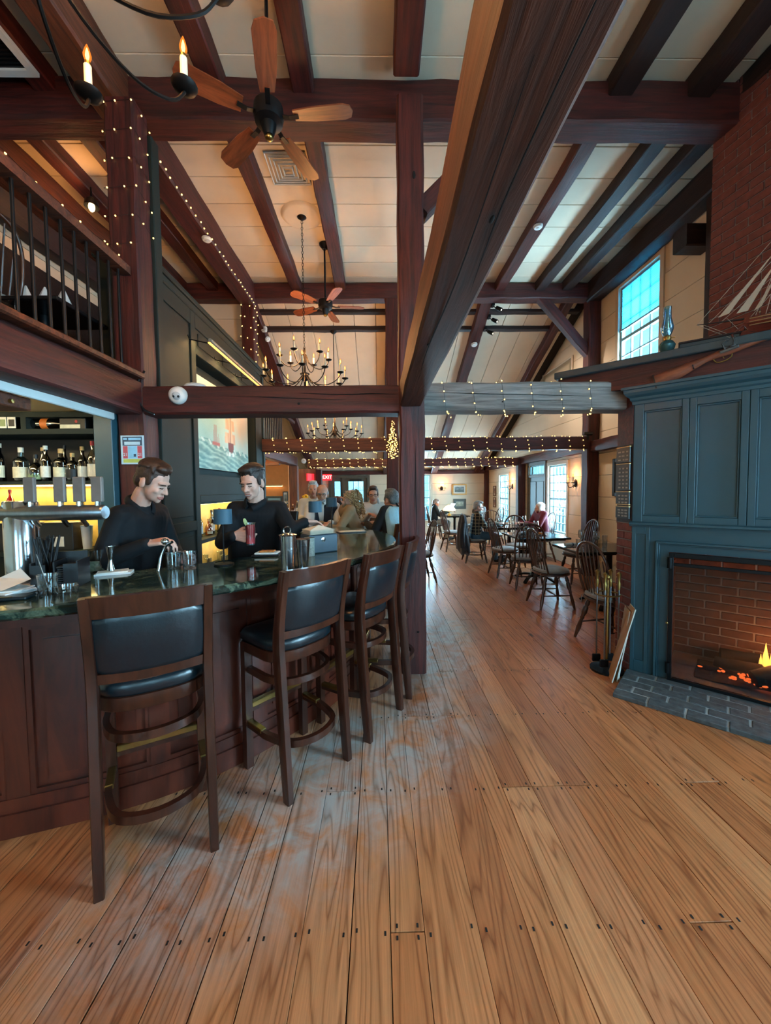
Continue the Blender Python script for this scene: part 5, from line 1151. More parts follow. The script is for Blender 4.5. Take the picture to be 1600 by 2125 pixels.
# service corner far left
t = thing('flower_vase', 'yellow flowers in a white pot beyond the second bartender', 'flowers', (-1.5, 8.0, 1.04)); MB().lathe([(.001, 0), (.06, 0), (.08, .18), (.001, .18)], 14).build('pot', 'label_cream', t, 40)
mk('petal_yellow', '#e0b21e', .6, var=.25, scale=(40, 40, 40))
for k in range(16):
    a = k*2.4; rr = .025*math.sqrt(k); MB().ell((rr*math.cos(a), rr*math.sin(a), .23+.12*R.random()), (.035, .035, .03), 8, 5).build('flower_head', 'petal_yellow', t, 60)
for k in range(5): MB().tube([(0, 0, .15), (.05*math.cos(k), .05*math.sin(k), .25)], .006, 5).build('stem', mk('leaf_green', '#49702f', .6) if k == 0 else 'leaf_green', t)
sd = thing('service_counter', 'pale service counter beyond the far end of the bar', 'counter', (-1.75, 8.0, 0)); MB().box((-.5, -.3, .1), (.55, .35, 1.0)).build('body', 'cream_paint', sd); MB().box((-.55, -.33, 1.0), (.6, .38, 1.04), c=.006).build('top', 'label_cream', sd); MB().box((-.45, -.27, 0), (.5, .32, .1)).build('plinth', 'black_plastic', sd)
point('service_light', (-2.5, 8.1, 1.95), 40, (1, .7, .35), .08)
for k in range(5): bottle('%s bottle from the left on the pale service counter beyond the bar' % ORD[k], -2.05+.1*k, 7.85+.05*(k % 2), 1.04, ('tall', 'round')[k % 2], ('glass_pale', 'glass_amber')[k % 2], 'cap_cork', 'label_white', .8, 'bottles on the service counter')
lg = thing('ceiling_globe', 'bright round ceiling light in the service corner', 'lamp', (-2.6, 7.2, 2.1)); MB().lathe([(.001, -.05), (.06, -.045), (.1, -.01), (.1, .09), (.001, .095)], 18).build('globe', glow('globe_glow', (1, .8, .45), 10), lg, 40); MB().lathe([(.1, .07), (.112, .075), (.112, .095), (.1, .098)], 18).build('rim', 'brass', lg, 40)
painted_panel('framed_print', 'pale blue framed print on the orange wall', 'picture', .34, .3, 10, 8, lambda u, v: srgb('#8fb4bb'), facing((-2.8, 10.44, 1.0), (0, -1, 0)), .012, 'frame_green', .05)
painted_panel('framed_print', 'narrow bright framed print at the right end of the orange wall', 'picture', .09, .3, 6, 8, tonal(G1, 4, 4, 9), facing((-2.5, 10.44, 1.15), (0, -1, 0)), .012, 'frame_black', .025)
pl = thing('shelf_light', 'glowing strip shelf on the orange wall', 'lamp', (-2.85, 10.40, 1.62)); MB().box((-.25, -.02, 0), (.28, .05, .03)).build('shelf', 'cream_paint', pl); MB().box((-.25, -.022, -.012), (.28, .0, 0)).build('strip', 'strip_yellow', pl)
# ================================================================ FIREPLACE, MANTEL AND CHIMNEY
FD = Vector((.7317, -.6816, 0)); FN = Vector((.6816, .7317, 0))      # along the front, into the wall
FM = Matrix(((FD.x, FN.x, 0, 2.012), (FD.y, FN.y, 0, 3.015), (0, 0, 1, 0), (0, 0, 0, 1)))
fp = thing('fireplace_surround', 'tall blue-lit green panelled fireplace surround with a crown moulding', 'fireplace', M=FM)
def FP(mb, name, mat='green_daylit_paint', par=fp): return mb.build(name, mat, par)
W_ = 1.72; FX0, FX1, FZ = .245, 1.475, 1.0
# upper panelling
rows = [(.065, .30), (.385, .62), (.705, .94), (1.025, 1.26), (1.345, 1.58)]
FP(MB().box((0, .03, 1.22), (W_, .06, 2.16)), 'panel_board')
edges = [0, .065, .30, .385, .62, .705, .94, 1.025, 1.26, 1.345, 1.58, W_]
for a, b_ in zip(edges[0::2], edges[1::2]):
    mid = (a+b_)/2
    if a == 0 or b_ == W_: FP(MB().box((a, 0, 1.22), (b_, .03, 2.16), c=.003), 'stile')
    else: FP(MB().box((a, 0, 1.22), (mid-.0012, .03, 2.16), c=.003), 'stile'); FP(MB().box((mid+.0012, 0, 1.22), (b_, .03, 2.16), c=.003), 'stile')
for a, b_ in rows:
    FP(MB().box((a, .002, 2.085), (b_, .03, 2.16), c=.002), 'rail'); FP(MB().box((a, .002, 1.22), (b_, .03, 1.275), c=.002), 'rail')
    mo = MB()
    for p_, q_ in (((a, .012, 1.275), (a+.012, .03, 2.085)), ((b_-.012, .012, 1.275), (b_, .03, 2.085)), ((a, .012, 1.275), (b_, .03, 1.287)), ((a, .012, 2.073), (b_, .03, 2.085))): mo.box(p_, q_, c=.003)
    FP(mo, 'panel_moulding')
prof = [(0, 2.14), (-.012, 2.14), (-.014, 2.162), (-.026, 2.172), (-.03, 2.19), (-.055, 2.205), (-.068, 2.225), (-.07, 2.246), (-.085, 2.25), (-.085, 2.268), (.05, 2.268), (.05, 2.14)]
cr = MB(); cr.loft([[(x_ + (-1 if x_ == 0 else 1)*max(0, -y_)*.9, y_, z_) for y_, z_ in prof] for x_ in (0, W_)]); FP(cr, 'crown_moulding')
prof = [(0, 1.19), (-.014, 1.19), (-.018, 1.2), (-.03, 1.205), (-.03, 1.22), (-.008, 1.228), (.03, 1.228), (.03, 1.19)]
FP(MB().loft([[(x_, y_, z_) for y_, z_ in prof] for x_ in (-.015, W_+.015)]), 'mantel_moulding')
# lower part: pilasters, architrave, breast board
for x0 in (0, W_-.118):
    FP(MB().box((x0, .012, 0), (x0+.118, .06, 1.19)), 'pilaster')
    for p_, q_ in (((x0, 0, 0), (x0+.026, .014, 1.19)), ((x0+.092, 0, 0), (x0+.118, .014, 1.19)), ((x0+.026, 0, 1.13), (x0+.092, .014, 1.19)), ((x0+.026, 0, 0), (x0+.092, .014, .12))): FP(MB().box(p_, q_, c=.002), 'pilaster_rail')
FP(MB().box((.118, .02, 0), (FX0-.005, .06, 1.19)), 'breast_board'); FP(MB().box((FX1+.005, .02, 0), (W_-.118, .06, 1.19)), 'breast_board'); FP(MB().box((FX0-.005, .02, FZ+.005), (FX1+.005, .06, 1.19)), 'breast_board')
for k, (ins, wd, pr_) in enumerate(((.155, .018, -.012), (.172, .012, -.002))):
    FP(MB().box((ins, pr_, 0), (ins+wd, .03, 1.085-.017*k), c=.004), 'architrave'); FP(MB().box((W_-ins-wd, pr_, 0), (W_-ins, .03, 1.085-.017*k), c=.004), 'architrave'); FP(MB().box((ins, pr_, 1.085-.017*k-wd), (W_-ins, .03, 1.085-.017*k), c=.004), 'architrave')
# fire screen: black iron frame with a dark glass pane
sg = thing('fire_screen', 'black iron fire screen with smoky glass in front of the hearth fire', 'fire screen', M=FM @ T(FX0, -.01, .03))
FW = FX1-FX0
for a, b_ in (((0, -.012, 0), (.028, .016, .975)), ((FW-.028, -.012, 0), (FW, .016, .975)), ((.028, -.012, .94), (FW-.028, .016, .975)), ((.028, -.012, .0), (FW-.028, .016, .025)), ((.028, -.004, .875), (FW-.028, .012, .90))): MB().box(a, b_, c=.003).build('frame_bar', 'black_metal', sg)
for zz in (.86, .06): MB().lathe([(.001, 0), (.016, 0), (.016, .08), (.001, .08)], 12, T(.006, -.02, zz)).build('hinge', 'black_metal', sg, 40)
for zz in (.93, .44): MB().ell((-.004, -.016, zz), .009, 8, 6).build('stud', 'brass', sg, 60)
for xx in (.0, FW-.03): MB().box((xx, -.02, -.03), (xx+.03, .01, 0)).build('foot', 'black_metal', sg)
glass('screen_glass', (.62, .66, .70), .045, .06)
MB().box((.028, .0, .025), (FW-.028, .003, .875)).build('pane', 'screen_glass', sg)
# firebox with laid bricks
mk('brick_fire', '#6b4636', .85, var=.35, scale=(16, 16, 16), bump=.4, rnd=True); mk('mortar', '#a39a90', .9, var=.15)
mk('brick_red', '#6e3a34', .8, var=.28, scale=(18, 18, 18), bump=.35, rnd=True); mk('mortar_pale', '#8f8784', .9, var=.1)
mk('brick_hearth', '#4b5357', .7, var=.4, scale=(22, 22, 22), bump=.45, rnd=True)
fb = thing('firebox', 'brick-lined firebox glowing behind the fire screen', 'firebox', M=FM)
mo = MB(); mo.box((FX0-.02, .66, 0), (FX1+.02, .70, 1.3)); mo.box((FX0-.06, .07, 0), (FX0-.02, .70, 1.3)); mo.box((FX1+.02, .07, 0), (FX1+.06, .70, 1.3)); mo.box((FX0-.06, .07, 1.26), (FX1+.06, .70, 1.3)); mo.box((FX0-.06, .07, -.02), (FX1+.06, .7, .03)); mo.build('mortar_lining', 'mortar', fb)
bmesh_l = MB().box((-.098, -.006, -.03), (.098, .006, .03), c=.004).mesh('brick'); bmesh_h = MB().box((-.046, -.006, -.03), (.046, .006, .03), c=.004).mesh('brick')
for j in range(14):
    zz = .07 + .07*j; off = .104*(j % 2)
    x = FX0-.02-off+.104
    while x < FX1+.02:
        link('brick', bmesh_l, 'brick_fire', fb, T(x, .658, zz)); x += .208
    y = .16 + off*.5
    while y < .66:
        for xx in (FX0-.018, FX1+.018): link('brick', bmesh_l, 'brick_fire', fb, T(xx, y-.02, zz) @ RZ(rad(90)))
        y += .208
# logs, andirons, embers, flame
mk('log_bark', '#2a1f1a', .95, var=.5, scale=(14, 14, 14), bump=.8); mk('ash', '#4a4441', .95, var=.4, scale=(20, 20, 20), bump=.6)
def log(label, a, b_, r):
    t = thing('fire_log', label, 'log', M=FM); a = Vector(a); b_ = Vector(b_); pts = [a.lerp(b_, k/6) + Vector((R.uniform(-.01, .01), R.uniform(-.01, .01), R.uniform(-.006, .006))) for k in range(7)]
    MB().tube(pts, [r*R.uniform(.88, 1.1) for _ in pts], 10).build('bark', 'log_bark', t, 60); d = (b_-a).normalized(); MB().lathe([(.001, 0), (r*.8, 0), (.001, .004)], 12, aim(b_ + d*.001, d)).build('end_grain', 'ash', t)
log('long charred log lying across the embers at the left of the fire', (.50, .38, .115), (.95, .42, .105), .045)
log('thick black log leaning over the embers at the right edge', (.72, .22, .10), (1.15, .46, .22), .06)
log('back log behind the flame in the firebox', (.55, .56, .12), (1.2, .57, .12), .065)
log('top log laid across the others at the right of the fire', (.88, .30, .25), (1.3, .45, .27), .055)
emb = glow('ember', (1, .16, .03), 3.0)
eb = thing('ember_bed', 'glowing bed of embers and ash in the firebox', 'embers', M=FM)
am = MB(); q = random.Random(2)
g = [[(.40+.95*i/22, .16+.42*j/10, .032+.035*math.exp(-((i-12)/7)**2)*q.uniform(.4, 1.4)) for i in range(23)] for j in range(11)]
am.add([p for r_ in g for p in r_], [(j*23+i, j*23+i+1, (j+1)*23+i+1, (j+1)*23+i) for j in range(10) for i in range(22)]); am.build('ash_heap', 'ash', eb, 60)
ce_ = MB()
for k in range(170):
    x_, y_ = q.gauss(.86, .13), q.uniform(.2, .5); ce_.ell((x_, y_, .055+q.uniform(0, .025)), (q.uniform(.008, .02), q.uniform(.008, .018), q.uniform(.006, .012)), 6, 4)
tag(ce_.build('coals', emb, eb), kind='stuff')
fl_ = thing('flame', 'small yellow flame rising from the logs', 'flame', M=FM @ T(.80, .40, .12))
for k, (dx, s_) in enumerate(((0, 1), (.03, .7), (-.025, .55))): MB().lathe([(.001, 0), (.012, .02), (.02, .06), (.016, .11), (.007, .16), (.001, .21)], 10, T(dx, .01*k, 0) @ Matrix.Diagonal((s_, s_, s_, 1))).build('tongue', glow('flame_glow_%d' % k, (1, .42, .06), 7), fl_, 60)
for (x_, y_, e) in ((.82, .33, 9), (.95, .5, 7)):
    p = FM @ Vector((x_, y_, .27)); point('fire_light', p, e, (1, .32, .08), .05)
# hearth of laid bricks (world aligned rows, each brick its own piece)
HM = FM @ T(0, 0, .022)
he = tag(MB().box((-.012, -.488, 0), (W_+.1, .0, .027), FM).build('hearth', 'mortar_hearth' if 'mortar_hearth' in MAT else mk('mortar_hearth', '#9aa7ab', .9, var=.15)), 'worn blue-grey brick hearth slab before the fireplace', 'hearth')
hb = MB().box((-.098, -.046, -.02), (.098, .046, .010), c=.004).mesh('brick'); hh_ = MB().box((-.046, -.046, -.02), (.046, .046, .010), c=.004).mesh('brick')
for j in range(5):
    y = -.05 - .1*j; x = .08
    if j % 2: link('brick', hh_, 'brick_hearth', he, HM @ T(.03, y, 0)); x = .184
    while x < W_+.02: link('brick', hb, 'brick_hearth', he, HM @ T(x, y, R.uniform(-.003, .002)) @ RZ(rad(R.uniform(-.8, .8)))); x += .208
# brick pier at the left of the surround, with plaques, and the timber above
pr = thing('brick_pier', 'narrow red brick pier at the left side of the fireplace', 'pier', (2.02, 3.11, 0))
MB().box((.0, -.085, 0), (.13, .10, 2.24)).build('core', 'mortar_pale', pr)
ps = MB().box((-.006, -.096, -.029), (.006, .096, .029), c=.004).mesh('brick'); ph_ = MB().box((-.006, -.045, -.029), (.006, .045, .029), c=.004).mesh('brick')
for j in range(18):
    zz = .035 + .067*j
    if j % 2: link('brick', ps, 'brick_red', pr, T(-.003, .005, zz))
    else:
        for dy in (-.045, .053): link('brick', ph_, 'brick_red', pr, T(-.003, dy, zz))
MB().box((-.012, -.09, 1.84), (.0, .1, 2.24)).build('timber_facing', 'timber', pr)
MB().box((-.010, -.09, 1.215), (.0, .1, 1.84)).build('backboard', 'timber_dark', pr)
mk('plaque_black', '#15191c', .35); mk('plaque_text', '#8f8a80', .5); mk('gilt', '#b89a62', .4, metal=.7)
for k, (z0, z1, lab) in enumerate(((1.70, 1.825, 'topmost black plaque with gilt edges and white marks on the pier'), (1.475, 1.69, 'tall black plaque of small grey lines, second from the top on the pier'), (1.355, 1.465, 'black plaque with three grey lines, third on the pier'), (1.245, 1.345, 'lowest weathered black plaque on the pier'))):
    t = thing('wall_plaque', lab, 'plaque', (1.995, 3.117, z0)); h = z1-z0
    MB().box((0, -.085, 0), (.012, .085, h)).build('board', 'plaque_black', t); MB().box((-.003, -.087, h-.006), (.012, .087, h)).build('edge', 'gilt', t)
    if k == 2: MB().box((-.003, -.087, 0), (.012, .087, .006)).build('edge', 'gilt', t)
    nl = max(2, int(h/.032))
    for q_ in range(nl):
        zz = .014 + (h-.03)*q_/nl
        for s_ in range(3): MB().box((-.001, -.065+.045*s_, zz), (.0, -.065+.045*s_+R.uniform(.02, .038), zz+.012)).build('mark', 'plaque_text', t)
# fireplace body behind the panelling
bdm = MB().box((0.05, .715, 0), (1.3, .88, 2.24), FM); bdm.box((.1, .07, 0), (.17, .715, 2.24), FM); bdm.box((W_-.17, .07, 0), (W_-.05, .5, 2.24), FM); bdm.box((.17, .07, 1.32), (1.45, .715, 2.24), FM)
tag(bdm.build('chimney_breast', 'mortar_pale'), 'plain masonry behind the fireplace surround', 'masonry')
# mantel beam and shelf
mbm = thing('mantel_beam', 'massive dark mantel beam above the blue-lit green surround, its end rounded', 'mantel', M=FM)
rg = []
for x_, zl in ((-.56, 2.30), (-.545, 2.272), (-.5, 2.258), (-.3, 2.268), (0, 2.27), (W_+.1, 2.27)): rg.append([(x_, -.03, zl), (x_, .28, zl), (x_, .28, 2.435), (x_, -.03, 2.435)])
MB().loft(rg).build('beam', 'timber', mbm)
MB().box((-.585, -.075, 2.435), (W_+.15, .52, 2.492), c=.006).build('shelf_board', 'shelf_teal' if 'shelf_teal' in MAT else mk('shelf_teal', '#2a3d44', .5, var=.12), mbm)
# chimney stack with individual bricks on the face in view
CM = T(2.985, 3.48, 2.5) @ RZ(rad(10))
cs_ = thing('chimney_stack', 'tall red brick chimney rising above the mantel to the ceiling', 'chimney', M=CM)
MB().box((.006, -1.5, -.25), (.50, 0, 2.36)).build('core', 'mortar_pale', cs_)
for j in range(34):
    zz = .035 + .0695*j
    y = -.098 if j % 2 else -.046
    first = True
    while y > -1.45:
        if first and j % 2 == 0: link('brick', MB().box((-.004, -.046, -.031), (.006, .046, .031), c=.003).mesh('brick') if j == 0 else hb2, 'brick_red', cs_, T(0, y, zz)); 
        else: link('brick', cb_ if (j or not first) and 'cb_' in globals() else MB().box((-.004, -.098, -.031), (.006, .098, .031), c=.003).mesh('brick'), 'brick_red', cs_, T(0, y, zz))
        if 'hb2' not in globals(): hb2 = [c for c in cs_.children if c.name.startswith('brick')][0].data
        elif 'cb_' not in globals(): cb_ = [c for c in cs_.children if c.name.startswith('brick')][1].data
        y -= (.1525 if first and j % 2 == 0 else .206); first = False
# ---- things on the mantel
ol = thing('oil_lamp', 'oil lamp with a blue-lit glass chimney on the mantel before the window', 'lamp', M=FM @ T(.19, .10, 2.492))
MB().lathe([(.001, 0), (.05, 0), (.052, .012), (.03, .03), (.05, .06), (.055, .085), (.04, .11), (.02, .122), (.001, .124)], 18).build('font', mk('lamp_font', '#3c6468', .25, metal=.4), ol, 40)
MB().lathe([(.001, .122), (.024, .122), (.028, .14), (.022, .155), (.001, .155)], 14).build('burner', 'brass', ol, 40)
glass('lamp_chimney', (.55, .86, 1.0), .12); MB().lathe([(.022, .15), (.040, .2), (.041, .225), (.026, .29), (.024, .35), (.026, .372), (.0245, .372), (.0225, .35), (.0245, .29), (.0395, .225), (.0385, .2), (.0205, .152)], 20).build('glass_chimney', 'lamp_chimney', ol, 40)
MB().tube([(.02, 0, .138), (.05, 0, .135)], .004, 6).build('wick_knob', 'brass', ol)
bx = thing('mantel_box', 'low dark wooden box on the mantel behind the oil lamp', 'box', M=FM @ T(.42, .33, 2.492) @ RZ(rad(5))); MB().box((-.17, -.12, 0), (.17, .12, .10)).build('case', 'shelf_teal', bx); MB().box((-.18, -.13, .10), (.18, .13, .115), c=.004).build('lid', 'timber_dark', bx)
cn = thing('mantel_candle', 'short cream candle stub at the front edge of the mantel', 'candle', M=FM @ T(.76, -.03, 2.492)); MB().lathe([(.001, 0), (.009, 0), (.009, .035), (.001, .037)], 10).build('wax', 'candle_tube', cn, 40); MB().tube([(0, 0, .036), (0, 0, .043)], .001, 4).build('wick', 'black_plastic', cn)
# flintlock rifle hung on the beam
SM = FM @ T(.14, -.052, 2.325) @ RY(-math.atan2(.10, .44))
rf = thing('flintlock_rifle', 'old flintlock rifle with a wooden stock hung along the mantel beam', 'rifle', M=SM)
stk = [(-.012, -.045, .05), (.0, -.05, .055), (.10, -.038, .05), (.2, -.022, .036), (.29, -.010, .022), (.34, -.006, .022), (.42, -.008, .026), (.55, -.004, .022), (.9, .0, .018), (1.45, .003, .014)]
rg = []
for x_, zc, hh in stk: rg.append([(x_, .018*math.cos(a), zc+hh*math.sin(a)) for a in [2*math.pi*k/12 for k in range(12)]])
MB().loft(rg).build('stock', wood('gun_stock', '#5f2f20', '#8f5038', scale=(5, 30, 30), rough=.35, bump=.05), rf, 50)
MB().tube([(.40, -.004, .022), (1.7, -.004, .024)], .0105, 10).build('barrel', 'steel_brushed', rf, 40)
MB().box((.37, -.024, -.012), (.47, -.016, .008), c=.003).build('lock_plate', 'gun_steel' if 'gun_steel' in MAT else mk('gun_steel', '#5c666c', .35, metal=.9), rf)
MB().tube([(.40, -.024, .005), (.395, -.028, .045), (.415, -.028, .06), (.43, -.028, .055)], .0045, 6).build('cock', 'gun_steel', rf, 40); MB().tube([(.445, -.024, .01), (.455, -.026, .045), (.452, -.026, .065)], .004, 6).build('frizzen', 'gun_steel', rf, 40); MB().ell((.44, -.026, .012), (.018, .01, .008)).build('pan', 'gun_steel', rf, 60)
MB().tube(spline([(.33, 0, -.022), (.345, 0, -.055), (.385, 0, -.062), (.42, 0, -.05), (.43, 0, -.025)], 5), .004, 6).build('trigger_guard', 'brass', rf, 40); MB().tube([(.38, 0, -.02), (.385, 0, -.045)], .003, 5).build('trigger', 'brass', rf)
MB().box((-.016, -.019, -.095), (-.008, .019, .012)).build('butt_plate', 'black_metal', rf)
for xx in (.22, .95): MB().tube([(xx, .045, .01), (xx, -.02, -.05), (xx, -.025, -.02)], .004, 6).build('hanger', 'black_metal', rf)
# model sailing ship
SMx = FM @ T(.98, .22, 2.492)
sh = thing('model_ship', 'wooden model sailing ship with pale rigging on a stand on the mantel', 'model ship', M=SMx)
hull = []
for x_, wd, zt, zb in ((-.36, .004, .20, .15), (-.33, .03, .19, .10), (-.24, .055, .18, .065), (-.08, .068, .172, .055), (.1, .068, .175, .055), (.28, .055, .19, .065), (.38, .035, .205, .09)):
    hull.append([(x_, wd*.95, zt), (x_, wd, zt-.04), (x_, wd*.7, (zt+zb)/2), (x_, .006, zb), (x_, -.006, zb), (x_, -wd*.7, (zt+zb)/2), (x_, -wd, zt-.04), (x_, -wd*.95, zt)])
MB().loft(hull).build('hull', wood('ship_red', '#5a231c', '#7c3a2c', scale=(6, 40, 40), rough=.4, bump=.05), sh, 40)
for k, dz in enumerate((-.012, -.035, -.058)):
    MB().tube([(x_, -wd*1.01-.001, zt+dz) for x_, wd, zt, zb in ((-.33, .03, .19, .1), (-.24, .055, .18, 0), (-.08, .068, .172, 0), (.1, .068, .175, 0), (.28, .055, .19, 0), (.38, .035, .205, 0))], .004, 5).build('wale', mk('ship_tan', '#a8845a', .5) if k == 0 else 'ship_tan', sh, 40)
for k in range(12): MB().ell((-.28+.055*k, -.06, .183+.02*abs(k-5)/6), .006, 6, 4).build('deadeye', 'ship_tan', sh)
MB().tube([(-.33, 0, .19), (-.62, 0, .225)], [.008, .003], 6).build('bowsprit', 'timber_dark', sh); MB().tube([(-.36, 0, .15), (-.42, 0, .10), (-.40, 0, .05)], .008, 6).build('stem', 'ship_red', sh, 40)
mk('rigging', '#b9b2a6', .8); mk('sailcloth', '#bdb4a4', .9, var=.1)
for xx, hh in ((-.18, .78), (.06, .86), (.28, .70)):
    m_ = MB().tube([(xx, 0, .17), (xx+.02, 0, hh)], [.008, .003], 6).build('mast', 'timber_dark', sh)
    for f in (.4, .62, .82): MB().tube([(xx+.02*f, -.11*(1.2-f), .17+(hh-.17)*f), (xx+.02*f, .11*(1.2-f), .17+(hh-.17)*f)], .004, 5).build('yard', 'ship_tan', m_)
rg_ = MB()
for (a, b_) in (((-.62, 0, .225), (-.16, 0, .76)), ((-.55, 0, .22), (-.17, 0, .6)), ((-.48, 0, .21), (-.17, 0, .48)), ((-.3, -.04, .19), (-.165, 0, .62)), ((-.25, -.05, .18), (-.165, 0, .62)), ((-.2, -.055, .18), (-.165, 0, .62)), ((-.1, -.06, .18), (-.165, 0, .62)), ((0, -.065, .18), (.075, 0, .68)), ((.04, -.065, .18), (.075, 0, .68)), ((.1, -.065, .18), (.075, 0, .68)), ((.15, -.065, .18), (.075, 0, .68)), ((-.16, 0, .76), (.08, 0, .84)), ((-.33, 0, .19), (.07, 0, .7)), ((-.62, 0, .225), (-.40, 0, .06)), ((-.58, .02, .22), (-.36, 0, .05)), ((-.45, -.05, .21), (-.38, 0, .12))): rg_.tube([a, b_], .0016, 4)
rg_.build('rigging_lines', 'rigging', sh)
for k, (x0, z0, x1, z1, x2, z2) in enumerate(((-.50, .24, -.44, .25, -.20, .62), (-.40, .24, -.34, .24, -.19, .55), (-.31, .23, -.27, .25, -.185, .48))):
    MB().add([(x0, -.012, z0), (x1, -.02, z1), (x2, 0, z2), (x0, -.010, z0), (x1, -.018, z1), (x2, .002, z2)], [(0, 1, 2), (3, 5, 4), (0, 3, 4, 1), (1, 4, 5, 2), (2, 5, 3, 0)]).build('jib_sail', 'sailcloth', sh)
MB().box((-.35, -.06, 0), (.4, .06, .02), c=.004).build('stand', 'ship_red', sh)
for xx in (-.18, .24): MB().box((xx-.012, -.03, .02), (xx+.012, .03, .07)).build('cradle', 'ship_red', sh)
# ---- fire tools and leaning boards
ft = thing('fire_tool_set', 'brass-handled fire tools on a stand beside the brick pier', 'fire tools', M=T(1.86, 3.07, 0) @ Matrix.Scale(1.13, 4))
MB().lathe([(.001, 0), (.11, 0), (.11, .015), (.02, .03), (.001, .03)], 20).build('base', 'black_metal', ft, 40); MB().tube([(0, 0, .02), (0, 0, .66)], .009, 8).build('stand_rod', 'brass', ft, 40)
for k in range(4):
    a = rad(45+90*k); xx, yy = .07*math.cos(a), .07*math.sin(a)
    tl = MB().tube([(xx, yy, .07), (xx, yy, .6)], .006, 6).build('tool', 'steel_brushed', ft, 40)
    MB().lathe([(.001, .6), (.009, .6), (.012, .64), (.007, .66), (.012, .70), (.016, .715), (.001, .73)], 10, T(xx, yy, 0)).build('handle', 'brass', tl, 40)
    MB().box((xx-.03, yy-.008, .045), (xx+.03, yy+.008, .1), c=.004).build('tool_head', 'black_metal', tl)
MB().tube([(.08*math.cos(q), .08*math.sin(q), .56) for q in [2*math.pi*k/16 for k in range(16)]], .005, 5, closed=True).build('ring', 'brass', ft)
MB().ell((0, 0, .68), .018).build('finial', 'brass', ft, 60)
mk('cardboard', '#b08a62', .8, var=.08); mk('board_edge', '#d8d8d0', .7)
for k, (px_, tilt, h_, lab) in enumerate(((1.80, 14, .60, 'tan flat board leaning against the fireplace surround'), (1.85, 10, .56, 'white-edged board leaning behind the tan board'), (1.875, 7, .55, 'third thin white-edged board behind the other two'))):
    t = thing('leaning_board', lab, 'board', M=T(px_, 2.93+.02*k, .004) @ RZ(rad(-22)) @ RY(rad(tilt)))
    MB().box((0, -.08, 0), (.006, .08, h_)).build('sheet', 'cardboard', t); MB().box((0, -.084, 0), (.007, -.08, h_)).build('edge', 'board_edge', t)
# ================================================================ DINING FURNITURE
def turned(mb, a, b_, prof, n=8):
    a = Vector(a); b_ = Vector(b_); mb.tube([a.lerp(b_, f) for f, r in prof], [r for f, r in prof], n); return mb
LEGP = [(0, .011), (.08, .015), (.16, .018), (.2, .012), (.24, .019), (.36, .022), (.46, .013), (.5, .017), (.53, .012), (.75, .018), (.92, .012), (1, .010)]
LEGP = [(f, r*1.25) for f, r in LEGP]
def make_chair(label):
    t = thing('windsor_chair', label, 'chair', group='windsor chairs in the dining room')
    def oval(s_, z):
        pts = []
        for k in range(20):
            a = 2*math.pi*k/20; pts.append((.225*s_*math.copysign(abs(math.cos(a))**.8, math.cos(a)), .215*s_*math.copysign(abs(math.sin(a))**.8, math.sin(a)), z))
        return pts
    MB().loft([oval(.88, .405), oval(1, .418), oval(1, .435), oval(.95, .442)]).build('seat', 'chair_wood', t, 40)
    MB().loft([oval(.86, .442), oval(.95, .452), oval(.95, .472), oval(.84, .485), oval(.3, .49)]).build('seat_pad', 'cushion', t, 60)
    bow = spline([(-.19, -.12, .435), (-.205, -.17, .6), (-.195, -.215, .8), (-.13, -.25, .935), (0, -.262, .985), (.13, -.25, .935), (.195, -.215, .8), (.205, -.17, .6), (.19, -.12, .435)], 5)
    MB().tube(bow, .0125, 8).build('bow', 'chair_wood', t, 50)
    for k in range(7):
        f = (k-3)/3; x0 = .135*f; y0 = -.165+.035*f*f; x1 = .155*f
        zt = .978-.10*f*f-.05*abs(f)**5; yt = -.258+.03*f*f
        turned(MB(), (x0, y0, .436), (x1, yt, zt), [(0, .006), (.3, .008), (.45, .0085), (1, .0048)], 6).build('spindle', 'chair_wood', t, 50)
    feet = {}
    for sx in (-1, 1):
        for sy, yt, yb in ((-1, -.125, -.225), (1, .13, .205)):
            a = Vector((sx*.13, yt, .41)); b_ = Vector((sx*.205, yb, 0)); feet[(sx, sy)] = (a, b_)
            turned(MB(), a, b_, LEGP).build('leg', 'chair_wood', t, 60)
    mids = []
    for sx in (-1, 1):
        p, q = feet[(sx, -1)][0].lerp(feet[(sx, -1)][1], .6), feet[(sx, 1)][0].lerp(feet[(sx, 1)][1], .6)
        turned(MB(), p, q, [(0, .006), (.3, .009), (.5, .013), (.7, .009), (1, .006)], 6).build('stretcher', 'chair_wood', t, 50); mids.append(p.lerp(q, .5))
    turned(MB(), mids[0], mids[1], [(0, .006), (.3, .009), (.5, .013), (.7, .009), (1, .006)], 6).build('stretcher', 'chair_wood', t, 50)
    for sx in (-.14, .14): MB().tube([(sx, -.17, .46), (sx*1.05, -.2, .44), (sx*1.1, -.2, .36)], .003, 5).build('pad_tie', 'cushion', t)
    return t
E_ = rad(-90)   # facing +X
ch = make_chair('windsor chair nearest the brick pier, with a pale blue-lit cushion')
ch.matrix_basis = T(2.22, 3.62, 0) @ RZ(rad(-80))
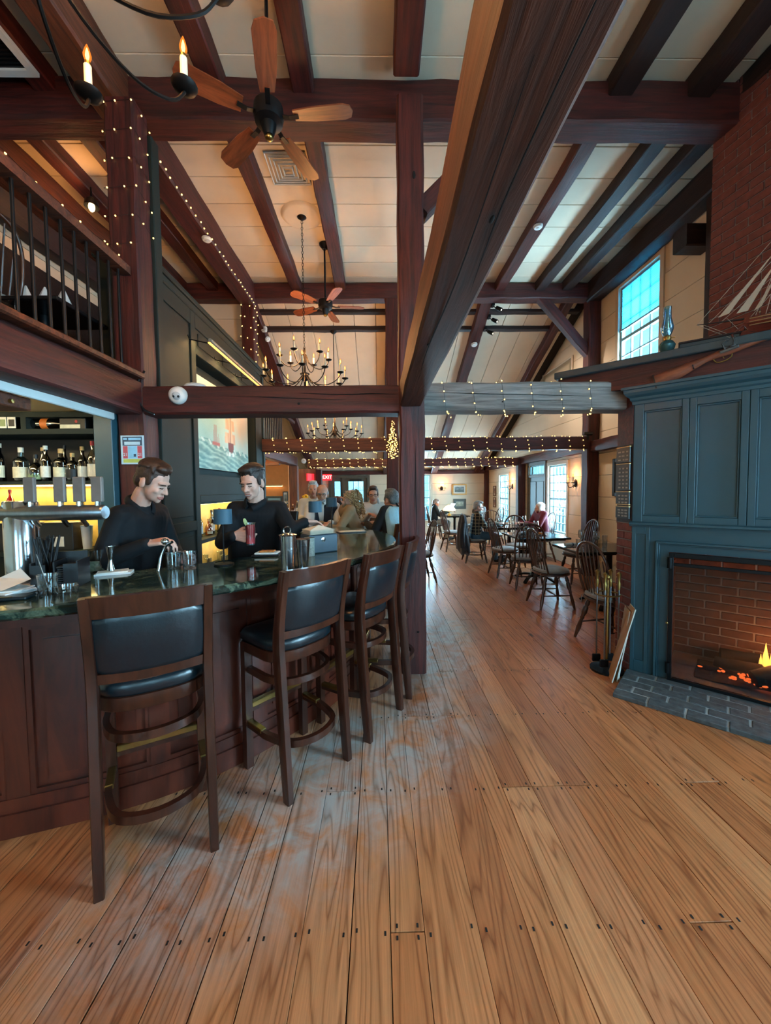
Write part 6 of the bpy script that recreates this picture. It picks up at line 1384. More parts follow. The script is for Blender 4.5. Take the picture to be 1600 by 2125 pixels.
CH = [('windsor chair with a grey cushion, second from the pier, side-on to the aisle', 2.19, 4.84, -88), ('windsor chair seen from behind at the near end of the second table', 2.22, 5.72, -8), ('windsor chair third along the aisle, between the second table and the plaid man', 2.17, 6.55, -85),
      ('windsor chair by the right wall, behind the wine glasses', 3.17, 6.05, 90), ('windsor chair under the white-haired woman by the window', 3.33, 7.85, 92), ('windsor chair under the man in the plaid shirt', 1.97, 7.85, -92),
      ('windsor chair half hidden by the middle post, left of the aisle', .66, 6.25, 100), ('windsor chair at the pier end of the first table, its pad just showing', 3.05, 4.1, 20),
      ('windsor chair just left of the plaid man, farther down the aisle', 1.78, 9.3, -80), ('windsor chair under the far man by the end wall', 1.65, 11.3, -90), ('windsor chair behind the plaid man on the far side of his table', 2.6, 8.75, 170), ('windsor chair by the far dining window', 3.1, 10.4, 100),
      ('windsor chair at the far end of the second table', 2.55, 6.95, 178), ('windsor chair facing the far man across the lamp table', 2.75, 10.9, 95)]
for lab, x, y, a in CH: dup(ch, lab, (x, y, 0), rad(a))
def table(label, x, y, wx, wy, h=.74):
    t = thing('dining_table', label, 'table', (x, y, 0), group='black dining tables')
    MB().box((-wx/2, -wy/2, h-.03), (wx/2, wy/2, h), c=.008).build('top', 'black_table', t)
    MB().box((-wx/2+.06, -wy/2+.06, h-.05), (wx/2-.06, wy/2-.06, h-.03)).build('under_frame', 'black_table', t)
    MB().lathe([(.001, .06), (.05, .06), (.045, .1), (.035, .15), (.035, h-.1), (.06, h-.05), (.001, h-.05)], 14).build('column', 'black_metal', t, 40)
    for k in range(4):
        a = rad(45+90*k); MB().bar(spline([(0, 0, .10), (.18, 0, .085), (.30, 0, .035), (.34, 0, .012)], 4), .045, .03).build('foot', 'black_metal', t, 40, RZ(a))
    return t
table('black dining table nearest the fireplace, set with wine glasses', 2.92, 4.80, 1.15, .72)
table('second black dining table along the right wall', 2.52, 6.18, .80, .85)
table('black dining table between the plaid man and the white-haired woman', 2.68, 7.85, .85, 1.0)
table('far black dining table with the glowing lamp', 2.2, 11.1, .75, .75)
def wineglass(label, x, y, z=.74, s_=1):
    t = thing('wine_glass', label, 'glass', M=T(x, y, z) @ Matrix.Scale(s_, 4), group='wine glasses on the dining tables')
    MB().lathe([(.001, 0), (.034, 0), (.034, .003), (.004, .008), (.0035, .085), (.006, .092), (.001, .094)], 14).build('stem', 'clear_glass', t, 40)
    MB().lathe([(.004, .092), (.03, .112), (.039, .145), (.036, .185), (.031, .212), (.0295, .212), (.0345, .185), (.0375, .145), (.029, .114), (.004, .094)], 16).build('bowl', 'clear_glass', t, 40)
for lab, x, y in (('wine glass on the nearest dining table, left one of the two', 2.62, 4.92), ('wine glass on the nearest dining table, right one of the two', 2.74, 4.78), ('wine glass on the second table, nearest the white-haired woman', 2.62, 6.35), ('wine glass on the second table, before the chair seen from behind', 2.35, 6.1), ('wine glass in the middle of the plaid man\'s table', 2.75, 7.8), ('wine glass at the window side of the plaid man\'s table', 2.9, 7.6), ('wine glass at the near corner of the plaid man\'s table', 2.55, 7.55)): wineglass(lab, x, y)
for lab, x, y, h in (('tall water glass at the near left corner of the nearest table', 2.44, 4.64, .13), ('tall water glass right of the wine glasses on the nearest table', 2.87, 4.82, .15), ('water glass on the second table, left side', 2.28, 5.95, .11), ('water glass on the second table, right side', 2.75, 6.0, .11), ('water glass on the second table, far side', 2.5, 6.45, .11), ('water glass on the plaid man\'s table, near edge', 2.45, 7.75, .11), ('water glass on the plaid man\'s table, far edge', 2.6, 8.2, .11)): tumbler(lab, x, y, .74, .033, h, 'water_glass', 'water glasses on the dining tables')
mk('napkin_cloth', '#a9b7bf', .8, var=.08)
for lab, x, y, a in (('rolled napkin at the left side of the nearest table', 2.50, 4.92, 10), ('folded napkin at the right side of the nearest table', 3.10, 4.62, 0), ('rolled napkin on the second table', 2.38, 6.3, 40), ('napkin on the plaid man\'s table', 2.42, 8.05, 20)):
    t = thing('table_napkin', lab, 'napkin', (x, y, .741), rad(a), group='napkins on the dining tables'); MB().tube([(-.1, 0, .022), (-.03, 0, .024), (.03, 0, .024), (.1, 0, .022)], .022, 10, flat=(1, 1.3)).build('roll', 'napkin_cloth', t, 60); MB().tube([(-.008, 0, .0235), (.008, 0, .0235)], .0245, 10, flat=(1, 1.32)).build('band', 'poster_blue', t)
for lab, x, y in (('white dinner plate before the plaid man', 2.36, 7.9), ('white bread plate with rolls in the middle of the plaid man\'s table', 2.7, 8.1), ('white plate on the second table', 2.62, 6.15)):
    t = thing('dinner_plate', lab, 'plate', (x, y, .74)); MB().lathe([(.001, .002), (.07, .002), (.105, .014), (.107, .016), (.07, .006), (.001, .006)], 20).build('plate', 'white_plastic', t, 40)
    for k in range(3): MB().ell((.03*math.cos(2*k), .03*math.sin(2*k), .024), (.026, .022, .018), 8, 6).build('food', 'toast', t, 60)
gl = thing('table_lamp', 'glowing cream globe lamp on the far dining table', 'lamp', (2.02, 10.95, .74)); MB().lathe([(.001, 0), (.07, 0), (.05, .03), (.02, .06), (.02, .12), (.001, .12)], 16).build('base', 'brass', gl, 40); MB().lathe([(.05, .12), (.17, .14), (.18, .17), (.1, .27), (.04, .3), (.001, .3)], 18).build('shade', glow('lamp_cream', (1, .78, .42), 2.6), gl, 40)
point('far_table_lamp_light', (2.02, 10.85, 1.12), 8, WARM, .08)
# coat draped over the plaid man's chair
mk('coat_dark', '#171c24', .85, var=.2, scale=(12, 12, 12), sheen=.2)
ct = thing('draped_coat', 'dark coat hanging over the back of the plaid man\'s chair', 'coat', (1.70, 7.72, 0))
rg = []
for z, w0, d0, oy in ((.98, .05, .03, 0), (.94, .15, .05, 0), (.8, .2, .07, .01), (.6, .25, .09, .0), (.42, .29, .10, -.02), (.27, .31, .10, -.03), (.22, .28, .08, -.03)):
    rg.append([(math.cos(a)*d0*(1+.25*math.sin(5*a)) , oy+math.sin(a)*w0*(1+.08*math.sin(7*a+z*9)), z + (.05*math.sin(3*a) if z < .3 else 0)) for a in [2*math.pi*k/36 for k in range(36)]])
MB().loft(rg).build('cloth', 'coat_dark', ct, 70); MB().tube(spline([(-.03, -.17, .82), (-.07, -.25, .6), (-.06, -.27, .35)], 5), [.05, .05, .052, .054, .055, .056, .057, .058, .058, .058, .055], 10).build('sleeve', 'coat_dark', ct, 60)
# loft furniture seen between the balusters
for k, (x, y, a, lab) in enumerate(((-2.75, 2.75, 60, 'windsor chair in the loft nearest the wrapped post'), (-2.95, 2.0, -120, 'windsor chair in the loft left of the draped table'))): dup(ch, lab, (x, y, 2.382), rad(a))
t = thing('draped_table', 'small table with white napkins in the loft behind the balusters', 'table', (-2.45, 2.95, 2.382)); MB().box((-.3, -.25, .42), (.3, .25, .45), c=.006).build('top', 'black_table', t); MB().lathe([(.001, 0), (.2, 0), (.2, .02), (.03, .05), (.03, .42), (.001, .42)], 16).build('pedestal', 'black_metal', t, 40)
for k in range(3): MB().lathe([(.001, 0), (.07, 0), (.05, .08), (.005, .19), (.001, .19)], 8, T(-.12+.12*k, .02*k, .45)).build('napkin', 'white_plastic', t)
# ================================================================ PEOPLE
mk('skin_fair', '#c99a88', .5, var=.06, scale=(30, 30, 30)); mk('skin_warm', '#bd8468', .5, var=.06, scale=(30, 30, 30)); mk('lip', '#a35a52', .5); mk('eye_dark', '#1c1512', .2); mk('eye_white', '#9a8f88', .3); mk('teeth', '#d8d2cc', .3)
mk('black_shirt', '#0a0f14', .8, var=.25, scale=(9, 9, 16), bump=.25, spec=.3); mk('black_trouser', '#101114', .85, var=.15)
def hairmat(name, dark, light): wood(name, dark, light, scale=(60, 25, 60), rough=.5, bump=.5, rnd=False)
hairmat('hair_brown', '#1d100b', '#44291c'); hairmat('hair_dark', '#150e0b', '#33221b'); hairmat('hair_grey', '#7c7a78', '#b4b2b0'); hairmat('hair_white', '#b9c4c8', '#e2ecf0'); hairmat('hair_blond', '#7d5c38', '#c9a878'); hairmat('hair_steel', '#3c4244', '#6b7274'); hairmat('hair_red', '#2c1210', '#4a201a')
mk('shoe_black', '#101012', .4)
def remesh(name, mb, vox, mat, parent=None, it=3):
    me = bpy.data.meshes.new(name); me.from_pydata(mb.v, [], mb.f); me.update(); o = bpy.data.objects.new(name, me); C.objects.link(o)
    m = o.modifiers.new('r', 'REMESH'); m.mode = 'VOXEL'; m.voxel_size = vox; m.use_smooth_shade = True
    s_ = o.modifiers.new('s', 'SMOOTH'); s_.iterations = it; s_.factor = .5
    dg = bpy.context.evaluated_depsgraph_get(); ne = bpy.data.meshes.new_from_object(o.evaluated_get(dg)); o.modifiers.clear(); o.data = ne; bpy.data.meshes.remove(me); ne.name = name
    ne.materials.clear(); ne.materials.append(MAT[mat] if isinstance(mat, str) else mat)
    if len(ne.polygons): ne.polygons.foreach_set('use_smooth', [True]*len(ne.polygons))
    if parent: o.parent = parent
    return o
def hand(mb, wrist, d, pn, curl=.5, thumb=1, s_=1.0, rf=.0085):
    wrist = Vector(wrist); d = Vector(d).normalized(); pn = Vector(pn); pn = (pn - d*pn.dot(d)).normalized(); lat = d.cross(pn)*thumb
    for i, o_ in enumerate((.031, .0105, -.0105, -.030)):
        kn = wrist + d*(.082-.004*abs(i-1))*s_ + lat*o_*s_; mb.cap(wrist + lat*o_*.6*s_ + d*.01, kn, .0145*s_, .0125*s_, 8)
        dv = d.copy(); p = kn; ln = (.040, .046, .042, .032)[i]*s_
        for q in range(3):
            ang = curl*(.75, .95, .7)[q]; dv = (dv*math.cos(ang) + pn*math.sin(ang) if q == 0 else (Matrix.Rotation(-ang*1, 3, d.cross(pn)) @ dv if False else (Matrix.Rotation(ang, 3, d.cross(pn)) @ dv)))
            e = p + dv*ln*(1, .68, .55)[q]; mb.cap(p, e, rf*s_*(1.05, .98, .9)[q], rf*s_*(1, .92, .82)[q], 8); p = e
    b0 = wrist + d*.022*s_ + lat*.024*s_; t1 = b0 + (d*.62 + lat*.62 + pn*.35).normalized()*.042*s_; t2 = t1 + (d*.8 + lat*.1 + pn*.55).normalized()*.03*s_; t3 = t2 + (d*.85 - lat*.1 + pn*.5).normalized()*.024*s_
    mb.cap(b0, t1, .0145*s_, .0115*s_, 8); mb.cap(t1, t2, .011*s_, .0098*s_, 8); mb.cap(t2, t3, .0096*s_, .0078*s_, 8)
def headM(p, face, up=(0, 0, 1)):
    f = Vector(face).normalized(); u = Vector(up); u = (u - f*u.dot(f)).normalized(); r_ = f.cross(u)
    return Matrix(((r_.x, f.x, u.x, p[0]), (r_.y, f.y, u.y, p[1]), (r_.z, f.z, u.z, p[2]), (0, 0, 0, 1)))
def head_prims(mb, M):
    E = mb.ell
    E((0, -.012, .035), (.073, .092, .086), 16, 12, M); E((0, .028, -.02), (.060, .058, .082), 16, 12, M); E((0, .036, -.068), (.044, .042, .034), 14, 10, M); E((0, .066, -.088), (.020, .017, .016), 10, 8, M)
    E((0, .072, .022), (.048, .018, .013), 12, 8, M)
    for sx in (-1, 1):
        E((sx*.073, -.008, -.008), (.011, .02, .031), 10, 8, M); E((sx*.034, .058, -.025), (.022, .022, .02), 10, 8, M)
        E((sx*.011, .092, -.030), (.0085, .009, .008), 8, 6, M)
    mb.cap((0, .082, .012), (0, .104, -.028), .008, .0115, 8, M)
    mb.cap((-.018, .077, -.058), (.018, .077, -.058), .009, .009, 8, M); mb.cap((-.015, .074, -.071), (.015, .074, -.071), .009, .009, 8, M)
def person(label, J, head, face, skin, shirt, trouser, hair, hairstyle='short', vox=.007, up=(0, 0, 1), hands=True, smile=False, glasses=False, collar=True, girth=1.0, sleeve_end=1.0, extra=None, hs=1.0, lids=False):
    V = {k: Vector(v) for k, v in J.items() if not k.startswith('hand') and k != 'toe'}; HM_ = headM(head, face, up) @ Matrix.Scale(hs, 4); bodyp = MB(); head_prims(bodyp, HM_)
    nb = HM_ @ Vector((0, -.03, -.08)); bodyp.cap(nb, V['neck'], .052, .058, 12)
    side = (V['shR'] - V['shL']).normalized(); ctop = (V['shR'] + V['shL'])/2
    for f in (-1, 0, 1): bodyp.cap(V['pelvis'] + side*f*.07, ctop + side*f*.07 - Vector((0, 0, .075)), .075*girth, .06, 10)
    bodyp.cap(V['neck'], ctop - Vector((0, 0, .05)), .055, .06, 10)
    for s_ in 'LR':
        bodyp.cap(V['sh'+s_], V['el'+s_], .045, .038, 8); bodyp.cap(V['el'+s_], V['wr'+s_], .036, .026, 8)
        bodyp.cap(V['hip'+s_], V['kn'+s_], .065, .045, 8); bodyp.cap(V['kn'+s_], V['an'+s_], .045, .035, 8)
    if hands:
        for s_ in 'LR':
            h = J.get('hand'+s_)
            if h: hand(bodyp, V['wr'+s_], h[0], h[1], h[2], h[3], hs)
    root = remesh('person', bodyp, vox, skin, None, 3); tag(root, label, 'person')
    sh = MB()
    for f in (-1, -.75, -.5, -.25, 0, .25, .5, .75, 1): sh.cap(V['pelvis'] + side*f*.095*girth + Vector((0, 0, .02)), ctop + side*f*.115 - Vector((0, 0, .035)), .105*girth, .088, 12)
    sh.cap(V['shL'], V['shR'], .066, .066, 10); sh.cap(V['neck'] - Vector((0, 0, .02)), ctop - Vector((0, 0, .02)), .066, .085, 10)
    for s_ in 'LR':
        sh.cap(V['sh'+s_], V['el'+s_], .064, .054, 10); e = V['el'+s_].lerp(V['wr'+s_], .94*sleeve_end); sh.cap(V['el'+s_], e, .053, .041, 10)
    remesh('shirt', sh, max(vox, .008), shirt, root, 8)
    if collar:
        cm_ = MB(); nd = (nb - V['neck']).normalized(); c0 = V['neck'] + nd*.015; M = aim(c0, nd, (0, 1, 0)); 
        fr_ = HM_.to_3x3() @ Vector((0, 1, 0)); fr_ = (fr_ - nd*fr_.dot(nd)).normalized(); sd_ = nd.cross(fr_)
        pts_ = []
        for k in range(17):
            a = rad(18 + 324*k/16); fk = math.cos(a); pts_.append(c0 + fr_*(.068*fk + .022*max(0, fk)) + sd_*.068*math.sin(a) + nd*(.012 - .045*max(0, fk)**2))
        cm_.tube(pts_, [.016]*17, 8, flat=(1.25, .6)); cm_.build('collar', shirt, root, 60)
    tr = MB(); tr.cap(V['hipL'], V['hipR'], .115*girth, .115*girth, 12)
    for s_ in 'LR': tr.cap(V['hip'+s_], V['kn'+s_], .09, .068, 10); tr.cap(V['kn'+s_], V['an'+s_], .066, .052, 10)
    remesh('trousers', tr, max(vox, .012), trouser, root, 3)
    for s_ in 'LR':
        a = V['an'+s_]; fd = J.get('toe', (0, -1, 0)); fd = Vector(fd).normalized(); fz = a.z - .045
        MB().cap((a.x, a.y, a.z-.04), a + fd*.17 + Vector((0, 0, -.045)), .04, .034, 10).build('shoe', 'shoe_black', root, 60)
    hm = MB()
    if hairstyle == 'short':
        hm.ell((0, -.022, .052), (.079, .094, .080), 16, 12, HM_); hm.ell((0, -.06, .0), (.07, .05, .06), 12, 10, HM_); hm.ell((.01, .045, .105), (.055, .04, .026), 12, 8, HM_); hm.ell((0, 0, .115), (.06, .075, .026), 12, 8, HM_)
        for sx in (-1, 1): hm.ell((sx*.068, .018, .02), (.011, .022, .034), 8, 6, HM_)
        if vox < .006:
            q = random.Random(21)
            for k in range(90):
                u0 = q.uniform(-1, 1); ph0 = q.uniform(.15, 2.2); pts_ = []
                for s2 in range(5):
                    ph = ph0 + s2*.22; rr = math.sqrt(max(.05, 1-(u0*.9)**2)); pts_.append((.08*u0*.97 + q.uniform(-.002, .002), -.022+.096*math.cos(ph)*rr, .052+.083*math.sin(ph)*rr + .004))
                hm.tube(pts_, [.003, .006, .007, .006, .003], 6, HM_)
    elif hairstyle == 'bald':
        for sx in (-1, 1): hm.ell((sx*.066, -.02, .01), (.016, .05, .034), 10, 8, HM_)
        hm.ell((0, -.075, .0), (.06, .03, .05), 10, 8, HM_)
    elif hairstyle == 'curly':
        q = random.Random(12); cu = MB()
        for k in range(300):
            a = q.uniform(0, 2*math.pi); z = q.uniform(-.19, .125); rr = .098 + .018*math.sin((z+.26)*5) if z < .05 else .112*math.sqrt(max(.05, 1-((z-.02)/.125)**2))
            x_, y_ = rr*math.cos(a)*.95, rr*math.sin(a)-.03
            if y_ > .03 and z < .07: continue
            rh = q.uniform(.006, .011); ln = q.uniform(.04, .075); ph = q.uniform(0, 6.28); ox, oy = q.uniform(-.012, .012), q.uniform(-.012, .012)
            cu.tube([(x_+ox*i/11+rh*math.cos(ph+i*.95), y_+oy*i/11+rh*math.sin(ph+i*.95), z-ln*i/11) for i in range(12)], [.003+.0035*math.sin(math.pi*(i+.5)/12) for i in range(12)], 5, HM_)
        cu.build('hair_curls', hair, root, 60); hm.ell((0, -.028, .02), (.082, .088, .098), 12, 10, HM_); hm.ell((0, -.05, -.08), (.082, .06, .12), 12, 10, HM_)
    elif hairstyle == 'bob':
        hm.ell((0, -.025, .045), (.086, .096, .088), 16, 12, HM_); hm.ell((0, -.05, -.05), (.085, .06, .10), 14, 10, HM_)
        for sx in (-1, 1): hm.ell((sx*.072, .01, -.03), (.02, .045, .085), 10, 8, HM_)
    remesh('hair', hm, max(.0055, min(vox, .008)), hair, root, 2 if hairstyle != 'curly' else 1)
    for sx in (-1, 1):
        if lids: MB().tube([HM_ @ Vector(p) for p in ((sx*.017, .0845, -.001), (sx*.029, .0885, -.004), (sx*.041, .0815, -.001))], .0026, 6).build('eyelashes', 'eye_dark', root, 60)
        else:
            ey = MB().ell((sx*.029, .0795, .001), (.0115, .0075, .0055), 10, 6, HM_).build('eye', 'eye_white', root, 60)
            MB().ell((sx*.029, .0858, .0005), (.0052, .003, .005), 8, 6, HM_).build('iris', 'eye_dark', ey, 60)
        MB().cap((sx*.014, .091, .018), (sx*.046, .082, .020), .0042, .003, 6, HM_).build('eyebrow', hair, root, 60)
    if smile: MB().tube([HM_ @ Vector(p) for p in ((-.024, .078, -.0605), (-.012, .0855, -.0655), (.012, .0855, -.0655), (.024, .078, -.0605))], .0032, 6).build('mouth', 'teeth', root, 60)
    MB().tube([HM_ @ Vector(p) for p in ((-.024, .078, -.0625), (-.01, .0845, -.0715), (.01, .0845, -.0715), (.024, .078, -.0625))], .004, 6).build('lips', 'lip', root, 60)
    MB().tube([HM_ @ Vector(p) for p in ((-.025, .0775, -.0605), (-.01, .0865, -.0595), (.01, .0865, -.0595), (.025, .0775, -.0605))], .0032, 6).build('upper_lip', 'lip', root, 60)
    if glasses:
        g_ = MB()
        for sx in (-1, 1):
            g_.tube([(sx*.031+.021*math.cos(a), .100, .0+.016*math.sin(a)) for a in [2*math.pi*k/14 for k in range(14)]], .002, 5, HM_, closed=True); g_.tube([(sx*.052, .099, .004), (sx*.078, .0, .004)], .002, 5, HM_)
        g_.tube([(-.01, .1, .004), (.01, .1, .004)], .002, 5, HM_); g_.build('glasses', 'black_plastic', root, 40)
    return root
def K(p, k): return tuple(Vector((0, 0, 1.5)) + (Vector(p)-Vector((0, 0, 1.5)))*k)
k1 = 1.075
J = dict(neck=(-1.345, 2.19, 1.425), shR=(-1.36, 2.05, 1.375), shL=(-1.34, 2.36, 1.375), elR=(-1.43, 1.99, 1.14), wrR=(-1.185, 2.0, 1.235), elL=(-1.29, 2.43, 1.13), wrL=(-1.14, 2.22, 1.115), pelvis=(-1.42, 2.22, .95), hipL=(-1.42, 2.31, .92), hipR=(-1.42, 2.12, .92), knL=(-1.40, 2.3, .5), knR=(-1.40, 2.13, .5), anL=(-1.43, 2.3, 0), anR=(-1.43, 2.13, 0))
J = {a: K(b_, k1) for a, b_ in J.items()}
for q_ in ('anL', 'anR'): J[q_] = (J[q_][0], J[q_][1], .085)
J['toe'] = (1, 0, 0); J['handR'] = ((1, .05, .15), (.1, .3, -1), .75, 1); J['handL'] = ((1, -.25, -.05), (.1, -1, -.1), .55, -1)
person('bartender in a black shirt at the left, head bowed over his hands', J, K((-1.245, 2.16, 1.552), k1), (.9, -.12, -.42), 'skin_fair', 'black_shirt', 'black_trouser', 'hair_brown', 'short', .0055, lids=True)
t = thing('citrus_press', 'small steel tool held in the first bartender\'s upper hand', 'bar tool', K((-1.095, 1.985, 1.245), k1)); MB().ell((0, 0, 0), (.022, .02, .02)).build('cup', 'steel', t, 60); MB().tube([(0, 0, 0), (.035, 0, -.03), (.03, .0, -.06)], .006, 6).build('handle', 'black_plastic', t, 40)
J = dict(neck=(-.895, 2.83, 1.41), shR=(-1.045, 2.84, 1.365), shL=(-.735, 2.86, 1.365), elR=(-1.10, 2.72, 1.14), wrR=(-.955, 2.56, 1.205), elL=(-.62, 2.72, 1.215), wrL=(-.545, 2.86, 1.265), pelvis=(-.95, 2.95, .95), hipL=(-.85, 2.95, .92), hipR=(-1.05, 2.95, .92), knL=(-.85, 2.95, .5), knR=(-1.05, 2.95, .5), anL=(-.85, 2.98, .085), anR=(-1.05, 2.98, .085))
J['toe'] = (0, -1, 0); J['handR'] = ((1, -.25, -.05), (.2, 1, 0), .85, 1); J['handL'] = ((1, .35, -.1), (.1, -.4, -1), .45, 1)
person('smiling bartender in a black shirt holding a red drink', J, (-.893, 2.76, 1.555), (-.22, -.93, -.28), 'skin_fair', 'black_shirt', 'black_trouser', 'hair_dark', 'short', .0055, smile=True, lids=True)
mk('drink_red', '#c8323c', .25, var=.15); t = tumbler('tall red drink with a lime slice in the second bartender\'s hand', -.845, 2.545, 1.145, .035, .145, 'cocktail', None, 'clear_glass', 'drink_red', .92); MB().lathe([(.001, 0), (.026, 0), (.026, .006), (.001, .006)], 16, T(-.03, -.01, .15) @ RY(rad(70))).build('lime_slice', mk('lime', '#b9c98a', .5), t, 40)
mk('shirt_white', '#c9c7c0', .8, var=.06, bump=.1); mk('vest_navy', '#1b222d', .85, var=.2); mk('blouse_beige', '#8d7354', .8, var=.1, scale=(10, 10, 10), bump=.15); mk('sweater_teal', '#9cc4cf', .9, var=.08, scale=(40, 40, 40), bump=.2); mk('knit_black', '#14161a', .9)
def seated(x, y, f, hz=.76, lean=.0, reach=.32, headz=None, hy=0, az=1.10, wrz=None, spread=.16):
    """joints for a seated figure; f = facing direction, hz = seat height."""
    f = Vector((f[0], f[1], 0)).normalized(); r_ = Vector((f.y, -f.x, 0)); o = Vector((x, y, 0)); U = Vector((0, 0, 1))
    top = o + f*lean + U*(hz+.52); J = dict(pelvis=o+U*(hz+.11), neck=top+U*.05, shR=top+r_*.165, shL=top-r_*.165)
    for s_, sg in (('R', 1), ('L', -1)):
        J['el'+s_] = top + r_*.20*sg + f*(.12+lean*.3) - U*.24; J['wr'+s_] = top + r_*spread*sg*.6 + f*(reach+.05) + U*((wrz if wrz else az) - top.z)
        J['hip'+s_] = o + r_*.09*sg + U*(hz+.08); J['kn'+s_] = o + r_*.11*sg + f*.40 + U*(hz+.06); J['an'+s_] = o + r_*.11*sg + f*.36 + U*max(.085, hz-.36)
        J['hand'+s_] = (f - r_*sg*.5, -U + f*.1, .4, 1 if s_ == 'R' else -1)
    J['toe'] = f; return J, top, f
J, tp, f = seated(-.72, 5.02, (.1, -1), .76, .06, .30, wrz=1.11); person('older bearded man with glasses and a dark vest at the far bar', J, (-.715, 4.93, 1.45), (.05, -1, -.08), 'skin_warm', 'shirt_white', 'black_trouser', 'hair_grey', 'bald', .010, glasses=True)
vs_ = MB()
for s_ in (-1, -.65, .65, 1): vs_.cap((-.72+.10*s_, 5.01, .95), (-.72+.12*s_, 4.965, 1.25), .122, .104, 10)
vs_.cap((-.86, 4.99, 1.285), (-.58, 4.99, 1.285), .072, .072, 10); o = remesh('vest', vs_, .012, 'vest_navy', None, 3); o.parent = [p for p in bpy.data.objects if p.get('label', '').startswith('older bearded')][0]
bd_ = MB(); HM_ = headM((-.715, 4.93, 1.45), (.05, -1, -.08)); bd_.ell((0, .045, -.075), (.048, .045, .035), 12, 8, HM_); o2 = remesh('beard', bd_, .007, 'hair_grey', None, 2); o2.parent = o.parent
J, tp, f = seated(-.26, 4.86, (-1, -.35), .74, .14, .32, wrz=1.105); J['elR'] = Vector((-.42, 4.9, 1.13)); J['wrR'] = Vector((-.42, 4.82, 1.28))
J['handR'] = ((0, -.1, 1), (-1, 0, 0), .6, 1); person('curly-haired woman in a tan blouse leaning on the bar', J, (-.345, 4.78, 1.375), (-1, -.25, -.22), 'skin_fair', 'blouse_beige', 'black_trouser', 'hair_blond', 'curly', .010)
J, tp, f = seated(-.06, 5.55, (.1, -1), .74, .02, .26, wrz=1.17); person('man in an open white shirt and glasses, hands clasped, behind the bar bend', J, (-.075, 5.45, 1.42), (.05, -1, -.03), 'skin_warm', 'shirt_white', 'black_trouser', 'hair_brown', 'short', .011, glasses=True)
J, tp, f = seated(.22, 4.42, (-.75, .65), .74, .05, .30, wrz=1.10); pz = person('grey-haired person with a pale blue sweater over the shoulders, back turned', J, (.145, 4.46, 1.375), (-.55, .8, -.1), 'skin_warm', 'knit_black', 'black_trouser', 'hair_steel', 'short', .010)
sw_ = MB()
for s_ in (-1, -.5, 0, .5, 1): sw_.cap(Vector((.27, 4.40, .93)) + Vector((.65, .75, 0)).normalized()*.12*s_, Vector((.235, 4.42, 1.23)) + Vector((.65, .75, 0)).normalized()*.14*s_, .10, .085, 10)
o = remesh('sweater', sw_, .012, 'sweater_teal', None, 3); o.parent = pz; tag(o, 'pale blue sweater draped over the shoulders')
J, tp, f = seated(-.70, 6.3, (.3, 1), .74, .0, .25); person('dark red-haired person far behind the curly-haired woman, back turned', J, (-.67, 6.3, 1.27), (.3, 1, 0), 'skin_fair', 'vest_navy', 'black_trouser', 'hair_red', 'bob', .014, hands=False)
J, tp, f = seated(-.98, 5.85, (.1, -1), .80, .0, .25); person('grey-haired person half hidden behind the older bearded man', J, (-.975, 5.8, 1.51), (.1, -1, 0), 'skin_warm', 'shirt_white', 'black_trouser', 'hair_grey', 'short', .014, hands=False)
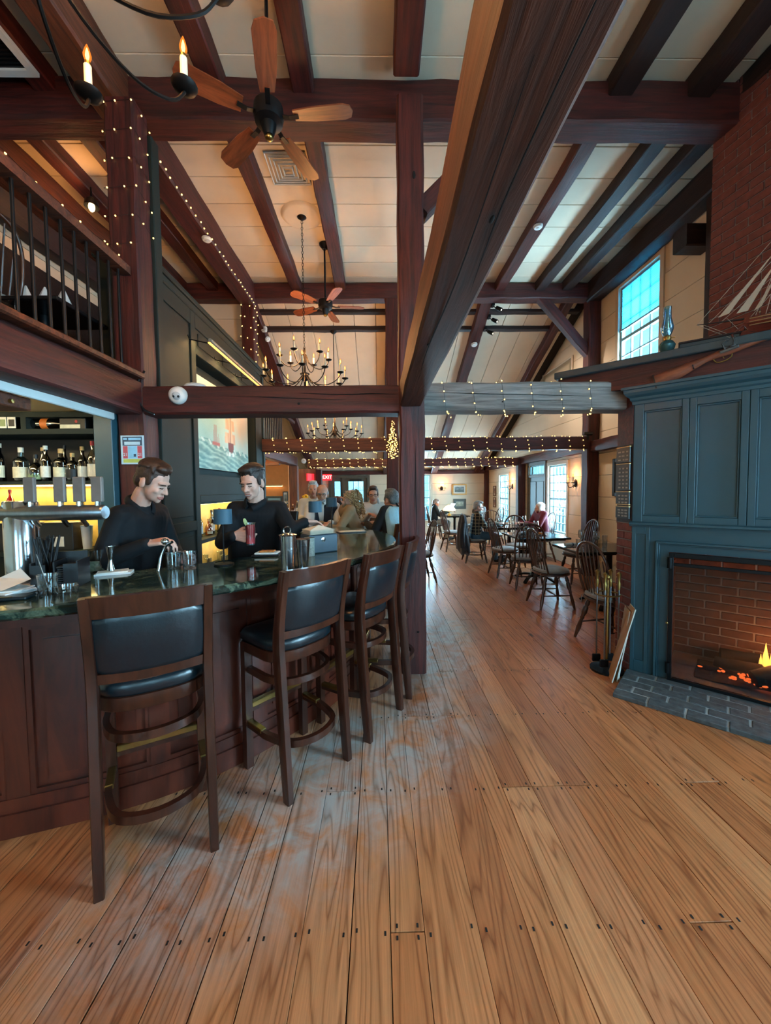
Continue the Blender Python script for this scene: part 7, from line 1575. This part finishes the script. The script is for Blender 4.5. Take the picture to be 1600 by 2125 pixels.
# plaid shirt
def plaid():
    m, t_, b = nt('plaid'); v = coords(t_, (1, 1, 1)); sp = N(t_, 'SeparateXYZ'); t_.links.new(v, sp.inputs[0]); outs = []
    for ax, fq in ((0, 15), (2, 15)):
        mu = N(t_, 'Math', operation='MULTIPLY'); t_.links.new(sp.outputs[ax], mu.inputs[0]); mu.inputs[1].default_value = fq; fr_ = N(t_, 'Math', operation='FRACT'); t_.links.new(mu.outputs[0], fr_.inputs[0]); lt = N(t_, 'Math', operation='LESS_THAN'); t_.links.new(fr_.outputs[0], lt.inputs[0]); lt.inputs[1].default_value = .2; outs.append(lt.outputs[0])
    mx = N(t_, 'Math', operation='ADD'); t_.links.new(outs[0], mx.inputs[0]); t_.links.new(outs[1], mx.inputs[1]); t_.links.new(ramp(t_, mx.outputs[0], [(0, c4(srgb('#141a20'))), (.5, c4(srgb('#4a4c46'))), (1, c4(srgb('#85806c')))]), b.inputs['Base Color']); setin(b, Roughness=.9)
plaid(); mk('denim', '#35566c', .9, var=.15, scale=(14, 14, 14)); mk('coat_green', '#1f2f33', .85); mk('khaki', '#9a9384', .9); mk('scarf_red', '#6a2230', .9)
J, tp, f = seated(1.98, 7.85, (1, -.05), .48-.02, .03, .36, wrz=.79); J['anR'] = Vector((2.36, 7.72, .085)); J['anL'] = Vector((2.42, 7.98, .085)); person('white-bearded man in a plaid shirt and jeans seated at the aisle', J, (2.04, 7.83, 1.115), (1, -.08, -.12), 'skin_fair', 'plaid', 'denim', 'hair_grey', 'short', .010, glasses=True)
bd_ = MB(); bd_.ell((0, .045, -.072), (.05, .048, .04), 12, 8, headM((2.04, 7.83, 1.115), (1, -.08, -.12))); o = remesh('beard', bd_, .008, 'hair_white', None, 2); o.parent = [p for p in bpy.data.objects if p.get('label', '').startswith('white-bearded')][0]
J, tp, f = seated(3.36, 7.86, (-1, -.05), .46, .03, .34, wrz=.79); person('white-haired woman in a red scarf seated by the window', J, (3.31, 7.86, 1.075), (-1, -.05, -.05), 'skin_fair', 'scarf_red', 'black_trouser', 'hair_white', 'bob', .011)
J, tp, f = seated(1.64, 11.3, (1, -.1), .46, .02, .40, wrz=.86); person('grey-haired man in a dark green jacket reading a menu by the end wall', J, (1.69, 11.28, 1.07), (1, -.1, -.25), 'skin_warm', 'coat_green', 'khaki', 'hair_grey', 'short', .013)
t = thing('open_menu', 'dark open menu held by the man at the end wall', 'menu', M=T(2.06, 11.22, .85) @ RZ(rad(15)) @ RY(rad(35))); MB().box((-.005, -.16, 0), (.005, .16, .28)).build('cover', 'coat_dark', t); MB().box((-.008, -.15, .01), (-.005, .15, .27)).build('page', 'cap_white', t)
